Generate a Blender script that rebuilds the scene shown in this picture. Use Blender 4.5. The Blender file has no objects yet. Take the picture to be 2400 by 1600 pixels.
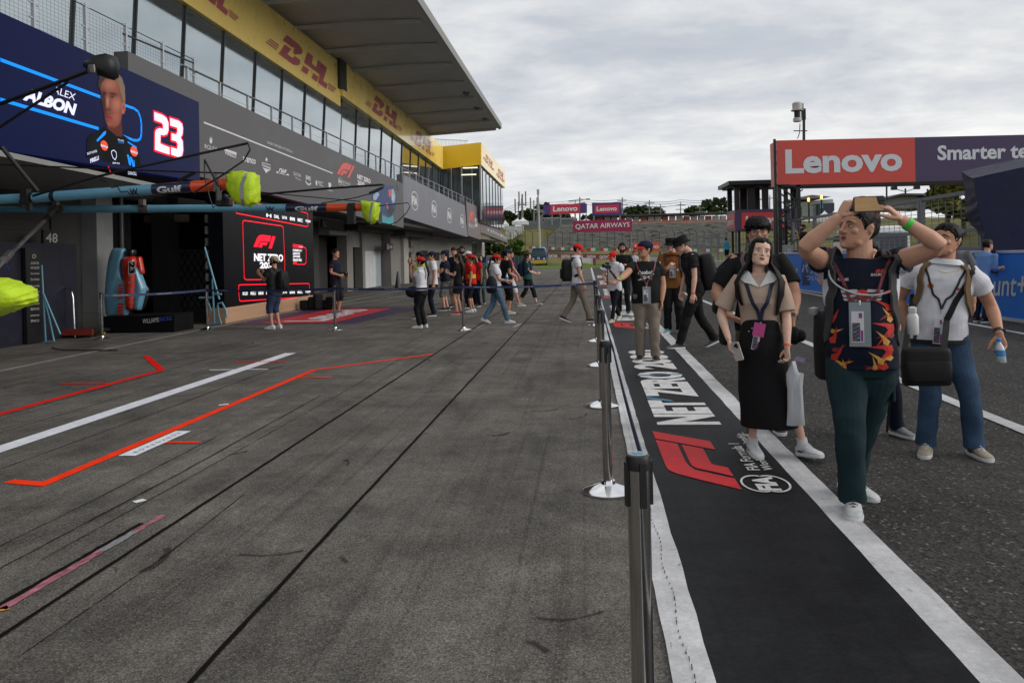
import bpy, bmesh, math, random
import numpy as np
from mathutils import Vector, Matrix, noise as mnoise
from mathutils.bvhtree import BVHTree
from mathutils.geometry import tessellate_polygon
random.seed(7); np.random.seed(7)
S = bpy.context.scene
COL = S.collection
R = math.radians
# ------------------------------------------------------------------ camera
F = 1867.0; CAMZ = 1.57; YAW = math.atan(178/F); ROLL = R(1.25); U0, V0 = 1200.0, 600.0
FW = np.array([-math.sin(YAW), math.cos(YAW), 0.0]); RT = np.array([math.cos(YAW), math.sin(YAW), 0.0]); UP = np.array([0, 0, 1.0])
CAMP = np.array([0, 0, CAMZ])
cd = bpy.data.cameras.new('camera'); cam = bpy.data.objects.new('camera', cd); COL.objects.link(cam)
cd.sensor_width = 36.0; cd.sensor_fit = 'HORIZONTAL'; cd.lens = F/2400*36; cd.shift_y = -200/2400
cd.clip_start = 0.05; cd.clip_end = 4000
_c, _s = math.cos(ROLL), math.sin(ROLL)
_x = RT*_c-UP*_s; _y = RT*_s+UP*_c; _z = -FW
cam.matrix_world = Matrix(((_x[0], _y[0], _z[0], 0), (_x[1], _y[1], _z[1], 0), (_x[2], _y[2], _z[2], CAMZ), (0, 0, 0, 1)))
S.camera = cam
S.view_settings.view_transform = 'Standard'; S.view_settings.look = 'None'; S.view_settings.exposure = 0.2; S.view_settings.gamma = 1.0
S.view_settings.use_curve_mapping = False
# ------------------------------------------------------------------ sky and sun
W = bpy.data.worlds.new('World'); S.world = W; W.use_nodes = True
nt = W.node_tree; nt.nodes.clear()
def N(t, **kw):
    n = nt.nodes.new(t)
    for k, v in kw.items(): setattr(n, k, v)
    return n
def LK(a, b): nt.links.new(a, b)
SUN_EL, SUN_AZ = 24.0, 96.0       # azimuth from +Y towards +X
out = N('ShaderNodeOutputWorld'); bg = N('ShaderNodeBackground'); bg.inputs[1].default_value = 0.1
sky = N('ShaderNodeTexSky', sky_type='NISHITA'); sky.sun_disc = False
sky.sun_elevation = R(SUN_EL); sky.sun_rotation = R(SUN_AZ); sky.air_density = 1.0; sky.dust_density = 1.5
tc = N('ShaderNodeTexCoord'); sx = N('ShaderNodeSeparateXYZ'); LK(tc.outputs['Generated'], sx.inputs[0])
def MA(op, a, b=None):
    n = N('ShaderNodeMath', operation=op)
    for i, q in enumerate((a, b)):
        if q is None: continue
        if isinstance(q, (int, float)): n.inputs[i].default_value = q
        else: LK(q, n.inputs[i])
    return n.outputs[0]
zz = MA('ADD', MA('MAXIMUM', sx.outputs[2], 0.0), 0.16)
px_ = MA('DIVIDE', sx.outputs[0], zz); py_ = MA('DIVIDE', sx.outputs[1], zz)
cx = N('ShaderNodeCombineXYZ'); LK(px_, cx.inputs[0]); LK(py_, cx.inputs[1])
def NOI(scale, det, rough, off, dist=0.0):
    m = N('ShaderNodeMapping'); m.inputs['Location'].default_value = off; LK(cx.outputs[0], m.inputs[0])
    m.inputs['Scale'].default_value = (1.0, 1.25, 1)
    n = N('ShaderNodeTexNoise'); n.inputs['Scale'].default_value = scale; n.inputs['Detail'].default_value = det
    n.inputs['Roughness'].default_value = rough; n.inputs['Distortion'].default_value = dist; LK(m.outputs[0], n.inputs['Vector']); return n.outputs[0]
big = NOI(0.75, 4, 0.5, (3.1, 1.7, 0), 0.35); det = NOI(2.2, 7, 0.55, (0.4, 8.2, 0), 0.3); fine = NOI(8, 6, 0.6, (5, 2, 0))
dens = MA('ADD', MA('ADD', MA('MULTIPLY', big, 0.42), MA('MULTIPLY', det, 0.44)), MA('MULTIPLY', fine, 0.14))
cr = N('ShaderNodeValToRGB'); LK(dens, cr.inputs[0])
e = cr.color_ramp.elements
e[0].position = 0.40; e[0].color = (5.2, 5.5, 5.95, 1); e[1].position = 0.62; e[1].color = (8.6, 8.55, 8.4, 1)
q = e.new(0.465); q.color = (6.0, 6.2, 6.5, 1); q = e.new(0.53); q.color = (7.0, 7.1, 7.2, 1)
# a paler band low over the horizon
hz = N('ShaderNodeMapRange'); hz.inputs[1].default_value = 0.0; hz.inputs[2].default_value = 0.2; hz.inputs[3].default_value = 0.35; hz.inputs[4].default_value = 0.0
LK(sx.outputs[2], hz.inputs[0])
mxh = N('ShaderNodeMix', data_type='RGBA'); LK(hz.outputs[0], mxh.inputs[0]); LK(cr.outputs[0], mxh.inputs[6]); mxh.inputs[7].default_value = (7.0, 7.2, 7.5, 1)
cov = N('ShaderNodeMapRange'); cov.inputs[1].default_value = 0.30; cov.inputs[2].default_value = 0.42; cov.inputs[3].default_value = 0.72; cov.inputs[4].default_value = 1.0
LK(dens, cov.inputs[0])
mx = N('ShaderNodeMix', data_type='RGBA'); LK(cov.outputs[0], mx.inputs[0]); LK(sky.outputs[0], mx.inputs[6]); LK(mxh.outputs[2], mx.inputs[7])
LK(mx.outputs[2], bg.inputs[0]); LK(bg.outputs[0], out.inputs[0])
sl = bpy.data.lights.new('sun', 'SUN'); sl.energy = 1.5; sl.angle = R(40); sl.color = (1.0, 0.95, 0.88)
so = bpy.data.objects.new('sun', sl); COL.objects.link(so); so.location = (20, 20, 40)
_d = Vector((math.sin(R(SUN_AZ))*math.cos(R(SUN_EL)), math.cos(R(SUN_AZ))*math.cos(R(SUN_EL)), math.sin(R(SUN_EL))))
so.rotation_euler = _d.to_track_quat('Z', 'Y').to_euler()
# ------------------------------------------------------------------ helpers
def V(*a): return np.array(a, float)
def ray(px, py):
    u = (px-U0)/F; v = -(py-V0)/F
    return FW+RT*(u*_c+v*_s)+UP*(-u*_s+v*_c)
def G(px, py, z=0.0):                       # point of the ground seen at a pixel of the 2400 x 1600 photograph
    d = ray(px, py); return CAMP+d*((z-CAMZ)/d[2])
def PX(px, py, X): d = ray(px, py); return CAMP+d*(X/d[0])
def PY(px, py, Y): d = ray(px, py); return CAMP+d*(Y/d[1])
def Zc(z0, s, x0, y0): return lambda x, y: (x0+x/s, y0+y/s)
def lin(c): return c/12.92 if c <= 0.04045 else ((c+0.055)/1.055)**2.4
def C(h, k=1.0): return tuple(min(1, lin(int(h[i:i+2], 16)/255)*k) for i in (1, 3, 5))
_M = {}
def M(name, col=None, rough=0.6, metal=0.0, var=0.12, vs=3.0, bump=0.0, bs=60.0, emit=0.0, spec=0.5, coat=0.0, stretch=None, ior=None, trans=0.0, alpha=1.0, rv=0.1, sheen=0.0, bd=0.02):
    if name in _M: return _M[name]
    if isinstance(col, str): col = C(col)
    m = bpy.data.materials.new(name); m.use_nodes = True; t = m.node_tree; b = t.nodes['Principled BSDF']
    b.inputs['Roughness'].default_value = rough; b.inputs['Metallic'].default_value = metal; b.inputs['Specular IOR Level'].default_value = spec
    b.inputs['Coat Weight'].default_value = coat; b.inputs['Transmission Weight'].default_value = trans; b.inputs['Alpha'].default_value = alpha
    b.inputs['Sheen Weight'].default_value = sheen
    if ior: b.inputs['IOR'].default_value = ior
    c4 = (*col, 1)
    b.inputs['Base Color'].default_value = c4
    co = t.nodes.new('ShaderNodeTexCoord'); mp = t.nodes.new('ShaderNodeMapping'); t.links.new(co.outputs['Object'], mp.inputs[0])
    if stretch: mp.inputs['Scale'].default_value = stretch
    if var > 0:
        n = t.nodes.new('ShaderNodeTexNoise'); n.inputs['Scale'].default_value = vs; n.inputs['Detail'].default_value = 6; n.inputs['Roughness'].default_value = 0.62
        t.links.new(mp.outputs[0], n.inputs['Vector'])
        mr = t.nodes.new('ShaderNodeMapRange'); mr.inputs[1].default_value = 0.3; mr.inputs[2].default_value = 0.7; mr.inputs[3].default_value = 1-var; mr.inputs[4].default_value = 1+var
        t.links.new(n.outputs[0], mr.inputs[0])
        mu = t.nodes.new('ShaderNodeMix'); mu.data_type = 'RGBA'; mu.blend_type = 'MULTIPLY'; mu.inputs[0].default_value = 1; mu.inputs[6].default_value = c4
        t.links.new(mr.outputs[0], mu.inputs[7]); t.links.new(mu.outputs[2], b.inputs['Base Color'])
        if rv > 0:
            m2 = t.nodes.new('ShaderNodeMapRange'); m2.inputs[1].default_value = 0.3; m2.inputs[2].default_value = 0.7; m2.inputs[3].default_value = max(0.02, rough-rv); m2.inputs[4].default_value = min(1, rough+rv)
            t.links.new(n.outputs[0], m2.inputs[0]); t.links.new(m2.outputs[0], b.inputs['Roughness'])
        if emit: t.links.new(mu.outputs[2], b.inputs['Emission Color'])
    if emit:
        b.inputs['Emission Color'].default_value = c4; b.inputs['Emission Strength'].default_value = emit
    if bump > 0:
        n2 = t.nodes.new('ShaderNodeTexNoise'); n2.inputs['Scale'].default_value = bs; n2.inputs['Detail'].default_value = 4
        t.links.new(mp.outputs[0], n2.inputs['Vector'])
        bp = t.nodes.new('ShaderNodeBump'); bp.inputs['Strength'].default_value = bump; bp.inputs['Distance'].default_value = bd
        t.links.new(n2.outputs[0], bp.inputs['Height']); t.links.new(bp.outputs[0], b.inputs['Normal'])
    _M[name] = m; return m
OFF = {}
def off(o): return OFF.get(o.name, np.zeros(3)) if o else np.zeros(3)
def tag(o, label=None, cat=None, group=None, kind=None):
    if label: o['label'] = label
    if cat: o['category'] = cat
    if group: o['group'] = group
    if kind: o['kind'] = kind
    return o
def empty(name, loc, label=None, cat=None, group=None):
    o = bpy.data.objects.new(name, None); COL.objects.link(o); o.location = tuple(map(float, loc)); o.empty_display_size = 0.1
    OFF[o.name] = np.array(loc, float); return tag(o, label, cat, group)
def children(o): return [c for c in bpy.data.objects if c.parent == o]
def copytree(o, loc=None, rz=None, parent=None):
    c = o.copy(); COL.objects.link(c); c.parent = parent
    if loc is not None: c.location = tuple(map(float, loc))
    if rz is not None: c.rotation_euler = (0, 0, rz)
    for ch in KIDS.get(o.name, []): copytree(ch, parent=c)
    return c
KIDS = {}
class Fr:
    """a flat frame: origin, reading direction, up direction"""
    def __init__(s, o, ex, ey): s.o = V(*o); s.ex = V(*ex); s.ey = V(*ey); n = np.cross(s.ex, s.ey); s.n = n/np.linalg.norm(n)
    def p(s, u, v, d=0.0): return s.o+s.ex*u+s.ey*v+s.n*d
_T = {}
def T2(txt, bold=0.0, shear=0.0, sp=1.0):
    k = (txt, bold, shear, sp)
    if k in _T: return _T[k]
    cu = bpy.data.curves.new('t', 'FONT'); cu.body = txt; cu.size = 1; cu.shear = shear; cu.offset = bold; cu.space_character = sp; cu.resolution_u = 3; cu.fill_mode = 'FRONT'
    o = bpy.data.objects.new('t', cu); COL.objects.link(o); dg = bpy.context.evaluated_depsgraph_get()
    me = bpy.data.meshes.new_from_object(o.evaluated_get(dg)); n = len(me.vertices); co = np.zeros(n*3); me.vertices.foreach_get('co', co); co = co.reshape(-1, 3)[:, :2]
    fs = [tuple(p.vertices) for p in me.polygons]
    bpy.data.objects.remove(o); bpy.data.curves.remove(cu); bpy.data.meshes.remove(me)
    mn, mxx = co.min(0), co.max(0); asp = (mxx[0]-mn[0])/(mxx[1]-mn[1]); co = (co-mn)/(mxx-mn)
    _T[k] = (co, fs, asp); return _T[k]
def norm(v): v = np.asarray(v, float); return v/(np.linalg.norm(v)+1e-12)
def perp(d):
    a = V(0, 0, 1) if abs(d[2]) < 0.9 else V(1, 0, 0)
    x = norm(np.cross(a, d)); return x, np.cross(d, x)
def subdiv(vs, fs, n=2):
    vs = [tuple(v) for v in vs]; T = []
    for f in fs:
        for i in range(1, len(f)-1): T.append((f[0], f[i], f[i+1]))
    for _ in range(n):
        nt_, cache = [], {}
        def mid(i, j):
            kk = (min(i, j), max(i, j))
            if kk not in cache: vs.append(((vs[i][0]+vs[j][0])/2, (vs[i][1]+vs[j][1])/2)); cache[kk] = len(vs)-1
            return cache[kk]
        for a, b, d in T: ab, bd, da = mid(a, b), mid(b, d), mid(d, a); nt_ += [(a, ab, da), (ab, b, bd), (da, bd, d), (ab, bd, da)]
        T = nt_
    return vs, T
class MB:
    def __init__(s): s.v = []; s.f = []; s.m = []; s.n = 0
    def add(s, vs, fs, m=0):
        vs = np.asarray(vs, float).reshape(-1, 3); b = s.n; s.v.append(vs); s.n += len(vs)
        for f in fs: s.f.append(tuple(i+b for i in f)); s.m.append(m)
        return s
    def hexa(s, p, m=0): return s.add(p, [(0, 3, 2, 1), (4, 5, 6, 7), (0, 1, 5, 4), (1, 2, 6, 5), (2, 3, 7, 6), (3, 0, 4, 7)], m)
    def box(s, x0, x1, y0, y1, z0, z1, m=0): return s.hexa([(x0, y0, z0), (x1, y0, z0), (x1, y1, z0), (x0, y1, z0), (x0, y0, z1), (x1, y0, z1), (x1, y1, z1), (x0, y1, z1)], m)
    def fbox(s, fr, u0, u1, v0, v1, d0, d1, m=0): return s.hexa([fr.p(u0, v0, d0), fr.p(u1, v0, d0), fr.p(u1, v1, d0), fr.p(u0, v1, d0), fr.p(u0, v0, d1), fr.p(u1, v0, d1), fr.p(u1, v1, d1), fr.p(u0, v1, d1)], m)
    def obox(s, c, sx, sy, sz, rot=None, m=0):
        q = np.array([(a, b, d) for d in (-.5, .5) for a, b in ((-.5, -.5), (.5, -.5), (.5, .5), (-.5, .5))])*V(sx, sy, sz)
        if rot is not None: q = q @ np.array(rot).T
        return s.hexa(q+V(*c), m)
    def quad(s, a, b, c, d, m=0): return s.add([a, b, c, d], [(0, 1, 2, 3)], m)
    def beam(s, a, b, w, h=None, m=0, upv=(0, 0, 1)):
        a, b = V(*a), V(*b); d = norm(b-a); u = V(*upv)
        if abs(d @ u) > 0.95: u = V(1, 0, 0)
        x = norm(np.cross(d, u)); y = np.cross(x, d); h = h or w; x = x*w/2; y = y*h/2
        return s.hexa([a-x-y, a+x-y, a+x+y, a-x+y, b-x-y, b+x-y, b+x+y, b-x+y], m)
    def loft(s, rings, m=0, cap=True, closed=True):
        k = len(rings[0]); vs = np.concatenate([np.asarray(r, float) for r in rings]); fs = []
        for i in range(len(rings)-1):
            for j in range(k if closed else k-1):
                j2 = (j+1) % k; fs.append((i*k+j, i*k+j2, (i+1)*k+j2, (i+1)*k+j))
        if cap: fs.append(tuple(range(k))[::-1]); fs.append(tuple((len(rings)-1)*k+j for j in range(k)))
        return s.add(vs, fs, m)
    def tube(s, pts, r, n=8, m=0, cap=True):
        pts = [V(*p) for p in pts]; rr = r if isinstance(r, (list, tuple)) else [r]*len(pts); rings = []; x = None
        for i, p in enumerate(pts):
            d = norm(pts[min(i+1, len(pts)-1)]-pts[max(i-1, 0)])
            if x is None: x, y = perp(d)
            else: x = norm(x-d*(x @ d)); y = np.cross(d, x)
            rings.append([p+(x*math.cos(a)+y*math.sin(a))*rr[i] for a in np.linspace(0, 2*math.pi, n, endpoint=False)])
        return s.loft(rings, m, cap)
    def lathe(s, c, prof, n=16, m=0, axis=(0, 0, 1), cap=True):
        ax = norm(axis); x, y = perp(ax) if abs(ax[2]) < 0.99 else (V(1, 0, 0), V(0, 1, 0)*np.sign(ax[2]))
        return s.loft([[V(*c)+ax*h+(x*math.cos(a)+y*math.sin(a))*max(r, 1e-4) for a in np.linspace(0, 2*math.pi, n, endpoint=False)] for r, h in prof], m, cap)
    def ell(s, c, rx, ry, rz, m=0, n=12, k=8, rot=None):
        rings = []
        for i in range(k+1):
            t = -math.pi/2+math.pi*i/k; r = max(math.cos(t), 0.02)
            q = np.array([(rx*r*math.cos(a), ry*r*math.sin(a), rz*math.sin(t)) for a in np.linspace(0, 2*math.pi, n, endpoint=False)])
            if rot is not None: q = q @ np.array(rot).T
            rings.append(q+V(*c))
        return s.loft(rings, m)
    def poly(s, pts, m=0, thick=None, nrm=None):
        """flat concave polygon from 3d points (list of loops allowed)"""
        loops = pts if isinstance(pts[0][0], (list, tuple, np.ndarray)) else [pts]
        L = [[Vector(tuple(map(float, p))) for p in l] for l in loops]; tri = tessellate_polygon(L)
        vs = [p for l in L for p in l]
        if nrm is not None and len(tri):
            a, b, c = (vs[i] for i in tri[0])
            if (b-a).cross(c-a).dot(Vector(tuple(nrm))) < 0: tri = [t[::-1] for t in tri]
        return s.add([tuple(p) for p in vs], tri, m)
    def fpoly(s, fr, pts, m=0, d=0.0):
        loops = pts if isinstance(pts[0][0], (list, tuple)) else [pts]
        return s.poly([[fr.p(u, v, d) for u, v in l] for l in loops], m, nrm=fr.n)
    def prism(s, fr, pts, d0, d1, m=0):
        s.fpoly(fr, pts, m, d1); s.fpoly(fr, pts[::-1], m, d0); n = len(pts)
        a = [fr.p(u, v, d0) for u, v in pts]; b = [fr.p(u, v, d1) for u, v in pts]
        return s.add(a+b, [(i, (i+1) % n, n+(i+1) % n, n+i) for i in range(n)], m)
    def text(s, fr, txt, u, v, w, h, m=0, d=0.004, bold=0.0, shear=0.0, sp=1.0, fn=None):
        co, fs, asp = T2(txt, bold, shear, sp)
        if w is None: w = h*asp
        if h is None: h = w/asp
        if fr.n @ np.cross(fr.ex, fr.ey) < 0: fs = [f[::-1] for f in fs]
        return s.add([(fn(u+a*w, v+b*h) if fn else fr.p(u+a*w, v+b*h, d)) for a, b in co], fs, m)
    def strip(s, pts, w, m=0, jit=0.0, step=None):
        """flat ribbon on the ground along xy points (z kept)"""
        P = [V(*p) for p in pts]
        if step:
            Q = []
            for a, b in zip(P[:-1], P[1:]):
                k = max(1, int(np.linalg.norm(b-a)/step)); Q += [a+(b-a)*i/k for i in range(k)]
            P = Q+[P[-1]]
        l, r = [], []
        for i, p in enumerate(P):
            d0 = norm(P[i]-P[i-1]) if i > 0 else None; d1 = norm(P[i+1]-P[i]) if i < len(P)-1 else None
            d = d1 if d0 is None else d0 if d1 is None else norm(d0+d1); k = 1 if d0 is None or d1 is None else 1/max(0.5, math.sqrt((1+d0 @ d1)/2))
            n = V(-d[1], d[0], 0)*w/2*k
            l.append(p+n*(1+random.uniform(-jit, jit))); r.append(p-n*(1+random.uniform(-jit, jit)))
        k = len(P); return s.add(l+r, [(i, k+i, k+i+1, i+1) for i in range(k-1)], m)
    def mesh(s, name, mats, o=np.zeros(3)):
        me = bpy.data.meshes.new(name); vs = np.concatenate(s.v)-o; me.from_pydata(vs.tolist(), [], s.f)
        for mm in (mats if isinstance(mats, (list, tuple)) else [mats]): me.materials.append(mm)
        me.polygons.foreach_set('material_index', s.m); return me
    def obj(s, name, mats, parent=None, smooth=None, bevel=0.0, label=None, cat=None, group=None, kind=None, at=None, fixn=False):
        o0 = off(parent) if parent else (V(*at) if at is not None else np.zeros(3))
        me = s.mesh(name, mats, o0)
        if fixn:
            bm = bmesh.new(); bm.from_mesh(me); bmesh.ops.recalc_face_normals(bm, faces=bm.faces); bm.to_mesh(me); bm.free()
        if smooth is not None:
            me.polygons.foreach_set('use_smooth', [True]*len(me.polygons)); me.set_sharp_from_angle(angle=R(smooth))
        return link(name, me, parent, o0, bevel, label, cat, group, kind)
def link(name, me, parent=None, o0=np.zeros(3), bevel=0.0, label=None, cat=None, group=None, kind=None):
    o = bpy.data.objects.new(name, me); COL.objects.link(o)
    if parent: o.parent = parent; KIDS.setdefault(parent.name, []).append(o)
    else: o.location = tuple(o0)
    OFF[o.name] = np.array(o0, float)
    if bevel:
        b = o.modifiers.new('bevel', 'BEVEL'); b.width = bevel; b.segments = 2; b.limit_method = 'ANGLE'; b.angle_limit = R(40)
    return tag(o, label, cat, group, kind)
def tq(mb, pl, txt, LL, LR, UL, m=0, bold=0.0, shear=0.0, sp=1.0, d=0.006):
    """lettering on a plane pl(px,py)->3d, given where its lower-left, lower-right and upper-left corners stand"""
    a, b, c = pl(*LL), pl(*LR), pl(*UL); fr = Fr(a, b-a, c-a); fr.o = fr.o+fr.n*d
    mb.text(fr, txt, 0, 0, 1, 1, m, 0, bold, shear, sp)
def pq(mb, pl, pts, m=0, d=0.005, nrm=(1, 0, 0)):
    n = V(*nrm); loops = pts if isinstance(pts[0][0], (list, tuple)) else [pts]
    mb.poly([[pl(*p)+n*d for p in l] for l in loops], m, nrm=nrm)
def lq(mb, pl, pts, w, m=0, d=0.006, nrm=(1, 0, 0)):
    """line of width w along points of a plane"""
    n = V(*nrm); P = [pl(*p)+n*d for p in pts]
    for a, b in zip(P[:-1], P[1:]):
        t = norm(b-a); q = np.cross(n, t)*w/2; e = t*w*0.3
        mb.quad(a-e-q, b+e-q, b+e+q, a-e+q, m)
# ------------------------------------------------------------------ ground
def ground_mat(name, base, dark, grain=140.0, gk=0.35, patch=0.35, streak=0.25, speck=None, bump=0.25, rough=0.85, sk=1.0):
    m = bpy.data.materials.new(name); m.use_nodes = True; t = m.node_tree; b = t.nodes['Principled BSDF']
    b.inputs['Roughness'].default_value = rough; b.inputs['Specular IOR Level'].default_value = 0.12
    co = t.nodes.new('ShaderNodeTexCoord')
    def noi(sc, det, scale3=(1, 1, 1), ro=0.6, dist=0.0):
        mp = t.nodes.new('ShaderNodeMapping'); mp.inputs['Scale'].default_value = scale3; t.links.new(co.outputs['Object'], mp.inputs[0])
        n = t.nodes.new('ShaderNodeTexNoise'); n.inputs['Scale'].default_value = sc; n.inputs['Detail'].default_value = det; n.inputs['Roughness'].default_value = ro; n.inputs['Distortion'].default_value = dist
        t.links.new(mp.outputs[0], n.inputs['Vector']); return n.outputs[0]
    def mr(s, a, b_, c, d):
        n = t.nodes.new('ShaderNodeMapRange'); n.inputs[1].default_value = a; n.inputs[2].default_value = b_; n.inputs[3].default_value = c; n.inputs[4].default_value = d; t.links.new(s, n.inputs[0]); return n.outputs[0]
    def mul(a, b_):
        n = t.nodes.new('ShaderNodeMath'); n.operation = 'MULTIPLY'; t.links.new(a, n.inputs[0]); t.links.new(b_, n.inputs[1]); return n.outputs[0]
    g = noi(grain, 3, ro=0.7); g1 = mr(g, 0.32, 0.68, 1-gk, 1+gk)
    md = mr(noi(5.0, 8, ro=0.7), 0.3, 0.72, 1-patch*0.8, 1+patch*0.5)
    lg = mr(noi(0.55, 6, ro=0.62, dist=0.6), 0.36, 0.66, 1-patch, 1+patch*0.45)
    stn = mr(noi(0.9, 7, (1, 0.35, 1), ro=0.7, dist=1.0), 0.52, 0.7, 1.0, 1-streak*1.6)
    st = mr(noi(1.0, 5, (5.5, 0.16, 1), ro=0.6), 0.5, 0.72, 1.0, 1-streak)
    st2 = mr(noi(1.0, 4, (16, 0.1, 1), ro=0.5, dist=0.2), 0.58, 0.7, 1.0, 1-streak*1.2)
    k = mul(mul(mul(g1, md), mul(lg, st)), mul(st2, stn))
    mix = t.nodes.new('ShaderNodeMix'); mix.data_type = 'RGBA'; mix.inputs[6].default_value = (*dark, 1); mix.inputs[7].default_value = (*base, 1)
    t.links.new(mr(noi(1.7, 5, ro=0.6), 0.35, 0.65, 0, 1), mix.inputs[0])
    mu = t.nodes.new('ShaderNodeMix'); mu.data_type = 'RGBA'; mu.blend_type = 'MULTIPLY'; mu.inputs[0].default_value = 1
    t.links.new(mix.outputs[2], mu.inputs[6]); t.links.new(k, mu.inputs[7]); col = mu.outputs[2]
    if speck:
        vo = t.nodes.new('ShaderNodeTexVoronoi'); vo.inputs['Scale'].default_value = speck; t.links.new(co.outputs['Object'], vo.inputs['Vector'])
        sp = t.nodes.new('ShaderNodeSeparateColor'); t.links.new(vo.outputs['Color'], sp.inputs[0])
        sm = t.nodes.new('ShaderNodeMix'); sm.data_type = 'RGBA'; t.links.new(mr(sp.outputs[0], 0.0, 1.0, 0.35, 1.9), sm.inputs[0]); 
        m2 = t.nodes.new('ShaderNodeMix'); m2.data_type = 'RGBA'; m2.blend_type = 'MULTIPLY'; m2.inputs[0].default_value = 1; t.links.new(col, m2.inputs[6]); t.links.new(mr(sp.outputs[0], 0.0, 1.0, 1-.55*sk, 1+.75*sk), m2.inputs[7]); col = m2.outputs[2]
        m3 = t.nodes.new('ShaderNodeMix'); m3.data_type = 'RGBA'; t.links.new(mr(sp.outputs[1], 0.965, 0.97, 0, 0.6), m3.inputs[0]); t.links.new(col, m3.inputs[6]); m3.inputs[7].default_value = (0.24, 0.22, 0.19, 1); col = m3.outputs[2]
        ht = vo.outputs['Distance']
    else: ht = g
    t.links.new(col, b.inputs['Base Color'])
    bp = t.nodes.new('ShaderNodeBump'); bp.inputs['Strength'].default_value = bump; bp.inputs['Distance'].default_value = 0.006; t.links.new(ht, bp.inputs['Height']); t.links.new(bp.outputs[0], b.inputs['Normal'])
    _M[name] = m; return m
GM = ground_mat('apron_concrete', (0.158, 0.145, 0.131), (0.112, 0.104, 0.095), 95, 0.5, 0.30, 0.24, speck=150, bump=0.35, sk=.5)
AM = ground_mat('lane_asphalt', (0.056, 0.053, 0.050), (0.043, 0.041, 0.040), 120, 0.5, 0.2, 0.12, speck=62, bump=0.6, sk=.75)
TM = ground_mat('track_asphalt', (0.075, 0.073, 0.072), (0.06, 0.06, 0.06), 60, 0.2, 0.15, 0.1, bump=0.2)
FM = ground_mat('far_ground', (0.075, 0.085, 0.035), (0.06, 0.065, 0.03), 3, 0.2, 0.3, 0.0, bump=0.1)
CM = ground_mat('black_strip_paint', (0.0165, 0.0175, 0.021), (0.0105, 0.011, 0.0135), 40, 0.25, 0.5, 0.2, bump=0.3, rough=0.6)
WP = ground_mat('white_line_paint', (0.66, 0.66, 0.68), (0.46, 0.46, 0.47), 60, 0.12, 0.2, 0.22, bump=0.15, rough=0.6)
WT = M('white_tape', (0.78, 0.80, 0.86), 0.5, var=0.12, vs=9); RTP = M('red_tape', (0.80, 0.008, 0.003), 0.6, var=0.15, vs=8, spec=.15); OTP = M('orange_tape', (0.92, 0.040, 0.005), 0.6, var=0.15, vs=8, spec=.15)
SEAM = M('tar_seam', (0.005, 0.0045, 0.004), 0.8, var=0.2, vs=30, spec=.08); FADED = M('faded_white_line', (0.27, 0.26, 0.25), 0.8, var=0.35, vs=7)
RP = M('red_ground_paint', (0.50, 0.028, 0.034), 0.65, var=0.22, vs=14, spec=.15); LWP = M('letter_white_paint', (0.58, 0.57, 0.57), 0.65, var=0.2, vs=12); LBP = M('letter_blue_paint', (0.04, 0.16, 0.26), 0.65, var=0.15)
PINK = M('pink_chalk', (0.30, 0.10, 0.135), 0.9, var=0.75, vs=26, stretch=(1, 0.5, 1)); YCH = M('yellow_chalk', (0.45, 0.42, 0.03), 0.9, var=0.6, vs=30); OCH = M('orange_chalk', (0.45, 0.17, 0.02), 0.9, var=0.6, vs=30); GCH = M('grey_chalk', (0.2, 0.2, 0.21), 0.9, var=0.4, vs=30)
def sheet(name, x0, x1, y0, y1, z, m):
    mb = MB(); mb.quad((x0, y0, z), (x1, y0, z), (x1, y1, z), (x0, y1, z)); return mb.obj(name, m, kind='structure')
sheet('ground', -420, 420, -60, 900, -0.02, FM)
sheet('pit_apron', -30, 0.28, -14, 118, -0.004, GM)
sheet('pit_lane', 0.28, 9.2, -14, 118, 0.0, AM)
sheet('race_track', 9.2, 24, -14, 132, -0.006, TM)
sheet('track_bend', -60, 40, 118, 136, -0.008, TM)
# painted strip down the middle: white borders, black field
mb = MB(); mb.quad((0.43, -10, 0.008), (1.365, -10, 0.008), (1.365, 70, 0.008), (0.43, 70, 0.008)); mb.obj('black_strip', CM, kind='structure')
for nm, x0, x1 in (('white_line', 0.275, 0.43), ('white_line', 1.365, 1.53), ('white_line', 3.56, 3.71)):
    mb = MB(); ys = np.arange(-10, 105, 0.25); a = [(x0+random.uniform(-.004, .004), y, 0.009) for y in ys]; b = [(x1+random.uniform(-.004, .004), y, 0.009) for y in ys]; k = len(ys)
    mb.add(a+b, [(i, k+i, k+i+1, i+1) for i in range(k-1)]); mb.obj(nm, WP, kind='structure')
mb = MB(); mb.strip([(7.55, 2, .008), (7.62, 16, .008), (7.8, 30, .008), (8.0, 100, .008)], 0.13); mb.obj('white_line', WP, kind='structure')
# seams, old tyre lines and the faded line before the garages
for x, w, y1 in ((-1.52, 0.024, 110), (-2.53, 0.026, 110)):
    mb = MB(); mb.strip([(x, -8, 0.001), (x, 30, .001), (x, y1, .001)], w, jit=0.22, step=0.15); mb.obj('expansion_seam', SEAM, kind='structure')
mb = MB()
for x, y0, y1, w in ((-6.22, 4, 16, 0.012), (-4.6, 5, 11.5, 0.008), (-3.1, 2.5, 9, 0.010), (-3.35, 3, 7, 0.007), (-2.95, 4, 14, 0.006), (-5.6, 6.2, 12, 0.007), (-2.32, 3, 5.2, 0.006)):
    mb.strip([(x, y0, 0.001), (x+.02, (y0+y1)/2, .001), (x-.03, y1, 0.001)], w, jit=0.6, step=0.12)
mb.obj('hairline_cracks', SEAM, kind='structure')
mb = MB(); mb.strip([(-8.72, 4, .001), (-9.1, 18, .001), (-9.15, 80, .001)], 0.11, jit=0.06, step=0.5)
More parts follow.
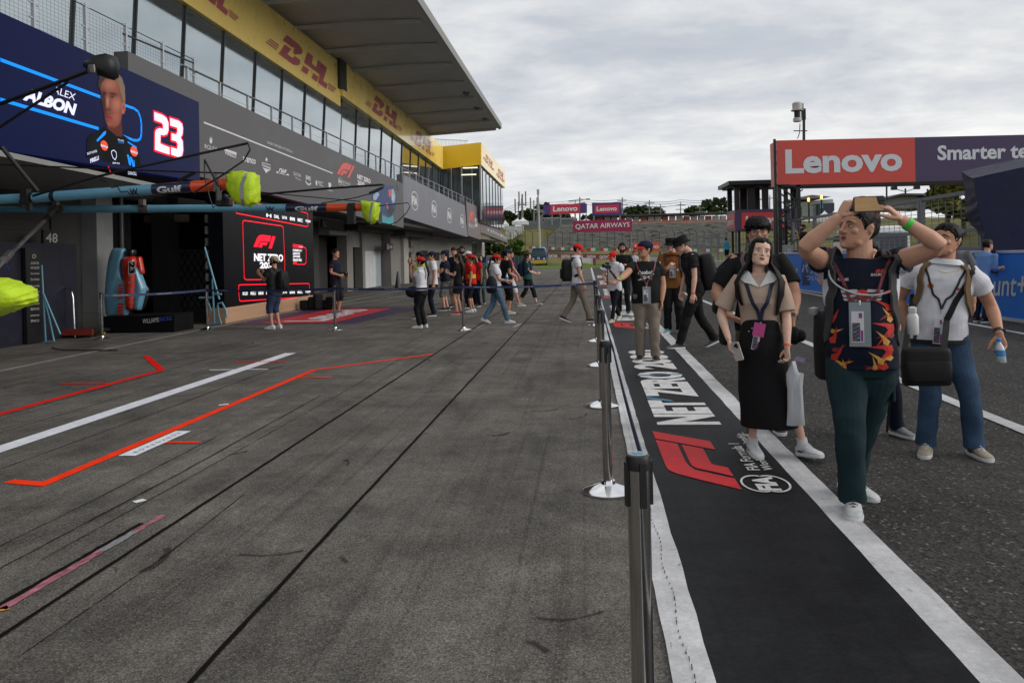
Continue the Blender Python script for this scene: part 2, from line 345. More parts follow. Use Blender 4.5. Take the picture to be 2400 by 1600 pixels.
a, b = G(788, 717), G(980, 689); mb.strip([(a[0], a[1], .001), (b[0], b[1], .001), (b[0]+1.6, b[1]+22, .001)], 0.10); a, b = G(790, 702), G(912, 682); mb.strip([(a[0], a[1], .001), (b[0], b[1], .001)], 0.1)
mb.strip([(-12, 82, .001), (-1.6, 82, .001)], 0.5); mb.obj('faded_line', FADED, kind='structure')
mb = MB(); L = [(-2.48, 17.45), (-1.64, 17.5), (-1.58, 18.3), (-2.42, 18.25)]
mb.strip([(*p, .001) for p in L+[L[0]]], 0.05); mb.strip([(-1.66, 17.5, .002), (-1.6, 18.25, .002)], 0.1); mb.obj('grid_box_outline', FADED, kind='structure')
# tape marks for the pit stop
mb = MB(); mb.strip([(-4.27, 5.47, .001), (-3.95, 5.40, .001), (-3.95, 11.1, .001), (-2.55, 12.8, .001)], 0.095); mb.strip([(-3.9, 10.38, .002), (-3.44, 10.38, .002)], .055); mb.strip([(-3.78, 6.68, .002), (-3.42, 6.68, .002)], .06); mb.obj('orange_tape_line', OTP, kind='structure')
mb = MB(); mb.strip([(-6.3, 4, .001), (-6.32, 11.25, .001), (-7.55, 12.95, .001)], 0.10); mb.strip([(-7.05, 10.0, .002), (-6.35, 10.0, .002)], .06); mb.strip([(-5.56, 12.05, .003), (-4.74, 12.08, .003)], .07); mb.obj('red_tape_line', RTP, kind='structure')
mb = MB(); mb.strip([(-5.1, 3, .002), (-5.08, 13.15, .002)], 0.20); mb.strip([(-5.56, 11.2, .001), (-4.68, 11.22, .001)], .06); a, b = G(513, 949), G(541, 946); mb.strip([(a[0], a[1], .001), (b[0], b[1], .001)], .06); mb.strip([(-3.02, 5.0, .001), (-2.98, 5.06, .001)], .06)
mb.obj('white_tape_line', WT, kind='structure')
mb = MB(); mb.strip([(-3.80, 6.2, .004), (-3.80, 7.12, .004)], .15); fr = Fr((-3.74, 6.3, .008), (0, 1, 0), (-1, 0, 0)); mb.text(fr, 'BOXBOXBOX', 0, 0.03, .74, .04, 1, 0, sp=2.2); mb.obj('lettered_tape', [WT, SEAM], kind='structure')
mb = MB(); mb.strip([(-2.72, 3.42, .001), (-2.70, 4.15, .001)], .05, m=0, jit=.2, step=.05); mb.strip([(-2.70, 4.15, .001), (-2.69, 4.45, .001)], .05, m=3, jit=.2, step=.05); mb.strip([(-2.69, 4.45, .001), (-2.68, 4.75, .001)], .045, m=0, jit=.4, step=.05)
mb.strip([(-2.82, 3.3, .001), (-2.70, 3.44, .001)], .05, m=2, jit=.3, step=.04); mb.strip([(-2.66, 3.10, .001), (-2.58, 3.20, .001)], .06, m=1, jit=.4, step=.03); mb.strip([(-2.77, 3.2, .0005), (-2.735, 4.6, .0005)], .03, m=4, jit=.4, step=.05)
mb.obj('chalk_line', [PINK, YCH, OCH, GCH, SEAM], kind='structure')
# lettering on the strip, repeated up the lane
z5 = Zc(0, 5.88, 1480, 960)
def gpoly(pts): return [(p[0], p[1]) for p in (G(*z5(*q)) for q in pts)]
LOGO = [gpoly([(290, 312), (1085, 452), (1157, 570), (328, 415)]),
        gpoly([(332, 432), (632, 486), (700, 640), (745, 735), (800, 800), (880, 850), (1060, 890), (1425, 972), (1522, 1125), (1000, 1000), (640, 905), (560, 875), (500, 840), (462, 770)]),
        gpoly([(690, 498), (985, 555), (1105, 770), (1330, 818), (1408, 940), (1100, 868), (900, 825), (840, 795), (800, 735), (745, 610)])]
def fia(mb, fr, w, h, m, d=0.0, bg=None):
    """round club badge: two offset rings with three capitals across"""
    for k, (cu, cv) in enumerate(((.5, .64), (.5, .36))):
        n = 40; o = [(cu*w+.5*w*math.cos(a), cv*h+.36*h*math.sin(a)) for a in np.linspace(0, 2*math.pi, n, endpoint=False)]; i = [(cu*w+.44*w*math.cos(a), cv*h+.315*h*math.sin(a)) for a in np.linspace(0, 2*math.pi, n, endpoint=False)]
        mb.add([fr.p(*q, d) for q in o+i], [(j, (j+1) % n, n+(j+1) % n, n+j) for j in range(n) if not ((k == 0 and math.sin(2*math.pi*(j+.5)/n) < -.4) or (k == 1 and math.sin(2*math.pi*(j+.5)/n) > .4))], m)
    mb.text(fr, 'FIA', .1*w, .27*h, .8*w, .46*h, m, d, bold=0.05)
for i in range(5):
    dy = i*11.35; mb = MB()
    for P in LOGO: mb.poly([(x, y+dy, 0.013) for x, y in P], 0, nrm=(0, 0, 1))
    fr = Fr((1.165, 7.32+dy, 0.013), (0, 1, 0), (-1, 0, 0))
    mb.text(fr, 'NET', 0, 0, 1.22, .57, 1, 0, bold=.055); mb.text(fr, 'ZERO', 1.42, 0, 1.85, .57, 1, 0, bold=.055); mb.text(fr, '2030', 3.5, 0, 2.15, .57, 1, 0, bold=.055)
    mb.fpoly(fr, [(1.1, .3), (1.22, .33), (1.42, .57), (1.28, .57)], 2, 0.003); mb.fpoly(fr, [(3.0, .0), (3.06, .0), (2.98, .57), (2.9, .57)], 2, 0.003)
    f2 = Fr((1.31, 5.27+dy, .013), (0, 1, 0), (-1, 0, 0)); fia(mb, f2, .40, .32, 1)
    mb.text(Fr((1.187, 5.80+dy, .013), (0, 1, 0), (-1, 0, 0)), 'FIA Formula 1', 0, 0, .80, .088, 1, 0, bold=.012); mb.text(Fr((1.30, 5.80+dy, .013), (0, 1, 0), (-1, 0, 0)), 'World Championship', 0, 0, 1.16, .088, 1, 0, bold=.012)
    mb.obj('strip_lettering', [RP, LWP, LBP], kind='structure')
# purple and red floor mat graphic before the screen wall
PUR = M('purple_vinyl', (0.045, 0.018, 0.065), 0.5, var=0.12); REDV = M('red_vinyl', (0.5, 0.02, 0.028), 0.5, var=0.12)
mb = MB(); mb.quad((-8.95, 19.3, .003), (-5.75, 19.1, .003), (-5.3, 25.1, .003), (-8.9, 25.4, .003), 0); mb.quad((-8.3, 19.5, .006), (-6.35, 19.4, .006), (-6.2, 24.6, .006), (-8.2, 24.8, .006), 1)
mb.text(Fr((-6.75, 19.9, .009), (0, 1, 0), (-1, 0, 0)), 'Lenovo', 0, 0, 4.4, 1.15, 2, 0, bold=.04); mb.obj('floor_graphic', [PUR, REDV, LWP], kind='structure')

# scuffs and wear on the painted strip, dirt along the white borders
SCF = M('scuff_grey', (.021, .022, .025), .8, var=.4, vs=20, spec=.1); SCD = M('dirt_dark', (.06, .058, .055), .9, var=.5, vs=30, spec=.1); rs_ = random.Random(4); mb = MB()
for i in range(0):
    x, y, a, L = rs_.uniform(.47, 1.33), 2.4+9*rs_.random()**1.6, rs_.uniform(0, 3.14), rs_.uniform(.02, .14); c_ = rs_.uniform(-.6, .6); pts = [(x+L*t*math.cos(a+c_*t), y+L*t*math.sin(a+c_*t), .0125) for t in np.linspace(0, 1, 5)]; mb.strip(pts, rs_.uniform(.004, .022), jit=.6)
mb = MB()
for i in range(60):
    s_ = rs_.random() < .6; x = rs_.uniform(.285, .42) if s_ else rs_.uniform(1.375, 1.52); y = 2.5+10*rs_.random()**1.5; a = rs_.choice((0.1, 1.5))+rs_.uniform(-.4, .4); L = rs_.uniform(.01, .07); mb.strip([(min(max(x+L*t*math.cos(a), .277 if s_ else 1.367), .428 if s_ else 1.528), y+L*t*math.sin(a), .0135) for t in np.linspace(0, 1, 4)], rs_.uniform(.001, .005), jit=.7)
for y in np.arange(2.9, 4.9, .06): x = .345+.01*math.sin(y*9); mb.strip([(x, y, .0135), (x+.003, y+rs_.uniform(.015, .05), .0135)], .004, jit=.6)
mb.obj('line_dirt', SCD, kind='structure')
ST_ = M('stain_dark', (.035, .032, .029), .9, var=.5, vs=20, spec=.1, alpha=.55); mb = MB()
for i in range(46):
    x, y = rs_.uniform(-7.5, 0), 3+14*rs_.random(); a = rs_.uniform(-.5, .5)+(1.57 if rs_.random() < .4 else 0); L = rs_.uniform(.05, .35); mb.strip([(x+L*t*math.cos(a+.6*t), y+L*t*math.sin(a+.6*t), .0008) for t in np.linspace(0, 1, 6)], rs_.uniform(.006, .035), jit=.8)
mb.obj('oil_stains', ST_, kind='structure')
# ------------------------------------------------------------------ pit building
XW, XF = -11.9, -9.0
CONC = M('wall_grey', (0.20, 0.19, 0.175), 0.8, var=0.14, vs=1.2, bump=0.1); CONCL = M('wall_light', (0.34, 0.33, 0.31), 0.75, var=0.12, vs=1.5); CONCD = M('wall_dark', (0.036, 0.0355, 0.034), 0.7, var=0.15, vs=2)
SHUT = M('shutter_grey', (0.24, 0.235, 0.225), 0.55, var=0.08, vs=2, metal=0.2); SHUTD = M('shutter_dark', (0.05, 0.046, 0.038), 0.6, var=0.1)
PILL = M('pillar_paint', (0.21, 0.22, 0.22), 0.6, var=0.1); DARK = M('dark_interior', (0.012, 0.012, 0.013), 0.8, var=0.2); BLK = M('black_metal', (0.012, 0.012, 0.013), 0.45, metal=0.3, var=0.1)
STEEL = M('brushed_steel', (0.52, 0.53, 0.54), 0.32, metal=1.0, var=0.08, vs=12); FRAME = M('window_frame_metal', (0.045, 0.048, 0.05), 0.4, metal=0.5, var=0.05)
GLASS = M('coated_glass', (0.44, 0.50, 0.53), 0.05, metal=0.92, var=0.05, vs=0.7, rv=0.015); YEL = M('yellow_panel_glare', (0.97, 0.72, 0.20), 0.30, var=0.03, vs=0.6, coat=0.6); YEL2 = M('yellow_return', (0.80, 0.50, 0.012), 0.35, var=0.03, vs=.6); LRED = M('logo_crimson_glare', (0.44, 0.09, 0.11), 0.35, var=0.04, coat=0.5)  # lane-side yellow and logo crimson carry painted sky glare; return keeps deeper yellow
CANP = M('canopy_underside', (0.46, 0.455, 0.44), 0.6, var=0.12, vs=0.6); CANR = M('canopy_rib', (0.45, 0.45, 0.44), 0.5, var=0.08); CANE = M('canopy_edge', (0.22, 0.22, 0.21), 0.5, var=0.08)
BANN = M('banner_grey', (0.092, 0.090, 0.093), 0.55, var=0.10, vs=0.8); BANN2 = M('banner_blue_grey', (0.165, 0.17, 0.195), 0.5, var=0.08, vs=0.6); BANN3 = M('banner_brown_grey', (0.15, 0.125, 0.128), 0.5, var=0.08, vs=0.6); BANW = M('banner_white', (0.62, 0.62, 0.63), 0.5, var=0.04); BANR = M('banner_red', (0.62, 0.10, 0.085), 0.5, var=0.05)
def PXX(X): return lambda px, py: PX(px, py, X)
def PYY(Y): return lambda px, py: PY(px, py, Y)
def slab(mb, pl, pts, t, m=0, nrm=(1, 0, 0)):
    """an outline on a plane, given thickness t behind it"""
    n = V(*nrm); a = [pl(*p) for p in pts]; b = [p-n*t for p in a]; k = len(a)
    mb.poly(a, m, nrm=n); mb.poly(b, m, nrm=-n)
    ar = sum(np.cross(a[i]-a[0], a[i+1]-a[0]) for i in range(1, k-1)) @ n
    for i in range(k):
        j = (i+1) % k; f = [a[i], a[j], b[j], b[i]]; mb.quad(*(f[::-1] if ar > 0 else f), m=m)
    return mb
def YW(px): return -XW*F/(1378-px)
B = empty('pit_building', (XW, 30, 0), 'long two storey pit building with yellow parapet and dark canopy over grey garages', 'building')
# garage storey
def wseg(name, p0, p1, z0, z1, x0, x1, m, bevel=0.0, slats=0, y=None):
    y0, y1 = y if y else (YW(p0), YW(p1)); mb = MB()
    if slats:
        h = (z1-z0)/slats
        for i in range(slats): mb.box(x0, x1, y0, y1, z0+i*h, z0+(i+1)*h-0.012); mb.box(x0, x1-0.02, y0, y1, z0+(i+1)*h-0.012, z0+(i+1)*h)
    else: mb.box(x0, x1, y0, y1, z0, z1)
    return mb.obj(name, m, B, bevel=bevel)
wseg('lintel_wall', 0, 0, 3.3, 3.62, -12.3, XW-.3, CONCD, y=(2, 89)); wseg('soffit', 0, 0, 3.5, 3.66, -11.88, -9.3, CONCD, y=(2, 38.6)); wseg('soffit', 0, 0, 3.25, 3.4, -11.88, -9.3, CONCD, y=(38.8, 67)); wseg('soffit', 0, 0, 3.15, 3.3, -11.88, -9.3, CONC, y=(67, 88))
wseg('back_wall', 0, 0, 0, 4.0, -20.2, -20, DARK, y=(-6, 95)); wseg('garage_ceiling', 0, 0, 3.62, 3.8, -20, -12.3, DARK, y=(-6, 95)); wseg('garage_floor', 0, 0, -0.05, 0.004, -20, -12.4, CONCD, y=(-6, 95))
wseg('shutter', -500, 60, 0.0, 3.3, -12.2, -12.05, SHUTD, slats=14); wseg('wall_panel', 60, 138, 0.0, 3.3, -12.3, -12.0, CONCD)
mb = MB(); y0, y1 = YW(138), YW(181); mb.box(-12.3, -11.6, y0, y1, .42, 3.48, 0); mb.box(-12.32, -11.58, y0-.02, y1+.02, 0, .42, 1); mb.obj('pillar', [PILL, CONC], B, bevel=.02)
mb = MB(); mb.tube([(-11.55, YW(197), 0), (-11.55, YW(197), 3.48)], .075, 12); mb.lathe((-11.55, YW(197), 0), [(.11, 0), (.11, .04), (.08, .05)], 12); mb.obj('drain_pipe', FRAME, B, smooth=40)
mb = MB(); y0, y1 = YW(206), YW(345)
for i in range(9): a = y0+(y1-y0)*i/9; mb.box(-13.0, -12.9, a, a+(y1-y0)/9-.015, 0, 3.3)
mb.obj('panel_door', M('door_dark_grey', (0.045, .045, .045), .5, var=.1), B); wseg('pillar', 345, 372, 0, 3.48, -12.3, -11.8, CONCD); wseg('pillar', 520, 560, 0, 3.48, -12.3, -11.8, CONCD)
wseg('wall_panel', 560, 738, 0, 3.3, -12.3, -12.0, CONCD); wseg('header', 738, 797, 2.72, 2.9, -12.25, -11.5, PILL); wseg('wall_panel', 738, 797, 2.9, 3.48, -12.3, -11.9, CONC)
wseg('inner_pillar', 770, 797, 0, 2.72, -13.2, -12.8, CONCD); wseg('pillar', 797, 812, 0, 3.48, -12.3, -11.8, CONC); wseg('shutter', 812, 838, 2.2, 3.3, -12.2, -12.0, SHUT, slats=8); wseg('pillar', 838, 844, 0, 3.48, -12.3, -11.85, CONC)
wseg('shutter', 844, 891, 2.05, 3.3, -12.2, -12.0, SHUT, slats=9)
mb = MB(); ys = np.linspace(YW(845), YW(879), 5)
for a, b in zip(ys[:-1], ys[1:]): mb.box(-12.15, -12.05, a, b-.02, 0, 2.03, 0)
mb.box(-12.15, -12.05, YW(879), YW(891)-.02, 0, 2.03, 1); mb.obj('garage_door', [M('door_white', (.55, .56, .58), .5, var=.05), M('door_pale_blue', (.33, .38, .42), .4, var=.05)], B)
wseg('pillar', 893, 918, 0, 3.4, -12.3, -11.5, CONC); wseg('pillar', 918, 930, 0, 3.4, -12.3, -11.3, CONCL); wseg('shutter', 930, 944, 0, 3.2, -12.2, -12.05, SHUT, slats=18); wseg('pillar', 944, 968, .4, 3.4, -12.3, -11.5, CONC); wseg('pillar_base', 944, 968, 0, .4, -12.3, -11.45, CONCD)
wseg('beam', 797, 893, 3.02, 3.3, -11.98, -11.2, CONCD); wseg('beam', 893, 968, 2.9, 3.28, -11.48, -10.6, CONCD)
mb = MB(); y0, y1 = YW(968), YW(1105)
for z0, z1 in ((0, 1.0), (1.0, 1.9), (1.9, 2.75), (2.75, 3.5)): mb.box(-12.3, -11.9, y0, y1, z0+.01, z1-.01)
mb.box(-12.3, -11.93, y0, y1, 0, 3.5); mb.obj('side_wall', M('wall_pale', (.285, .272, .25), .7, var=.1, vs=.8), B)
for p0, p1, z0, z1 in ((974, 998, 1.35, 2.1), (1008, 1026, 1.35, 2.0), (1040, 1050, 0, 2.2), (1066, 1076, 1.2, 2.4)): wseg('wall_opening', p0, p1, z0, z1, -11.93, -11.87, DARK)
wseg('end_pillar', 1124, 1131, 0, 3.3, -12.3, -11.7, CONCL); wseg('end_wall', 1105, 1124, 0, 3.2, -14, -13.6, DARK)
mb = MB(); mb.box(-13, -12.3, 56, 89, 0, 3.4); mb.obj('rear_wall', CONCD, B)
# upper storey: glass, frames, parapet
k = 0
for y in np.arange(22.97-2.56*9, 64.9, 2.56):
    s = -0.0247; zb = 4.4+s*(y-22); z1 = 9.62+s*(y-22) if y < 38 else 9.95+s*(y-38)*1.0
    y1 = min(y+2.56, 64.8); mb = MB(); mb.hexa([(-12.5, y+.03, zb), (XW-.36, y+.03, zb), (XW-.36, y1-.03, zb), (-12.5, y1-.03, zb), (-12.1, y+.03, z1), (XW, y+.03, z1), (XW, y1-.03, z1), (-12.1, y1-.03, z1)])  # outward lean added so the panes mirror sky instead of the canopy
    w = mb.obj('window', GLASS, B); mb = MB(); mb.hexa([(-12.5, y-.03, zb), (XW-.31, y-.03, zb), (XW-.31, y+.03, zb), (-12.5, y+.03, zb), (-12.1, y-.03, z1), (XW+.05, y-.03, z1), (XW+.05, y+.03, z1), (-12.1, y+.03, z1)]); mb.obj('mullion', FRAME, w); k += 1
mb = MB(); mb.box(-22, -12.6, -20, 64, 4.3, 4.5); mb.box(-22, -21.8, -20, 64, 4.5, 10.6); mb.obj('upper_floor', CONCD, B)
bands = [('parapet', XW+.15, [(-300, -487), (512, 58), (798, 250), (798, 147), (611, 0), (-300, -718)]), ('parapet', XW+.28, [(803, 224.5), (1038, 396.5), (1038, 343.5), (803, 134)])]
PLB = []
for nm, X, pts in bands:
    mb = MB(); slab(mb, PXX(X), pts, .5)
    z2 = Zc(0, 2.94, 400, 0)
    def dhl(mb, X, ll, lr, ul, m=1):
        a, b, c = (PX(*q, X) for q in (ll, lr, ul)); fr = Fr(a, b-a, c-a)
        P = lambda pts: mb.fpoly(fr, pts, m, .01)
        for i in range(3):
            v = .08+i*.105; P([(0-.0+i*.022, v), (.13+i*.012, v), (.145+i*.012, v+.06), (.015+i*.022, v+.06)]); P([(.88+i*.0, v), (.975+i*.022, v), (.99+i*.022, v+.06), (.895, v+.06)])
        P([(.17, 0), (.36, 0), (.43, .12), (.47, .36), (.30, .36), (.335, .56), (.27, .56), (.24, .44), (.21, .44)] if False else [(.155, 0), (.35, 0), (.41, .10), (.44, .22), (.45, .40), (.365, .40), (.355, .30), (.33, .25), (.27, .25), (.32, .56), (.24, .56)])
        P([(.21, .66), (.265, 1.0), (.42, 1.0), (.475, .93), (.475, .76), (.44, .62), (.37, .47), (.35, .47), (.355, .62), (.37, .70), (.36, .72), (.33, .66)])
        P([(.46, 0), (.545, 0), (.575, .28), (.49, .28)]); P([(.61, 0), (.695, 0), (.725, .28), (.64, .28)])
        P([(.50, .42), (.80-.06, .42), (.80, 1.0), (.715, 1.0), (.69, .64), (.62, .64), (.64, 1.0), (.555, 1.0)])
        P([(.715, .0), (.855, .0), (.875, .26), (.80, .26), (.815, .42), (.87, 1.0), (.785, 1.0), (.735, .3)])
    if X < XW+.2:
        dhl(mb, X, z2(650, 306), z2(1128, 655), z2(650, 120)); dhl(mb, X, z2(-130, -318), z2(455, 168), z2(-130, -520))
    else: dhl(mb, X, z2(1338, 726), z2(1590, 921), z2(1338, 592)); dhl(mb, X, z2(1648, 965), z2(1815, 1090), z2(1648, 857))
    mb.obj(nm, [YEL, LRED], B)
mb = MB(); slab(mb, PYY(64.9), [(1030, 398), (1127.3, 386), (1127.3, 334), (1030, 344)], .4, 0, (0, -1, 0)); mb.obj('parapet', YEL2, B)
mb = MB(); slab(mb, PXX(-8.75), [(1127.5, 386), (1184, 441), (1184, 403), (1127.5, 334)], .5)
zz9 = Zc(0, 3.92, 900, 250)
dhl(mb, -8.75, zz9(910, 480), zz9(1010, 600), zz9(910, 400)); dhl(mb, -8.75, zz9(1030, 635), zz9(1105, 705), zz9(1030, 545)); mb.obj('parapet', [YEL, M('logo_crimson_end', (.42, .12, .09), .4, var=.05)], B)  # end block logos in a slightly browner crimson
# end block glazing
mb = MB(); slab(mb, PYY(65), [(1030, 495), (1127, 500), (1127, 386), (1030, 398)], .15, 0, (0, -1, 0)); w = mb.obj('window', M('dark_reflection_glass', (.035, .05, .055), .06, var=.05, spec=.6, rv=.02), B)  # return pane coloured dark for the dim building it reflects
mb = MB()
for p, wd in ((1059, .06), (1083, .14), (1107, .06), (1126, .12)): a = PY(p, 395, 65); mb.box(a[0]-wd/2, a[0]+wd/2, 64.72, 64.84, 4.6, 9.05)
mb.obj('mullion', STEEL, w)
ys = np.linspace(65.1, 84, 9)
for y0, y1 in zip(ys[:-1], ys[1:]):
    z0 = 4.4; z1 = 9.08-.0247*(y0-65); mb = MB(); mb.box(-8.95, -8.82, y0+.04, y1-.04, z0, z1-.05); w = mb.obj('window', GLASS, B); mb = MB(); mb.box(-8.97, -8.78, y0-.04, y0+.04, z0, z1-.05); mb.obj('mullion', FRAME, w)
mb = MB(); mb.box(-16, -9.2, 66, 84, 4.2, 10.2); mb.obj('end_block', CONCD, B)
for p in ((793, 562), (780, 625)):
    a = PY(*zz9(*p), 64.7); mb = MB(); mb.box(a[0]-.6, a[0]+.6, 64.66, 64.7, a[2]-.04, a[2]+.04); mb.obj('ceiling_light', M('warm_lamp', (1, .86, .6), emit=1.2, var=0), B)
mb = MB(); slab(mb, PXX(-9.0), [(1127, 545), (1190, 569.5), (1190, 562), (1127, 487)], .25); mb.box(-9.6, -8.99, 66.8, 67.0, 3.55, 5.6); EB = mb.obj('end_fascia', BANN3, B)
# canopy
def cz(x, y): t = (x+11.8)/5.4; return (10.85+.0155*(59-y))*(1-t)+(11.1+.0076*(59-y))*t
mb = MB(); q = lambda x, y, d: (x, y, cz(x, y)+d)
mb.hexa([q(-12.4, 4, 0), q(-6.4, 4, 0), q(-6.4, 59, 0), q(-12.4, 59, 0), q(-12.4, 4, .3), q(-6.4, 4, .3), q(-6.4, 59, .3), q(-12.4, 59, .3)]); can = mb.obj('canopy', CANP, B)
for y in [59-.15, 55.3, 51.3, 47.4, 43.3, 39.2, 35.6, 32.0, 28.8, 25.0, 21.3, 17.5, 13.7, 10]:
    mb = MB(); mb.hexa([q(-12.3, y-.07, -.16), q(-6.6, y-.07, -.16), q(-6.6, y+.07, -.16), q(-12.3, y+.07, -.16), q(-12.3, y-.07, -.002), q(-6.6, y-.07, -.002), q(-6.6, y+.07, -.002), q(-12.3, y+.07, -.002)]); mb.obj('rib', CANR, can)
mb = MB(); mb.hexa([q(-6.4, 4, -.1), q(-6.2, 4, -.02), q(-6.2, 59.1, -.02), q(-6.4, 59.1, -.1), q(-6.4, 4, .36), q(-6.2, 4, .36), q(-6.2, 59.1, .36), q(-6.4, 59.1, .36)]); mb.obj('edge_trim', CANE, can)
for p in ((1090.5, 217), (1116, 250), (1134.7, 275.5), (1151.7, 296)):
    a = PX(*p, -6.95); mb = MB(); top = cz(-6.95, a[1]); mb.tube([(a[0], a[1], top), (a[0], a[1], a[2]+.15)], .03, 8); mb.lathe(a+V(-.1, .15, .1), [(.05, 0), (.17, .12), (.20, .3), (.19, .34)], 14, axis=(.55, -.7, -.5)); mb.obj('floodlight', M('lamp_grey', (.16, .17, .18), .4, metal=.4), can, smooth=40)
mb = MB(); mb.box(-12.3, -11.6, 37.2, 38.2, 9.8, 11.3); mb.obj('canopy_post', FRAME, B)
# roof-top railing of the end block
mb = MB()
for p in np.linspace(1022, 1095, 24): a = PY(p, 333+(p-1022)*.05, 67.5); mb.beam(a+V(0, 0, -.6), a+V(0, 0, .22), .03)
a, b = PY(1018, 326, 67.5), PY(1097, 330, 67.5); mb.beam(a, b, .06); mb.obj('roof_railing', STEEL, B)
# balcony railing
rail = empty('balcony_railing', (-9.15, 17.7, 4.5), 'thin stainless handrail along the balcony above the grey banners', 'railing')
mb = MB(); mb.tube([(-9.15, 17.4, 6.1), (-9.15, 40, 6.08), (-9.15, 66, 6.1)], .028, 8); mb.obj('handrail', STEEL, rail, smooth=40)
for dz in (.28, .56):
    mb = MB(); mb.tube([(-9.15, 17.4, 6.1-dz), (-9.15, 40, 6.08-dz), (-9.15, 66, 6.1-dz)], .006, 5); mb.obj('wire', STEEL, rail)
for y in np.arange(19.3-1.65, 66, 1.65): mb = MB(); mb.box(-9.18, -9.12, y-.022, y+.022, 4.7, 6.09); mb.obj('post', STEEL, rail)
# mesh fence on the balcony above the screen
mf = empty('balcony_mesh_fence', (-9.2, 14, 4.6), 'tall wire mesh fence with steel posts on the balcony above the dark blue screen', 'fence')
for y in (8.5, 9.9, 11.2, 12.6, 14.0, 15.3, 16.7, 18.1):
    mb = MB(); mb.box(-9.24, -9.18, y-.025, y+.025, 4.6, 6.43)
    for z in (6.4, 6.0, 5.75, 5.45): mb.beam((-9.2, y-.12, z), (-9.2, y+.12, z-.02), .022)
    mb.obj('post', STEEL, mf)
mb = MB(); THIN = M('thin_wire', (.03, .032, .034), .5, metal=.6, var=0)
for z in np.arange(4.7, 6.35, .07): mb.beam((-9.25, 7, z), (-9.25, 18.1, z), .0028)
for y in np.arange(7, 18.1, .1): mb.beam((-9.25, y, 4.7), (-9.25, y, 6.35), .0025)
mb.beam((-9.2, 8, 6.38), (-9.2, 18.1, 6.38), .015); mb.beam((-9.2, 15.2, 6.2), (-9.2, 18.1, 6.3), .03); mb.obj('wire_mesh', THIN, mf)
# ------------------------------------------------------------------ banners on the balcony front
gb = empty('partner_banner', (XF, 28, 3.4), 'long dark grey banner with a row of white sponsor marks, below the railing', 'banner')
mb = MB(); pl = PXX(XF); slab(mb, pl, [(300, 372), (946, 534), (944, 430), (455, 196), (300, 120)], .3); z5 = Zc(0, 3.92, 450, 280)
lq(mb, pl, [z5(108, 28), z5(1290, 495)], .04, 1)
T = lambda s, a, b, c, m=1, **k: tq(mb, pl, s, z5(*a), z5(*b), z5(*c), m, **k)
T('ROLEX', (115, 265), (230, 298), (115, 225)); pq(mb, pl, [z5(*p) for p in ((155, 160), (163, 190), (167, 152), (172, 190), (180, 155), (183, 195), (190, 170), (180, 222), (163, 218))], 1)
T('PIRELLI', (303, 322), (402, 356), (303, 290), bold=.03); lq(mb, pl, [z5(300, 282), z5(404, 316)], .07, 1); T('aramco', (465, 385), (583, 415), (465, 338), bold=.03); T('Heineken', (640, 430), (720, 460), (640, 400), bold=.02); pq(mb, pl, [z5(*p) for p in ((683, 345), (690, 365), (697, 368), (690, 375), (692, 392), (682, 380), (672, 386), (676, 370), (668, 362), (677, 362))], 1)
pq(mb, pl, [z5(*p) for p in ((640, 392), (722, 418), (722, 424), (640, 398))], 1); pq(mb, pl, [z5(*p) for p in ((645, 442), (722, 466), (690, 480), (686, 492), (672, 488), (668, 472))], 1)
T('DHL', (790, 490), (868, 508), (796, 445), bold=.05, shear=.3); lq(mb, pl, [z5(775, 484), z5(886, 510)], .05, 1); T('QATAR', (930, 515), (1000, 540), (930, 478)); T('AIRWAYS', (946, 540), (1000, 570), (946, 524)); T('aws', (1043, 550), (1088, 566), (1043, 510), bold=.02); lq(mb, pl, [z5(1043, 570), z5(1055, 590), z5(1075, 600), z5(1090, 588)], .06, 1)
T('MSC', (1155, 605), (1203, 620), (1155, 560)); pq(mb, pl, [z5(*p) for p in ((1133, 575), (1141, 555), (1150, 580), (1146, 610), (1136, 600))], 1); pq(mb, pl, [z5(*p) for p in ((1252, 578), (1276, 585), (1278, 610), (1266, 628), (1254, 620))], 1); T('crypto', (1240, 655), (1293, 670), (1240, 636)); T('GLOBAL PARTNERS OF FORMULA 1', (688, 220), (925, 312), (688, 196))
def f1logo(mb, pl, ll, lr, ul, m, d=.008):
    a, b, c = pl(*ll), pl(*lr), pl(*ul); fr = Fr(a, b-a, c-a)
    for P in ([(0, 0), (.16, 0), (.27, .44), (.35, .52), (.62, .52), (.53, .26), (.36, .26), (.30, .16), (.262, 0), (.16, 0)][:0] or [(0, 0), (.17, 0), (.25, .34), (.31, .47), (.42, .52), (.72, .52), (.80, 1.0), (.42, 1.0), (.26, .92), (.17, .72)],
              [(.20, 0), (.36, 0), (.40, .20), (.56, .20), (.63, .44), (.40, .44), (.32, .40), (.27, .27)], [(.66, 0), (.80, 0), (1.0, 1.0), (.85, 1.0)]): mb.fpoly(fr, P, m, d)
f1logo(mb, pl, z5(1325, 500), z5(1470, 550), z5(1352, 375), 2); fr = Fr(pl(*z5(1342, 600)), pl(*z5(1378, 610))-pl(*z5(1342, 600)), pl(*z5(1342, 530))-pl(*z5(1342, 600))); fia(mb, fr, 1, 1, 1, .008)
T('FIA Formula 1', (1382, 590), (1455, 608), (1382, 558)); T('World Champ', (1384, 618), (1460, 640), (1384, 592)); T('NET ZERO', (1517, 545), (1640, 592), (1517, 500), bold=.05); T('2030', (1519, 600), (1585, 622), (1519, 556), bold=.05)
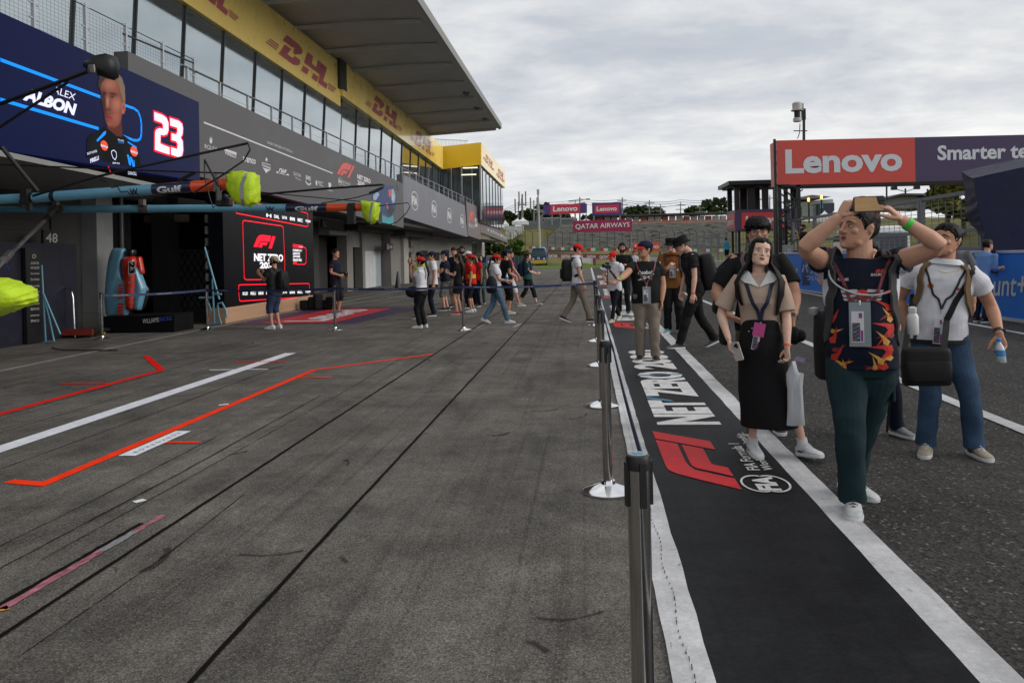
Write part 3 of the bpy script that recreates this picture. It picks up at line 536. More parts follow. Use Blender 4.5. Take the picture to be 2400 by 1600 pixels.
# racing car picture at the banner's far end
BL1, BL2, BL3, DK = (M(n, c, .5, var=.1, vs=4) for n, c in (('print_blue', (.02, .05, .15)), ('print_teal', (.05, .30, .36)), ('print_pale_blue', (.30, .38, .5)), ('print_dark', (.02, .022, .03))))
P = lambda pts, m, d=.006: pq(mb, pl, [z5(*p) for p in pts], m, d)
P([(1640, 690), (1760, 600), (1850, 610), (1880, 700), (1870, 830), (1820, 900), (1760, 860), (1700, 820)], 3); P([(1745, 880), (1800, 905), (1850, 880), (1852, 970), (1745, 945)], 4); P([(1700, 850), (1722, 820), (1742, 850), (1748, 920), (1738, 965), (1712, 950), (1700, 910)], 6, .009); P([(1830, 640), (1850, 640), (1868, 700), (1862, 760), (1842, 770), (1828, 730)], 5, .009)
P([(1800, 650), (1822, 640), (1826, 700), (1808, 720)], 2, .012); P([(1660, 700), (1700, 660), (1720, 690), (1690, 740), (1665, 745)], 5, .012); P([(1790, 800), (1840, 790), (1860, 830), (1830, 880), (1800, 870)], 6, .012); P([(1838, 690), (1848, 700), (1846, 745), (1838, 740)], 1, .015); P([(1870, 590), (1890, 620), (1897, 660), (1885, 650)], 6); P([(1780, 770), (1792, 765), (1800, 820), (1790, 830)], 2, .015)
mb.obj('banner_panel', [BANN, BANW, BANR, BL1, BL2, BL3, DK], gb)
fb = empty('badge_banner', (XF, 49, 3.3), 'blue grey banner with four round white badges above garage 55', 'banner')
mb = MB(); slab(mb, pl, [(946.7, 509), (1096, 555.6), (1089, 481.5), (943, 408.5)], .3); slab(mb, PYY(38.7), [(934.5, 408), (946, 408), (946, 512), (937, 512)], .1, 0, (0, -1, 0))
for a, b, c, dd in ((250, 952, 312, 768), (435, 1020, 484, 855), (580, 1072, 622, 925), (700, 1116, 735, 983)):
    sl = .17*(c-a)/62*1.5; o = pl(*zz9(a, b-10)); fr = Fr(o, pl(*zz9(c, b-10+(c-a)*.33))-o, pl(*zz9(a, dd-2))-o); fia(mb, fr, 1, 1, 1, .008)
mb.obj('banner_panel', [BANN2, BANW], fb)
ob = empty('red_logo_banner', (XF, 63, 3.2), 'brownish grey banner panel with a red racing logo between badges and end block', 'banner')
mb = MB(); slab(mb, pl, [(1096.5, 552), (1126.6, 562), (1126.6, 487), (1092.5, 472.5)], .3); f1logo(mb, pl, zz9(775, 1050), zz9(822, 1058), zz9(780, 960), 2); tq(mb, pl, 'NET ZERO', zz9(832, 1060), zz9(875, 1075), zz9(832, 1022), 1, bold=.05); tq(mb, pl, '2030', zz9(834, 1100), zz9(858, 1108), zz9(834, 1068), 1, bold=.05); tq(mb, pl, 'FIA F1', zz9(780, 1105), zz9(828, 1122), zz9(780, 1070), 1); mb.obj('banner_panel', [BANN3, BANW, BANR], ob)
mb = MB(); lq(mb, pl, [zz9(950, 1035), zz9(1112, 1122)], .07, 0, .02); tq(mb, pl, 'GLOBAL PARTNERS', zz9(1022, 1060), zz9(1058, 1078), zz9(1022, 1046), 0, d=.02)
for i, (x, y) in enumerate(((955, 1130), (982, 1142), (1003, 1150), (1025, 1158), (1046, 1172), (1066, 1182), (1080, 1185), (1096, 1195), (1112, 1205))): tq(mb, pl, ('8', 'iii', 'mm', 'H', 'DH', 'Q', 'E', 'C', 'O')[i], zz9(x-6, y+12), zz9(x+7, y+17), zz9(x-6, y-14), 0, d=.02, bold=.03)
mb.obj('lettering', BANW, EB)
# ------------------------------------------------------------------ big screen with driver portrait
def SC(n, h, k=1.0, e=1.0): return M(n, C(h, k), .35, emit=e, var=0.03, vs=30, spec=.1)
SN, SB, SW, SR, SK1, SK2, SK3, SH, SKK, SO, SH2 = (SC('screen_'+n, h, k, e) for n, h, k, e in (('navy', '#081a5c', .30, .42), ('sky_blue', '#0a86e8', .8, .8), ('white', '#dadcf8', .8, .7), ('red', '#f01028', .8, .8), ('skin', '#a85c48', .6, .6), ('skin_dark', '#6a2a22', .55, .55), ('skin_light', '#d49a84', .6, .6), ('hair', '#4c3a30', .6, .6), ('black', '#06070c', .6, .5), ('orange', '#e8502c', .7, .7), ('blond', '#a89482', .6, .6)))
sc = empty('video_screen', (-8.85, 14, 3.4), 'dark blue video screen over the garages with a driver portrait and number 23', 'screen')
mb = MB(); z1 = Zc(0, 3.92, 0, 0); pl = PXX(-8.75); slab(mb, pl, [(-400, 281), (0, 351), (469, 425), (466, 240), (-400, -153)], .3, 0)
P = lambda pts, m, d=.004: pq(mb, pl, [z1(*p) for p in pts], m, d)
lq(mb, pl, [z1(-900, 250), z1(0, 550), z1(915, 890)], .055, 1, .004); lq(mb, pl, [z1(-900, 700), z1(0, 915), z1(900, 1182)], .055, 1, .004); lq(mb, pl, [z1(1155, 972), z1(1230, 998), z1(1268, 1028), z1(1288, 1080), z1(1297, 1140), z1(1297, 1230), z1(1288, 1275), z1(1262, 1292), z1(1220, 1288), z1(1130, 1250)], .05, 1, .004)
tq(mb, pl, 'ALEX', z1(478, 852), z1(682, 925), z1(492, 790), 2, bold=.0, d=.008); tq(mb, pl, 'ALBON', z1(205, 920), z1(690, 1068), z1(222, 800), 2, bold=.055, shear=.15, d=.008)
D2 = [(1412, 1030), (1490, 1058), (1525, 1085), (1543, 1130), (1543, 1200), (1530, 1235), (1500, 1245), (1470, 1240), (1468, 1320), (1553, 1355), (1553, 1422), (1418, 1378), (1420, 1215), (1432, 1190), (1460, 1178), (1492, 1185), (1494, 1150), (1480, 1130), (1414, 1105)]
D3 = [(1556, 1085), (1640, 1112), (1668, 1140), (1676, 1180), (1672, 1235), (1655, 1265), (1674, 1300), (1678, 1380), (1668, 1430), (1640, 1448), (1566, 1422), (1566, 1352), (1622, 1370), (1628, 1325), (1612, 1300), (1570, 1288), (1570, 1225), (1612, 1236), (1626, 1210), (1622, 1175), (1560, 1155)]
for D_ in (D2, D3): lq(mb, pl, [z1(*q) for q in D_+[D_[0]]], .075, 3, .006); P(D_, 2, .012)
# the portrait shown on the screen, as a picture of soft colour fields
def pmask(X, Y, pts, soft):
    p = np.array(pts, float); ins = np.zeros(X.shape, bool); d = np.full(X.shape, 1e9); n = len(p)
    for i in range(n):
        (x0, y0), (x1, y1) = p[i], p[(i+1) % n]; c_ = ((y0 > Y) != (y1 > Y)) & (X < (x1-x0)*(Y-y0)/(y1-y0+1e-9)+x0); ins ^= c_
        t = np.clip(((X-x0)*(x1-x0)+(Y-y0)*(y1-y0))/((x1-x0)**2+(y1-y0)**2), 0, 1); d = np.minimum(d, np.hypot(X-x0-t*(x1-x0), Y-y0-t*(y1-y0)))
    sd = np.where(ins, d, -d); return np.clip(sd/soft+.5, 0, 1)
gx, gy = np.meshgrid(np.arange(780, 1336, 5.0), np.arange(640, 1664, 6.0)); im = np.zeros(gx.shape+(3,)); al = np.zeros(gx.shape)
def lay(m, col): 
    global im, al
    c_ = np.array([lin(v/255) for v in col]) if not isinstance(col, np.ndarray) else col
    im = im*(1-m[..., None])+c_*m[..., None]; al = np.maximum(al, m)
def bl(x, y, rx, ry, k=1.0, rot=0.0): c_, s_ = math.cos(rot), math.sin(rot); u, v = (gx-x)*c_+(gy-y)*s_, -(gx-x)*s_+(gy-y)*c_; return k*np.exp(-((u/rx)**2+(v/ry)**2))
lay(pmask(gx, gy, [(795, 1700), (790, 1310), (800, 1260), (850, 1222), (925, 1195), (960, 1160), (1060, 1180), (1130, 1235), (1200, 1290), (1245, 1340), (1285, 1450), (1325, 1700)], 10), (9, 10, 15)); lay(bl(880, 1400, 60, 160, .25)*al, (40, 44, 56)); lay(bl(1180, 1450, 50, 140, .2)*al, (44, 48, 60))
lay(pmask(gx, gy, [(950, 1080), (1118, 1050), (1122, 1265), (1070, 1258), (985, 1185)], 12), (96, 48, 38)); m_ = al.copy()
lay(pmask(gx, gy, [(918, 770), (930, 715), (1010, 685), (1090, 710), (1138, 800), (1142, 930), (1122, 1060), (1088, 1150), (1040, 1182), (1000, 1168), (962, 1110), (938, 1000), (922, 900)], 9), (140, 78, 63))
fm = pmask(gx, gy, [(918, 770), (930, 715), (1010, 685), (1090, 710), (1138, 800), (1142, 930), (1122, 1060), (1088, 1150), (1040, 1182), (1000, 1168), (962, 1110), (938, 1000), (922, 900)], 9)
for args, col in (((945, 980, 58, 210, .9), (44, 21, 19)), ((1128, 900, 30, 170, .7), (78, 40, 33)), ((1070, 960, 46, 60, .75), (186, 120, 100)), ((1000, 780, 60, 50, .5), (196, 130, 110)), ((985, 930, 14, 70, .7), (205, 140, 122)), ((1060, 1080, 40, 50, .35), (188, 118, 100)), ((1010, 1185, 70, 22, .8), (70, 36, 30)), ((1025, 1040, 30, 12, .4), (120, 62, 52)), ((955, 875, 26, 22, .75), (60, 30, 26)), ((1035, 880, 36, 20, .7), (78, 40, 34)), ((990, 1008, 24, 14, .8), (84, 38, 34)), ((1000, 1140, 26, 20, .35), (180, 112, 96))): lay(bl(*args)*fm, col)
for x, y, rx, ry, k, r_, col in ((955, 856, 26, 8, .9, .05, (40, 26, 22)), (1036, 862, 38, 9, .9, .2, (44, 28, 23)), (956, 884, 15, 6, .9, .05, (16, 11, 11)), (1036, 894, 20, 7, .9, .15, (18, 12, 12)), (966, 886, 5, 4, .6, 0, (190, 170, 160)), (1050, 898, 6, 4, .6, 0, (190, 170, 160)), (996, 1074, 30, 9, .9, .25, (150, 50, 50)), (1000, 1094, 26, 9, .8, .25, (172, 70, 64)), (998, 1083, 30, 3.5, .95, .25, (60, 20, 22)), (974, 1004, 7, 6, .8, 0, (40, 18, 16)), (1003, 1008, 7, 5, .7, 0, (50, 22, 20))): lay(bl(x, y, rx, ry, k, r_)*fm, col)
lay(pmask(gx, gy, [(1115, 955), (1130, 935), (1150, 940), (1153, 1010), (1138, 1060), (1116, 1040)], 7), (176, 104, 88)); lay(bl(1132, 990, 8, 28, .7), (96, 46, 40))
hm_ = pmask(gx, gy, [(893, 790), (905, 690), (960, 645), (1060, 645), (1122, 720), (1148, 800), (1152, 930), (1132, 950), (1112, 880), (1092, 790), (1045, 735), (965, 725), (928, 770), (918, 840)], 10); st_ = .5+.5*np.sin(gx*.55+gy*.16+2.5*np.sin(gx*.11-gy*.05)); lay(hm_, (52, 40, 34)); lay(hm_*np.clip((gx-985)/110, 0, 1)*(.35+.65*st_), (150, 126, 106)); lay(hm_*st_*.35*(gx < 1010), (96, 76, 62))
lay(pmask(gx, gy, [(980, 1180), (1070, 1252), (1118, 1258), (1140, 1240), (1142, 1310), (1060, 1300), (955, 1245)], 9), (10, 11, 16))
ny_, nx_ = gx.shape; pmb = MB(); vs = [pl(*z1(gx[j, i], gy[j, i]))+V(.0065, 0, 0) for j in range(ny_) for i in range(nx_)]; fs = [(j*nx_+i, (j+1)*nx_+i, (j+1)*nx_+i+1, j*nx_+i+1) for j in range(ny_-1) for i in range(nx_-1) if min(al[j, i], al[j+1, i], al[j, i+1], al[j+1, i+1]) > .5 and pl(*z1(gx[j, i], gy[j, i]))[2] > PX(*z1(gx[j, i], 1400), -8.75)[2]*0+3.47-.0*gx[j, i]]
pmb.add(vs, fs); pm = bpy.data.materials.new('screen_picture'); pm.use_nodes = True; b_ = pm.node_tree.nodes['Principled BSDF']; at_ = pm.node_tree.nodes.new('ShaderNodeVertexColor'); at_.layer_name = 'picture'; mm_ = pm.node_tree.nodes.new('ShaderNodeMix'); mm_.data_type = 'RGBA'; mm_.blend_type = 'MULTIPLY'; mm_.inputs[0].default_value = 1; mm_.inputs[7].default_value = (.5, .5, .5, 1); pm.node_tree.links.new(at_.outputs[0], mm_.inputs[6]); pm.node_tree.links.new(mm_.outputs[2], b_.inputs['Base Color']); pm.node_tree.links.new(at_.outputs[0], b_.inputs['Emission Color']); b_.inputs['Emission Strength'].default_value = .42; b_.inputs['Specular IOR Level'].default_value = .1
po = pmb.obj('portrait', pm, sc); ca_ = po.data.color_attributes.new('picture', 'FLOAT_COLOR', 'POINT'); ca_.data.foreach_set('color', np.concatenate([im.reshape(-1, 3), np.ones((ny_*nx_, 1))], 1).ravel())
for q in ([(880, 1290), (950, 1210), (970, 1205), (965, 1235), (890, 1305)], [(1168, 1298), (1250, 1350), (1250, 1366), (1168, 1312)], [(1160, 1420), (1178, 1425), (1196, 1490), (1190, 1440), (1206, 1448), (1226, 1510), (1222, 1470), (1230, 1474), (1234, 1545), (1214, 1530), (1200, 1480), (1196, 1525), (1180, 1515)]): P(q, 1, .012)
for cx_, cy_ in ((952, 1338), (1226, 1392)):
    P([(cx_+34*math.cos(a), cy_+46*math.sin(a)+.35*34*math.cos(a)) for a in np.linspace(0, 6.2, 20)], 9, .012); P([(cx_-30, cy_-12), (cx_+30, cy_+8), (cx_+30, cy_+24), (cx_-30, cy_+6)], 2, .014); tq(mb, pl, 'Gulf', z1(cx_-26, cy_+4), z1(cx_+26, cy_+20), z1(cx_-26, cy_-12), 0, d=.018)
lq(mb, pl, [z1(1018, 1392), z1(1040, 1380), z1(1062, 1400), z1(1066, 1440), z1(1052, 1470), z1(1032, 1450), z1(1020, 1415), z1(1018, 1392)], .014, 2, .012); tq(mb, pl, 'acronis', z1(795, 1424), z1(885, 1398), z1(795, 1396), 2, d=.012); tq(mb, pl, 'PIRELLI', z1(825, 1500), z1(903, 1468), z1(822, 1462), 2, d=.012, bold=.03); tq(mb, pl, 'BM4', z1(1030, 1505), z1(1092, 1510), z1(1032, 1490), 2, d=.012); tq(mb, pl, 'WILLIAMS', z1(1072, 1292), z1(1128, 1305), z1(1072, 1276), 2, d=.02); tq(mb, pl, 'RACING', z1(1078, 1315), z1(1130, 1322), z1(1078, 1300), 1, d=.02); tq(mb, pl, 'DURACELL', z1(1172, 1604), z1(1250, 1612), z1(1172, 1574), 2, d=.012); lq(mb, pl, [z1(990, 1530), z1(1012, 1590), z1(1040, 1600)], .02, 3, .012)
mb.obj('display_panel', [SN, SB, SW, SR, SK1, SK2, SK3, SH, SKK, SO, SH2], sc)
mb = MB(); slab(mb, PXX(-8.6), [(-400, 284), (0, 352), (204, 396), (362, 430), (440, 447), (440, 452), (362, 439), (204, 406), (0, 366), (-400, 300)], 2.8); mb.obj('awning_lip', CANE, B)
# ------------------------------------------------------------------ numbers over the garages
NUMB = M('number_plate_black', (.012, .012, .012), .5, var=.1); NUMW = M('number_white', (.42, .41, .39), .5, var=.05)
for s, pts, X, tl in (('48', (102, 574, 139, 538), -11.45, 'black plate numbered 48 on the dark wall beside the light pillar'), ('52', (755, 534, 767, 514), -11.6, 'small black plate numbered 52 above the opening beside the red screen'), ('54', (905, 586, 921, 570), -11.3, 'black plate numbered 54 high on a grey garage pillar'), ('55', (955, 593, 969, 578), -11.35, 'black plate numbered 55 on the last garage pillar')):
    a, b, c, d_ = pts; mb = MB(); pl = PXX(X); slab(mb, pl, [(a, b), (c, b+(c-a)*.02), (c, d_+(c-a)*.05), (a, d_)], .06, 0); w = c-a; tq(mb, pl, s, (a+w*.14, b-5*w/37*1.0-1), (c-w*.12, b-4*w/37-1), (a+w*.14, d_+(b-d_)*.22), 1, bold=.01)
    o = PX((a+c)/2, b, X); r = empty('number_plate', o, tl, 'sign'); mb.obj('plate', [NUMB, NUMW], r)
# ------------------------------------------------------------------ pit wall and what stands behind it
def PV(a, b):
    """upright plane through two ground points"""
    a, b = V(*a, 0), V(*b, 0); n = norm(np.cross(b-a, V(0, 0, 1)))
    return lambda px, py: (lambda d: CAMP+d*(((a-CAMP) @ n)/(d @ n)))(ray(px, py)), n
BLUE = M('banner_bright_blue', (.012, .16, .64), .45, var=.05, vs=.8); BLUED = M('banner_deep_blue', (.006, .06, .33), .45, var=.05); PWH = M('wall_white', (.42, .43, .44), .6, var=.15, vs=2); GALV = M('galvanised_steel', (.17, .185, .205), .5, metal=.5, var=.12, vs=5); RAILC = M('rail_grey', (.30, .31, .32), .5, metal=.3, var=.1)
WA, WB = (9.4, 2.6), (7.93, 34.0)
pw = empty('pit_wall', (8.3, 25, 0), 'bright blue advertising wall along the right edge of the lane with white lettering', 'wall')
pl, pn = PV(WA, WB); sgn = -1 if pn[0] > 0 else 1; wn = pn*sgn
ex = norm(V(WB[0]-WA[0], WB[1]-WA[1], 0)); fr = Fr((*WA, 0), ex, (0, 0, 1)); Lw = math.hypot(WB[0]-WA[0], WB[1]-WA[1])
fl = 1 if fr.n @ wn > 0 else -1
mb = MB(); mb.fbox(fr, 0, Lw, 0.06, 1.40, 0, -.28*fl, 0); mb.obj('banner_face', BLUE, pw, fixn=True)
mb = MB(); mb.fbox(fr, 0, Lw, 1.40, 1.46, .02*fl, -.32*fl, 0); mb.obj('capping', M('cap_pale_blue', (.35, .42, .58), .5, var=.08), pw, fixn=True, bevel=.01)
mb = MB(); mb.fbox(fr, 0, Lw, 0, .06, .04*fl, -.28*fl, 0); mb.obj('kerb_base', PWH, pw, fixn=True)
mb = MB()
tq(mb, pl, 'paramount+', (2218, 706), (2408, 712), (2218, 652), 0, bold=.01, shear=.15, d=.01); tq(mb, pl, 'paramount+', (1800, 640), (1872, 646), (1800, 624), 0, shear=.15, d=.01); tq(mb, pl, 'パラマウント', (1880, 639), (1985, 650), (1880, 617), 0, bold=.015, d=.012); tq(mb, pl, 'ついに日本上陸', (1890, 657), (1990, 668), (1890, 643), 0, bold=.015, d=.012)
tq(mb, pl, 'paramount+', (2050, 676), (2130, 684), (2050, 650), 0, shear=.15, d=.01)
pq(mb, pl, [(1889+12*math.cos(a), 634+34*math.sin(a)) for a in np.linspace(0, 6.1, 24)], 1, .006, wn); pq(mb, pl, [(1880, 668), (1884, 640), (1889, 628), (1894, 642), (1899, 668)], 2, .009, wn)
mb.obj('lettering', [M('print_white', (.55, .57, .6), .5, var=.05), BLUED, M('print_navy', (.004, .02, .13), .5, var=.05)], pw)
w2 = empty('concrete_wall', (8.0, 60, 0), 'white concrete pit wall with grey rail running on beyond the blue wall', 'wall')
mb = MB(); mb.box(7.93, 8.25, 34.05, 110, 0, 1.0); mb.obj('wall_body', PWH, w2)
mb = MB()
for y in np.arange(34.5, 110, 1.5): mb.beam((8.1, y, 1.0), (8.1, y, 1.32), .05)
for z in (1.16, 1.32): mb.beam((8.1, 34.2, z), (8.1, 110, z), .05)
mb.obj('rail', RAILC, w2)
# catch fence of framed mesh panels
for i, y in enumerate(np.arange(19.5, 98, 3.45)):
    y1 = y+3.3; f = empty('mesh_fence_panel', (9.15, y, 0), 'galvanised wire mesh panel in the fence line behind the pit wall', 'fence panel', 'mesh fence panels behind the pit wall')
    mb = MB()
    for yy in (y, y1): mb.box(9.10, 9.20, yy-.05, yy+.05, 0, 2.92)
    for z in (2.87, 1.95, 1.5): mb.box(9.11, 9.19, y+.05, y1-.05, z-.045, z+.045)
    mb.obj('frame', GALV, f)
    mb = MB(); st = 1 if y < 40 else 2
    for z in np.arange(1.6, 2.85, .11*st): mb.beam((9.15, y, z), (9.15, y1, z), .012)
    for yy in np.arange(y+.2, y1, .42*st): mb.beam((9.15, yy, 1.5), (9.15, yy, 2.85), .012)
    mb.obj('mesh', M('fence_wire', (.2, .21, .22), .5, metal=.4, var=0), f)
# start gantry
gy = 36.8; RG = M('gantry_red', (.56, .062, .045), .45, var=.05, vs=.5); PG = M('gantry_purple', (.052, .034, .092), .45, var=.05, vs=.5); GW = M('gantry_white', (.60, .62, .66), .45, var=.03)
ga = empty('start_gantry', PY(1830, 590, gy)*V(1, 1, 0), 'red and purple overhead gantry sign on a black lattice tower behind the blue wall', 'gantry')
pl = PYY(gy); mb = MB(); slab(mb, pl, [(1823, 434), (2146, 426), (2144, 322), (1820, 329.5)], 1.3, 0, (0, -1, 0)); slab(mb, pl, [(2146.3, 426), (2700, 412), (2700, 309), (2144.3, 322)], 1.3, 1, (0, -1, 0))
tq(mb, pl, 'Lenovo', (1841, 408), (2115, 401), (1840, 351), 2, bold=.035, d=.01); a, b, c = pl(2197, 386.5), pl(2297, 384), pl(2197, 351); fr = Fr(a, norm(b-a), norm(c-a)); mb.text(fr, 'Smarter technology for all', 0, 0, None, np.linalg.norm(c-a)*1.28, 2, .01, bold=.03); mb.obj('sign_beam', [RG, PG, GW], ga)
mb = MB(); slab(mb, PYY(gy+.02), [(1826, 439), (2700, 418), (2700, 412.3), (1824, 434.3)], 1.2, 0, (0, -1, 0)); mb.obj('underside', BLK, ga)
tz = PY(1822, 434, gy)[2]; mb = MB()
xs = [PY(p, 500, gy)[0] for p in (1817, 1826, 1845, 1868)]
for x, y, w, z1 in ((xs[0], gy-.15, .10, tz+2.05), (xs[1]+.05, gy+.1, .16, tz), (xs[2], gy+.3, .12, tz), (xs[3]+.1, gy+.1, .16, tz), (xs[1]+.1, gy+1.2, .14, tz), (xs[3]+.1, gy+1.2, .14, tz)): mb.box(x-w/2, x+w/2, y-w/2, y+w/2, 0, z1)
mb.obj('tower_leg', BLK, ga); mb = MB()
zs = np.linspace(.6, tz, 6)
for i, (a, b) in enumerate(zip(zs[:-1], zs[1:])):
    x0, x1 = (xs[1]+.05, xs[3]+.1) if i % 2 else (xs[3]+.1, xs[1]+.05)
    mb.beam((x0, gy+.1, a), (x1, gy+.1, b), .07); mb.beam((x0, gy+1.2, a), (x1, gy+1.2, b), .06); mb.beam((xs[0], gy-.15, b), (xs[3], gy+.1, b), .05)
for z in np.linspace(tz, tz+2, 5): mb.beam((xs[0], gy-.15, z), (xs[1], gy+.4, z), .05)
mb.obj('tower_bracing', BLK, ga); a = PY(1844, 481, gy-.1); mb = MB(); mb.obox(a, .24, .2, .5, m=0); mb.lathe(a+V(0, -.11, 0), [(.09, 0), (.07, -.03), (.02, -.01)], 14, m=1, axis=(0, 1, 0)); mb.obj('loudspeaker', [BLK, M('cone_grey', (.06, .06, .06), .4, var=.1)], ga, bevel=.015)
a = PY(1866, 455, gy+.6); mb = MB(); mb.ell(a, .18, .18, .22); mb.beam(a, a+V(.3, 0, .2), .05); mb.obj('loudspeaker', BLK, ga, smooth=40)
ca = empty('pole_camera', PY(1884, 325, gy+.6), 'grey weatherproof camera on a black pole above the gantry sign', 'camera'); y = gy+.6
a, b = PY(1884, 330, y), PY(1884, 262, y); mb = MB(); mb.beam(a, b, .10); c, d = PY(1860, 307, y), PY(1892, 307, y); mb.beam(c, d, .04); mb.tube([PY(1875, 290, y), PY(1874, 312, y), PY(1869, 325, y)], .02, 6); mb.obj('pole', BLK, ca)
a = PY(1869, 286, y); mb = MB(); r = .20; mb.lathe(a, [(.14, 0), (.19, .02), (.19, .16), (.17, .18)], 16, 0); mb.lathe(a, [(.14, .19), (.14, .50)], 14, 1); mb.lathe(a, [(.27, .50), (.28, .54), (.21, .56), (.22, .84), (.15, .90), (.02, .90)], 16, 0); mb.obox(a+V(.3, .1, .35), .16, .2, .5, m=1); mb.obox(a+V(.22, .0, .72), .1, .2, .22, m=0); mb.obj('housing', [M('housing_grey', (.42, .42, .41), .4, var=.1), BLK], ca, smooth=40)
# timing booth on stilts
by = 46.0; X0 = 8.32; bo = empty('control_booth', (X0, by, 0), 'black glazed control booth on stilts with a red and purple parapet behind the fence', 'booth')
zt = Zc(0, 7.13, 1680, 420); X1 = PY(1872, 500, by)[0]; mb = MB(); mb.box(X0, X1, by, by+2.6, 2.72, 3.9, 0)
pl = PYY(by); slab(mb, pl, [zt(412, 830), zt(1165, 812), zt(1165, 545), (zt(412, 562))], .02, 1, (0, -1, 0)) if False else pq(mb, pl, [zt(412, 832), zt(1165, 812), zt(1165, 545), zt(412, 562)], 1, .02, (0, -1, 0)); tq(mb, pl, 'Lenovo', zt(483, 757), zt(1138, 735), zt(483, 620), 2, bold=.035, d=.03)
fr = Fr((X0-.01, by+2.6, 2.72), (0, -1, 0), (0, 0, 1)); mb.fpoly(fr, [(.02, .15), (2.58, .15), (2.58, 1.0), (.02, 1.0)], 1, .005); mb.text(fr, 'Lenovo', .15, .35, 2.2, .42, 2, .02, bold=.03); mb.obj('parapet', [PG, M('booth_red', (.52, .035, .035), .45, var=.05), GW], bo)
mb = MB(); mb.box(X0-.4, X1+.4, by-.5, by+3.2, 5.28, 5.50); mb.box(X0-.2, X1+.2, by-.2, by+2.9, 5.2, 5.28); mb.obj('roof', BLK, bo)
for x, w in ((X0+.14, .26), (PY(1762, 480, by)[0], .42), (PY(1795, 480, by)[0], .34), (X1-.1, .2)):
    for y in (by+.15, by+2.4): mb = MB(); mb.box(x-w/2, x+w/2, y-.1, y+.1, 3.9, 5.2); mb.obj('post', BLK, bo)
mb = MB()
for x in (X0+.25, X0+1.2, X1-.3):
    for y in (by+.3, by+2.3): mb.box(x-.06, x+.06, y-.06, y+.06, 0, 2.72)
mb.beam((X0+.25, by+.3, .2), (X0+1.2, by+2.3, 2.6), .05); mb.obj('stilts', BLK, bo)
# tarpaulin covered stand
tp = empty('covered_stand', (11, 20, 0), 'tall stand wrapped in dark navy tarpaulin behind the blue wall', 'stand')
bk = [(2253, 402), (2350, 380), (2500, 348), (2500, 620), (2300, 620), (2300, 556), (2278, 528), (2262, 508), (2264, 470)]; ft = [(2280, 418), (2370, 398), (2560, 360), (2560, 640), (2324, 640), (2310, 575), (2302, 530), (2293, 492), (2287, 455)]
mid = [((a[0]+b[0])/2, (a[1]+b[1])/2+1.5) for i, (a, b) in enumerate(zip(bk, ft))]
def sub(pts, Y): 
    o = []
    for i in range(len(pts)):
        a, b = pts[i], pts[(i+1) % len(pts)]
        for k in range(6): o.append(PY(a[0]+(b[0]-a[0])*k/6, a[1]+(b[1]-a[1])*k/6, Y))
    return o
mb = MB(); rs = [sub(bk, 19.3), sub(mid, 18.6), sub(ft, 17.9)]
for r in rs:
    for i, p in enumerate(r): p += V(.012*math.sin(i*1.7), .03*math.sin(i*.9+p[2]*3), 0)
mb.loft(rs, 0); mb.obj('tarpaulin', M('navy_tarpaulin', (.006, .009, .038), .62, var=.2, vs=2.5, bump=.5, bs=3, spec=.25), tp, smooth=35, fixn=True)
# white van on the track side
va = empty('white_van', (12.6, 37, 0), 'white van parked beyond the mesh fence with dark side windows', 'van')
VW = M('van_white', (.62, .64, .66), .25, coat=.6, var=.05); VG = M('van_glass', (.03, .035, .04), .08, var=.05); RUB = M('rubber_black', (.02, .02, .02), .8, var=.1)
prof = [(0, .45), (4.9, .45), (4.95, 1.0), (4.7, 1.35), (4.1, 2.2), (3.8, 2.45), (.5, 2.52), (.1, 2.35), (0, 1.4)]
mb = MB(); rings = []
for t, k in ((-.95, .86), (-.9, .97), (-.6, 1), (.6, 1), (.9, .97), (.95, .86)): rings.append([V(12.6+t, 35+u*1.0, .45+(z-.45)*(k if z > 1.2 else 1)) for u, z in prof])
mb.loft(rings); mb.obj('body', VW, va, smooth=30, bevel=.05, fixn=True)
for s in (-1, 1):
    fr = Fr((12.6+s*.97, 35, 0), (0, 1, 0), (0, 0, 1)); mb = MB(); mb.prism(fr, [(.5, 1.5), (4.2, 1.5), (3.85, 2.15), (.5, 2.2)], -.06, .02 if s > 0 else .02); mb.obj('side_window', VG, va, fixn=True)
    for u in (.9, 4.0): mb = MB(); mb.lathe((12.6+s*.86, 35+u, .34), [(.05, -.1), (.33, -.1), (.34, 0), (.33, .1), (.05, .1)], 18, 0, axis=(s, 0, 0)); mb.obj('wheel', RUB, va, smooth=40)
mb = MB(); mb.box(11.8, 13.4, 34.96, 35.0, 1.45, 2.2); mb.obj('rear_window', VG, va)
# a low bench box by the gantry
mb = MB(); a = PY(1846, 584, 34.6); mb.obox(V(a[0], 34.6, a[2]), .38, .3, .36); mb.text(Fr(V(a[0]-.03, 34.44, a[2]-.15), (1, 0, 0), (0, 0, 1)), 'D', 0, 0, .12, .16, 1); mb.obj('monitor_box', [M('box_grey', (.25, .25, .25), .5, var=.08), GW], at=a, bevel=.01, label='grey monitor box standing on the pit wall below the gantry tower', cat='box')
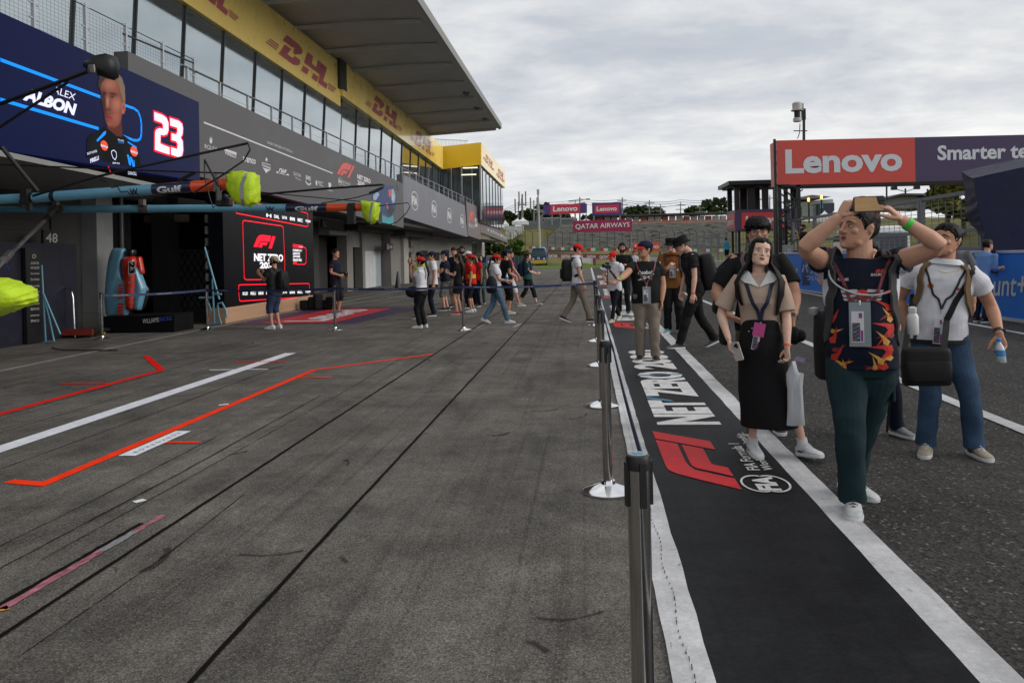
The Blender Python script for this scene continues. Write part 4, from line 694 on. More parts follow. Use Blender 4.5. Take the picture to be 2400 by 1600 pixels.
# ------------------------------------------------------------------ far ground, hill, grandstand, trees
def sstep(a, b, t): t = np.clip((t-a)/(b-a), 0, 1); return t*t*(3-2*t)
def terr(x, y):
    c = 2.2*sstep(124, 150, y)+6.6*np.clip((y-157)/42, 0, 1)-1.1*sstep(-13, -6, x)*sstep(150, 160, y)*sstep(204, 196, y)
    r = 6.5*sstep(24, 50, x)*sstep(8, 40, y)*sstep(118, 84, y)
    l = 5.0*sstep(-30, -70, x)*sstep(60, 120, y)
    return np.maximum(np.maximum(c, r), l)
GR = M('hill_grass', (.125, .118, .042), .95, var=.42, vs=.12, bump=.3, bs=4, spec=.1); GRN = M('bright_grass', (.085, .16, .018), .95, var=.3, vs=.3, bump=.3, bs=6, spec=.1)
xs = np.arange(-150, 151, 3.0); ys = np.arange(8, 330, 3.0); mb = MB(); vs = []
for y in ys:
    for x in xs:
        z = float(terr(x, y)); vs.append((x, y, z-.03+(.25*mnoise.noise((x*.06, y*.06, 0)) if z > .6 else 0)))
nx = len(xs); fs = []
for j in range(len(ys)-1):
    for i in range(nx-1):
        if max(vs[j*nx+i][2], vs[(j+1)*nx+i+1][2], vs[(j+1)*nx+i][2], vs[j*nx+i+1][2]) > 0.0: fs.append((j*nx+i, j*nx+i+1, (j+1)*nx+i+1, (j+1)*nx+i))
mb.add(vs, fs); mb.obj('hillside', GR, smooth=60, kind='structure')
mb = MB(); mb.poly([(-6.5, 96, .012), (1.2, 92, .012), (2.5, 112, .012), (-7, 117, .012)], nrm=(0, 0, 1)); mb.obj('grass_verge', GRN, kind='structure')
mb = MB(); y = 128; vs = [(x, yy, float(terr(x, yy))+.02) for yy in (117.5, 124) for x in np.arange(-40, 60, 4)]; n = 25; mb.add(vs, [(i, i+1, n+i+1, n+i) for i in range(n-1)]); mb.obj('grass_strip', GRN, kind='structure')
zt = Zc(0, 5.88, 1150, 430)
STL = [M('stripe_'+n, c, .5, var=.08) for n, c in (('red', (.45, .03, .03)), ('white', (.6, .6, .6)), ('green', (.03, .28, .12)))]
# striped barrier round the bend
sb = empty('striped_barrier', (0, 140, 2), 'red white and green striped barrier round the far bend', 'barrier'); mb = MB()
def strp(p0, t0, b0, p1, t1, b1, n, Y0, Y1, k0=0):
    for i in range(n):
        f, g = i/n, (i+1)/n; P = lambda f, t: PY(p0+(p1-p0)*f, (t0+(t1-t0)*f) if t else (b0+(b1-b0)*f), Y0+(Y1-Y0)*f)
        q = [P(f, 0), P(g, 0), P(g, 1), P(f, 1)]; mb.hexa(q+[a+V(0, .5, 0) for a in q], (i+k0) % 3)
strp(1240, 577.0, 583.0, 1345, 580.5, 587, 14, 152, 142); strp(1345, 580.5, 587.5, 1705, 584, 591, 36, 142, 134); mb.obj('tyre_wall_cover', STL, sb, fixn=True)
# low advertising walls
QW = M('board_maroon', (.20, .035, .06), .5, var=.1); QL = M('board_white', (.60, .58, .58), .5, var=.05)
qa = empty('advert_board', PY(1340, 610, 118), 'low maroon and white advertising board along the far track edge', 'board'); mb = MB(); pl = PYY(118)
slab(mb, pl, [(1282, 603), (1500, 610), (1500, 597), (1282, 594)], .15, 0, (0, -1, 0))
for i in range(7): x = 1285+i*30; tq(mb, pl, 'QATAR', (x, 604+i*.9), (x+22, 604.6+i*.9), (x, 596+i*.6), 1, bold=.05, d=.02)
mb.obj('board_face', [QW, QL], qa)
mb = MB(); slab(mb, PYY(104), [(1364, 616), (1396, 620), (1396, 606), (1364, 604)], .2, 0, (0, -1, 0)); slab(mb, PYY(103.9), [(1390, 622), (1396, 622), (1396, 604), (1390, 603)], .2, 1, (0, -1, 0)); slab(mb, PYY(103.9), [(1364, 618), (1390, 621), (1390, 618), (1364, 614)], .1, 2, (0, -1, 0)); mb.obj('barrier_board', [QL, QW, M('board_yellow_green', (.35, .4, .1), .6, var=.2)], at=PY(1380, 620, 104), label='short white barrier board at the end of the pit lane line', cat='board')
# catch fence before the stand
cf = empty('catch_fence', (0, 152, 2.4), 'tall grey catch fence with bent posts before the empty grandstand', 'fence'); CFM = M('fence_dark', (.075, .08, .075), .6, metal=.3, var=.1); mb = MB()
for p in np.arange(1196, 1700, 17.5): a, b = PY(p, 586, 153), PY(p, 551, 153); b[2] = a[2]+3.3; mb.beam(a, b, .14); mb.beam(b, b+V(-.55, -.3, .45), .12)
mb.obj('posts', CFM, cf); mb = MB(); x0, x1 = PY(1190, 560, 153)[0], PY(1710, 560, 153)[0]; z0 = PY(1400, 588, 153)[2]
for z in np.arange(z0, z0+3.4, .42): mb.beam((x0, 153, z), (x1, 153, z), .03)
mb.obj('wire_mesh', CFM, cf)
# grandstand terraces
gs = empty('grandstand', PY(1500, 580, 170), 'wide empty concrete grandstand with rows of grey benches on the hillside', 'grandstand'); SEAT = M('bench_grey', (.36, .36, .34), .7, var=.4, vs=.5, stretch=(1, 4, 4)); TER = M('terrace_concrete', (.095, .09, .075), .85, var=.3, vs=.4)
mb, ms = MB(), MB(); n = 20
for i in range(n):
    t = i/(n-1); Y = 158+t*34; y = 582-t*56+(0); zt_ = PY(1500, y, Y)[2]; pl0 = 1250+t*95 if t < .75 else 1321; pl0 = 1253+ t*60; x0 = PY(pl0, 560, Y)[0]; x1 = PY(1712, 560, Y)[0]
    mb.box(x0, x1, Y, Y+1.9, zt_-2.0, zt_)
    xx = x0+.4
    while xx < x1-1:
        w = random.uniform(3.5, 7.5); ms.box(xx, min(xx+w, x1), Y+.2, Y+.75, zt_+.34, zt_+.43); xx += w+random.choice((.25, .25, 1.3))
mb.obj('terrace', TER, gs); ms.obj('benches', SEAT, gs)
ga2 = PY(1215, 540, 178); mb = MB()
for i in range(7): t = i/6; a, b = PY(1185, 546-t*16, 172+t*10), PY(1226-(1-t)*26, 546-t*16, 172+t*10); mb.box(a[0], b[0], a[1], a[1]+1.6, a[2]-1.4, a[2])
mb.obj('side_stand', SEAT, at=ga2, label='small grey stepped stand on the hill just past the pit building', cat='stand')
# fence, containers and tents on the hilltop
HF = M('hoarding_grey', (.14, .155, .17), .6, var=.15, vs=.5); mb = MB(); pl = PYY(198)
slab(mb, pl, [(1222, 534), (1350, 536), (1350, 516), (1222, 518)], .2, 0, (0, -1, 0)); mb.obj('hoarding', HF, at=pl(1280, 528), label='grey hoarding along the hilltop below the large billboard', cat='fence')
for x0, x1, y0, y1, lb in ((1275, 1308, 512, 520, 'pale roofed container left of the two behind the hilltop hoarding'), (1316, 1346, 513, 521, 'pale roofed container right of the two behind the hilltop hoarding')):
    a, b = PY(x0, y1, 203), PY(x1, y0, 203); mb = MB(); mb.box(a[0], b[0], 203, 206, a[2]-1, b[2]); mb.box(a[0]-.2, b[0]+.2, 202.8, 206.2, b[2], b[2]+.25, 1); mb.obj('container', [M('cont_blue_grey', (.2, .23, .27), .5, var=.1), PWH], at=a, label=lb, cat='container')
TENT = M('tent_white', (.68, .69, .70), .6, var=.06)
def tent(p, ytop, ybase, hw, Y, lb):
    a, b = PY(p, ybase, Y), PY(p, ytop, Y); w = hw/F*Y; mb = MB(); h = b[2]-a[2]; rings = []
    for f, k in ((0, 1), (.42, 1), (.45, 1.03), (.6, .6), (.78, .25), (1, .02)): rings.append([a+V(sx*w*k, sy*w*k, h*f) for sx, sy in ((-1, -1), (1, -1), (1, 1), (-1, 1))])
    mb.loft(rings); return mb.obj('pavilion_tent', TENT, at=a, label=lb, cat='tent')
tent(1213, 511, 527, 12, 196, 'white peaked tent left of the pair on the hill by the pit building'); tent(1226, 509, 527, 12, 194, 'white peaked tent right of the pair on the hill by the pit building'); tent(1374, 510, 524, 11, 200, 'white peaked tent between the two red billboards'); tent(1185, 516, 533, 7, 190, 'small white tent half hidden by the pit building end')
tent(1933, 494, 520, 16, 110, 'white peaked tent beyond the fence in front of the hospitality block'); tent(1955, 494, 520, 12, 112, 'white peaked tent nearest the raised wooden phone')
# paddock roofs right of the billboards
pr = empty('paddock_shelter', PY(1560, 520, 200), 'long dark roofed shelter with white stalls above the grandstand', 'shelter'); pl = PYY(200); mb = MB()
slab(mb, pl, [(1380, 509), (1710, 500), (1710, 496), (1470, 503), (1400, 505)], 8, 0, (0, -1, 0)); mb.obj('roof', M('roof_dark', (.05, .05, .048), .7, var=.15), pr)
mb = MB()
for i, x in enumerate(np.arange(1400, 1705, 17)): slab(mb, PYY(202), [(x, 520), (x+13, 520), (x+13, 509-(x-1400)*.012), (x, 509-(x-1400)*.012)], 2, 0 if i % 3 else 1, (0, -1, 0))
mb.obj('stalls', [PWH, M('stall_red', (.4, .1, .08), .6, var=.1)], pr); mb = MB(); slab(mb, PYY(197), [(1480, 528), (1712, 528), (1712, 514), (1480, 518)], .4, 0, (0, -1, 0)); mb.obj('retaining_wall', M('wall_terracotta', (.30, .125, .075), .8, var=.15, vs=.5), pr)
# big signs
def sign(name, Y, tl, tr, br, bl, mats, txt, lb, posts, inner=None, t=.3, tp=None, tb=.03):
    o = PY((bl[0]+br[0])/2, bl[1], Y); e = empty(name, o, lb, 'billboard'); mb = MB(); pl = PYY(Y); slab(mb, pl, [bl, br, tr, tl], t, 0, (0, -1, 0))
    for q, m in (inner or []): pq(mb, pl, q, m, .03, (0, -1, 0))
    tq(mb, pl, txt, *tp, 2, bold=tb, d=.06); mb.obj('sign_face', mats, e)
    for p, yb in posts: mb = MB(); a, b = PY(p, yb, Y+.4), PY(p, bl[1]-2, Y+.4); mb.beam(a, b, .35 if Y > 150 else .22); mb.obj('post', M('post_grey', (.22, .23, .24), .5, metal=.3, var=.1), e)
BP, BR, = M('board_purple', (.06, .028, .16), .5, var=.05), M('board_red', (.50, .025, .06), .5, var=.05); SWH = M('sign_white', (.68, .69, .71), .5, var=.03)
sign('billboard', 196, zt(722, 295), zt(1327, 275), zt(1327, 408), zt(722, 432), [BP, BR, SWH], 'Lenovo', 'wide purple and red billboard on the far hill, left of the pair', ((1294, 528), (1314, 528), (1348, 524), (1374, 524)), [([zt(822, 428), zt(1233, 412), zt(1233, 278), zt(822, 292)], 1)], tp=(zt(860, 390), zt(1197, 378), zt(860, 316)))
sign('billboard', 198, zt(1395, 268), zt(1802, 258), zt(1802, 435), zt(1400, 440), [BP, BR, SWH], 'Lenovo', 'smaller squarer red billboard with purple frame on the far hill, right of the pair', ((1392, 524), (1453, 524)), [([zt(1432, 412), zt(1768, 402), zt(1768, 288), zt(1432, 298)], 1)], tp=(zt(1460, 384), zt(1738, 375), zt(1460, 322)))
sign('billboard', 124, zt(1135, 515), zt(1950, 492), zt(1950, 655), zt(1135, 672), [M('sign_maroon', (.30, .008, .075), .5, var=.05), BR, SWH], 'QATAR AIRWAYS', 'maroon sign on two tall posts across the end of the pit lane', ((1346, 596), (1480, 596)), tp=(zt(1168, 640), zt(1915, 610), zt(1168, 562)), tb=.01)
mb = MB(); ob_ = empty('trackside_board', PY(1515, 590, 88), 'orange red trackside board behind the men in bucket hats', 'board'); pl = PYY(88); slab(mb, pl, [(1483, 590), (1548, 590), (1548, 567), (1483, 569)], .3, 0, (0, -1, 0)); tq(mb, pl, 'Lenovo', (1488, 583), (1544, 582), (1488, 573), 1, bold=.03, d=.02); mb.obj('board_face', [M('board_orange', (.62, .10, .05), .5, var=.05), SWH], ob_)
mb = MB()
mb = None
for p in (1484, 1520, 1547): mb = MB(); a, b = PY(p, 590, 88.4), PY(p, 628, 88.4); b[2] = 0; mb.beam(a, b, .15); mb.obj('post', BLK, ob_)
# poles and wires
PO = M('pole_concrete', (.20, .195, .19), .7, var=.1)
POLES = [(1224, 455, 515, .5, 'twin antenna mast on the hill behind the white tents'), (1215, 472, 515, .3, 'utility pole with crossarms left of the antenna mast'), (1251, 469, 515, .3, 'utility pole between antenna mast and floodlight pole'), (1359, 462, 515, .35, 'tall lamp post rising behind the wide billboard'), (1348, 471, 515, .25, 'short lamp post next to the tall one behind the billboard'), (1458.5, 463, 508, .35, 'utility pole with transformers at the right edge of the smaller billboard'), (1522, 469, 510, .3, 'utility pole standing in the dark trees right of billboards'), (1548, 478, 510, .25, 'thin utility pole at the right end of the far trees'), (1595, 474, 510, .25, 'utility pole above the shelter roof'), (1640, 480, 508, .2, 'thin utility pole left of the control booth'), (1804, 458, 508, .3, 'lamp post seen through the control booth windows')]
for p, y0, y1, w, lb in POLES:
    Y = 215; e = empty('utility_pole', PY(p, y1, Y), lb, 'pole'); a, b = PY(p, y1+6, Y), PY(p, y0, Y); mb = MB(); mb.tube([a, b], [w*.7, w*.45], 8); mb.obj('shaft', PO, e)
    mb = MB(); h = b-V(0, 0, .8)
    if 'antenna' in lb:
        for s in (-.9, .9): mb.beam(h+V(s, 0, -2.5), h+V(s, 0, 1.5), .35); mb.beam(h+V(-1, 0, -2), h+V(1, 0, -2), .2)
    elif 'lamp' in lb: mb.beam(h, h+V(-2.4, 0, -.2), .2); mb.beam(h, h+V(2.0, 0, .2), .2); mb.obox(h+V(-2.6, 0, -.2), 1.0, .4, .3); mb.obox(h+V(2.2, 0, .2), 1.0, .4, .3)
    else:
        for k in range(3): mb.beam(h+V(-1.3, 0, -k*1.1), h+V(1.3, 0, -k*1.1), .2)
        mb.obox(h+V(.7, 0, -4), .8, .8, 1.3)
    mb.obj('crossarm', PO, e)
mb = MB(); WN = [(1160, 498), (1215, 475), (1251, 473), (1359, 466), (1458, 467), (1522, 473), (1595, 468), (1720, 462)]
for dy in (0, 5, 11):
    for (a, ya), (b, yb) in zip(WN[:-1], WN[1:]): mb.tube([PY(a+(b-a)*t, ya+dy+(yb-ya)*t+(b-a)*.07*t*(1-t)*4*.6, 215) for t in np.linspace(0, 1, 7)], .045, 4, cap=False)
mb.obj('power_lines', BLK, at=PY(1400, 470, 215), label='thin black power lines sagging between the far utility poles', cat='power lines')
fp = empty('floodlight_pole', PY(1262, 590, 135), 'tall grey pole carrying a cabinet platform beside the bend', 'pole'); a, b = PY(1266, 590, 135), PY(1261, 450, 135); mb = MB(); mb.tube([a-V(0, 0, 1), b], [.22, .12], 8); mb.obox(b, .4, .4, .9); mb.obj('shaft', M('pole_light_grey', (.36, .36, .35), .6, var=.1), fp); mb = MB()
for p, y0, y1 in ((1253, 498, 526), (1260, 498, 526), (1272, 498, 526), (1257, 505, 518)): mb.beam(PY(p, y1, 135.5), PY(p, y0, 135.5), .12)
mb.beam(PY(1251, 498, 135.5), PY(1276, 497, 135.5), .25); mb.beam(PY(1253, 526, 135.5), PY(1272, 500, 135.5), .1); mb.obox(PY(1266, 495, 135.5), .9, .5, .5); mb.obox(PY(1265, 511, 135.5), .7, .5, .9); mb.obj('platform', PO, fp)
# trees: a trunk with limbs and a crown of leaf clumps
LEAF = [M('leaf_dark', (.022, .038, .012), .8, var=.3, vs=.6, spec=.2), M('leaf_mid', (.038, .062, .016), .8, var=.3, vs=.6, spec=.2), M('leaf_light', (.062, .092, .024), .8, var=.3, vs=.6, spec=.2)]; LEAFB = [M('leaf_fresh_dark', (.03, .06, .01), .8, var=.3, vs=.9, spec=.2), M('leaf_fresh', (.06, .12, .015), .8, var=.3, vs=.9, spec=.2), M('leaf_fresh_light', (.11, .18, .03), .8, var=.3, vs=.9, spec=.2)]; LEAFY = [M('leaf_olive_dark', (.05, .06, .012), .8, var=.3, vs=.9, spec=.2), M('leaf_olive', (.10, .11, .02), .8, var=.3, vs=.9, spec=.2), M('leaf_yellow', (.20, .16, .03), .8, var=.3, vs=.9, spec=.2)]
BARK = M('bark', (.07, .055, .042), .9, var=.3, vs=4)
def tree(base, h, w, label, leaves=900, ls=.5, mats=LEAF, cat='tree', trunk=.3, seed=1, group=None, low=.25, name='leafy_tree'):
    rng = np.random.default_rng(seed); e = empty(name, base, label, cat, group); base = V(*base); mb = MB(); tops = []
    if trunk: mb.tube([base-V(0, 0, .5), base+V(.05*h*rng.normal()*.3, 0, h*.35), base+V(.1*w*rng.normal()*.3, 0, h*.6)], [trunk, trunk*.7, trunk*.4], 7)
    cl = []
    for k in range(13):
        u = rng.random(); a = rng.random()*6.28; r = w*.5*math.sqrt(rng.random())*(.95-.35*abs(u-.35)); c = base+V(r*math.cos(a), r*math.sin(a)*.8, h*(low+(.95-low)*u)); cl.append((c, w*rng.uniform(.15, .27)*(1.1-.4*u)))
        if trunk and k < 7: mb.tube([base+V(0, 0, h*.3), (base+V(0, 0, h*.4)+c)/2+V(0, 0, h*.05), c], [trunk*.4, trunk*.25, trunk*.1], 5)
    if trunk: mb.obj('trunk', BARK, e, smooth=60)
    mb = MB(); P = []; mi = []
    for i in range(leaves):
        c, r = cl[rng.integers(len(cl))]; d = rng.normal(size=3); d /= np.linalg.norm(d); rr = r*(rng.random()**.35); p = c+d*rr*V(1, 1, .8)
        a = rng.normal(size=3); a /= np.linalg.norm(a); b = np.cross(a, rng.normal(size=3)); b /= np.linalg.norm(b); s = ls*rng.uniform(.6, 1.4)
        P += [p-a*s-b*s*.5, p+a*s*.3-b*s*.7, p+a*s+b*s*.4, p-a*s*.2+b*s*.7]; mi.append(int(np.clip(rng.normal(1.0, .75), 0, 2)+.5) if True else 0)
    b0 = mb.n; mb.v.append(np.array(P)); mb.n += len(P)
    for i in range(leaves): mb.f.append((b0+4*i, b0+4*i+1, b0+4*i+2, b0+4*i+3)); mb.m.append(min(2, mi[i]))
    mb.obj('crown', mats, e); return e
def ptree(p, ytop, ybase, wpx, Y, lb, **k):
    a, b = PY(p, ybase, Y), PY(p, ytop, Y); return tree(a, b[2]-a[2], wpx/F*Y, lb, **k)
TL = ((1176, 499, 530, 46, 'dark tree on the far hill right against the pit building'), (1198, 497, 525, 40, 'low dark tree behind the left white tent'), (1240, 492, 525, 44, 'dark tree between the antenna mast and the floodlight pole'), (1268, 472, 525, 46, 'tallest dark tree on the hill, left of the wide billboard'), (1290, 490, 525, 44, 'dark tree below the left end of the wide billboard'), (1250, 497, 526, 50, 'broad dark tree behind the pole platform'), (1330, 503, 522, 46, 'low dark tree below the wide billboard'), (1385, 503, 520, 40, 'low dark tree under the gap between billboards'), (1420, 504, 520, 50, 'low dark tree under the smaller billboard'), (1470, 489, 512, 30, 'small dark tree right beside the smaller billboard'), (1490, 484, 512, 40, 'rounded dark tree left in the group right of billboards'), (1512, 482, 512, 44, 'tall dark tree in the middle of the group right of billboards'), (1540, 490, 512, 40, 'dark tree at the right end of the group behind the shelter'), (1690, 466, 500, 36, 'dark tree right behind the control booth edge'), (1660, 472, 500, 40, 'dark tree left of the control booth'), (1625, 484, 503, 40, 'low dark tree above the shelter roof'))
for i, (p, y0, y1, w, lb) in enumerate(TL): ptree(p, y0, y1, w, 222+i % 3*5, lb, leaves=650, ls=.55, seed=i, low=.05, trunk=.35)
ptree(1150, 562, 606, 62, 99, 'dark green tree standing against the end of the pit building', leaves=1300, ls=.24, seed=31, low=.05, trunk=.15)
ptree(1192, 563, 606, 34, 96, 'bushy green shrub left of the pair beside the minibus', leaves=1100, ls=.16, mats=LEAFB, cat='shrub', seed=32, low=.0, trunk=.08, name='bushy_shrub'); ptree(1219, 562, 606, 44, 95, 'large bushy green shrub right of the pair beside the minibus', leaves=1500, ls=.17, mats=LEAFB, cat='shrub', seed=33, low=.0, trunk=.08, name='bushy_shrub')
ptree(2222, 424, 560, 86, 70, 'yellowing tree above the grass bank beside the navy stand', leaves=1900, ls=.28, mats=LEAFY, seed=34, low=.45, trunk=.28); ptree(2262, 415, 560, 70, 78, 'olive green tree half hidden behind the navy stand', leaves=1200, ls=.3, mats=LEAFY, seed=35, low=.4, trunk=.28)
# buildings beyond the track on the right
hb = empty('hospitality_block', PY(1910, 520, 140), 'modern glass hospitality block with a slanted roof beyond the fence', 'building'); z6 = Zc(0, 7.13, 1680, 420); mb = MB(); slab(mb, PYY(140), [z6(1390, 335), z6(1700, 318), z6(1910, 292), z6(1590, 262), z6(1390, 300)], 12, 0, (0, -1, 0)); mb.obj('roof', M('roof_brown_grey', (.13, .115, .10), .6, var=.1), hb)
mb = MB(); slab(mb, PYY(142), [z6(1390, 620), z6(1690, 620), z6(1690, 430), z6(1390, 455)], 6, 0, (0, -1, 0)); slab(mb, PYY(143), [z6(1390, 450), z6(1950, 400), z6(1940, 330), z6(1390, 385)], 6, 2, (0, -1, 0))
for x in np.arange(1400, 1690, 32): pq(mb, PYY(141.9), [z6(x, 615), z6(x+20, 615), z6(x+20, 460), z6(x, 462)], 1, .05, (0, -1, 0))
mb.obj('glazed_floors', [M('facade_cream', (.42, .40, .34), .6, var=.1), M('facade_glass', (.22, .25, .25), .1, metal=.5, var=.2, vs=.5), M('balcony_glass', (.40, .44, .45), .2, var=.1)], hb)
mb = MB(); slab(mb, PYY(141), [z6(1690, 620), z6(1965, 600), z6(1965, 395), z6(1690, 410)], 6, 0, (0, -1, 0)); pq(mb, PYY(140.9), [z6(1722, 488), z6(1775, 486), z6(1775, 425), z6(1722, 428)], 1, .05, (0, -1, 0)); mb.obj('dark_block', [M('facade_navy', (.03, .035, .06), .5, var=.1), M('teal_panel', (.05, .35, .36), .5, var=.05)], hb)
for p in ((1533, 345), (1748, 305)): a = PY(*z6(*p), 139.5); mb = MB(); mb.ell(a, .22, .22, .4, 0); mb.beam(a, a-V(0, 0, 4), .2, m=1); mb.obj('lit_lamp', [M('lamp_glow', (1.0, .6, .15), emit=1.6, var=0), BLK], hb, smooth=40)
hh = empty('hill_building', PY(2130, 480, 78), 'low grey building with a flat overhanging roof up on the grass bank', 'building'); z7 = Zc(0, 7.13, 2080, 420); mb = MB(); slab(mb, PYY(78), [z7(-90, 480), z7(560, 480), z7(560, 258), z7(280, 268), z7(-90, 350)], 8, 0, (0, -1, 0)); mb.obj('wall', M('render_pale', (.38, .37, .34), .7, var=.08), hh)
mb = MB(); slab(mb, PYY(77), [z7(-90, 345), z7(250, 262), z7(925, 275), z7(925, 240), z7(250, 235), z7(-90, 325)], 10, 0, (0, -1, 0)); mb.obj('roof', M('roof_slate', (.10, .11, .12), .5, var=.1), hh); mb = MB(); slab(mb, PYY(77.5), [z7(560, 470), z7(900, 470), z7(900, 275), z7(560, 262)], 7, 0, (0, -1, 0))
for x in np.arange(420, 900, 26): slab(mb, PYY(76.5), [z7(x, 480), z7(x+7, 480), z7(x+7, 320), z7(x, 320)], .1, 1, (0, -1, 0))
mb.obj('louvres', [CONCD, GALV], hh)
for p, yb, yt, lb in ((2078, 470, 428, 'slim lamp post with two heads left of the hill building'), (2122, 455, 442, 'cluster of floodlights on the hill building roof')):
    a, b = PY(p, yb, 76), PY(p, yt, 76); e = empty('lamp_post', a, lb, 'lamp post'); mb = MB(); mb.beam(a, b, .12)
    for s in (-1, 1): mb.beam(b-V(0, 0, .3), b+V(s*.9, 0, 0), .06); mb.obox(b+V(s*1.0, 0, .05), .5, .3, .3)
    mb.obj('post_and_heads', BLK, e)
# minibus, parked car, blue box, green fence at the lane's end
mv = empty('minibus', PY(1262, 621, 122)*V(1, 1, 0), 'blue minibus with a yellow bumper facing us at the end of the lane', 'minibus'); BY = 122.0; pl = PYY(BY)
VB = M('bus_blue', (.015, .04, .15), .3, coat=.5, var=.08); VY = M('bus_yellow', (.55, .33, .02), .35, var=.08); x0, x1 = PY(1244, 600, BY)[0], PY(1280.5, 600, BY)[0]; mb = MB(); xc = (x0+x1)/2; hw = (x1-x0)/2
mb.loft([[V(xc+sx*hw*k, y, z) for sx, z in ((-1, .4), (1, .4), (1, 1.6), (.9, 2.45), (.75, 2.68), (-.75, 2.68), (-.9, 2.45), (-1, 1.6))] for y, k in ((BY, .94), (BY+.25, 1), (BY+6.8, 1), (BY+7, .95))]); mb.obj('body', VB, mv, smooth=30, fixn=True)
fr = Fr((xc, BY-.01, 0), (1, 0, 0), (0, 0, 1)); mb = MB(); mb.fpoly(fr, [(-.86*hw, 1.45), (.86*hw, 1.45), (.80*hw, 2.35), (-.8*hw, 2.35)], 0, .01); mb.obj('windscreen', M('bus_glass', (.10, .13, .15), .1, var=.2, metal=.3), mv); mb = MB(); mb.box(x0+.05, x1-.05, BY-.12, BY+.2, .35, .85); mb.obj('bumper', VY, mv, bevel=.05)
for s in (-1, 1): mb = MB(); mb.lathe((xc+s*hw*.7, BY-.03, 1.05), [(.15, .05), (.15, -.02), (.02, -.04)], 14, axis=(0, 1, 0)); mb.obj('headlight', QL, mv); mb = MB(); mb.lathe((xc+s*(hw-.12), BY+1.2, .4), [(.05, -.12), (.4, -.12), (.4, .12), (.05, .12)], 16, axis=(1, 0, 0)); mb.obj('wheel', RUB, mv)
mb = MB(); mb.text(fr, 'O', -.22, .98, .44, .34, 0, .02, bold=.05); mb.obj('badge', QL, mv)
cr_ = empty('parked_car', PY(1150, 640, 88)*V(1, 1, 0), 'pale cream car parked nose towards us beside the pit building end', 'car'); cx0 = PY(1149, 620, 86)[0]; mb = MB()
mb.loft([[V(cx0+sx*.88*k, 86+y, z) for sx, z in ((-1, .3), (1, .3), (1, .85), (kk, zt2), (-kk, zt2), (-1, .85))] for y, k, kk, zt2 in ((0, .9, .85, .88), (.3, 1, .85, .95), (1.1, 1, .8, 1.1), (1.9, 1, .68, 1.68), (3.6, 1, .68, 1.66), (4.3, .95, .7, 1.2))]); mb.obj('body', M('car_cream', (.42, .40, .33), .3, coat=.5, var=.05), cr_, smooth=35, fixn=True)
mb = MB(); mb.quad((cx0-.75, 86+1.08, 1.13), (cx0+.75, 86+1.08, 1.13), (cx0+.62, 86+1.84, 1.64), (cx0-.62, 86+1.84, 1.64)); mb.obj('windscreen', VG, cr_)
for s in (-1, 1): mb = MB(); mb.obox((cx0+s*.62, 86.02, .72), .32, .12, .14); mb.obj('headlight', QL, cr_); mb = MB(); mb.lathe((cx0+s*.8, 86.9, .32), [(.05, -.1), (.32, -.1), (.32, .1), (.05, .1)], 14, axis=(1, 0, 0)); mb.obj('wheel', RUB, cr_)
mb = MB(); a, b = PY(1112, 640, 70), PY(1139, 602, 70); mb.box(a[0], b[0], 70, 71.2, 0, b[2]); pq(mb, PYY(70), [(1128, 634), (1139, 634), (1139, 616), (1128, 616)], 1, .01, (0, -1, 0)); tq(mb, PYY(70), 'Lenovo', (1113, 624), (1127, 624), (1113, 618), 2, d=.02); mb.obj('advertising_box', [M('box_blue', (.012, .03, .12), .5, var=.08), BR, QL], at=a, label='tall dark blue advertising box with a red patch by the pit building end', cat='box', bevel=.02)
mb = MB(); a, b = PY(1198, 624, 90), PY(1240, 600, 90); mb.box(a[0], b[0], 90, 90.06, 0, 1.55)
for x in np.linspace(a[0], b[0], 6): mb.box(x-.04, x+.04, 89.93, 90.0, 0, 1.62, 1)
mb.obj('green_screen_fence', [M('mesh_green', (.035, .10, .075), .7, var=.2), GALV], at=a, label='low green mesh fence below the shrubs next to the minibus', cat='fence')
# ------------------------------------------------------------------ freestanding screen wall
sw = empty('screen_wall', (-9.3, 23, 0), 'freestanding black screen wall with red outlines on a tan base before the garages', 'screen')
SK = M('screen_black', C('#1c1b1d', .75), .4, emit=.25, var=.05, spec=.25); NEO = SC('neon_red', '#ff1430', .85, .85); SWW = SC('paper_white', '#e6e6ea', .8, .8); TAN = M('plywood_tan', (.42, .25, .15), .6, var=.12, vs=1.5, stretch=(1, .3, 6))
pl = PXX(-9.3); zs_ = Zc(0, 3.92, 500, 450); mb = MB(); a, b = pl(527, 740), pl(737.5, 712); y0, y1 = a[1], b[1]
mb.box(-9.75, -9.3, y0, y1, .40, 3.27, 0)
Q = lambda pts, w=.028, m=1: lq(mb, pl, [zs_(*p) for p in pts], w, m, .006)
Q([(285, 262), (628, 312), (640, 325), (655, 640), (652, 800), (640, 803), (300, 806), (282, 790), (268, 285), (272, 266), (285, 262)]); Q([(232, 858), (245, 852), (870, 840), (881, 848), (881, 950), (868, 962), (250, 1002), (238, 992), (230, 900), (232, 858)]); Q([(170, 60), (210, 195), (855, 318), (868, 310), (866, 205), (850, 190), (230, 75)])
f1logo(mb, pl, zs_(366, 503), zs_(572, 524), zs_(362, 380), 1); Tn = lambda s, a, b, c, m=2, **k: tq(mb, pl, s, zs_(*a), zs_(*b), zs_(*c), m, **k)
Tn('NET ZERO', (372, 635), (640, 640), (372, 562), bold=.05); Tn('2030', (425, 703), (572, 706), (425, 640), bold=.05); pq(mb, pl, [zs_(*p) for p in ((730, 478), (822, 490), (822, 515), (730, 510))], 1); Tn('F1', (738, 506), (768, 508), (738, 486), 0, d=.01); Tn('Lenovo', (785, 508), (818, 510), (785, 494), 2, d=.01)
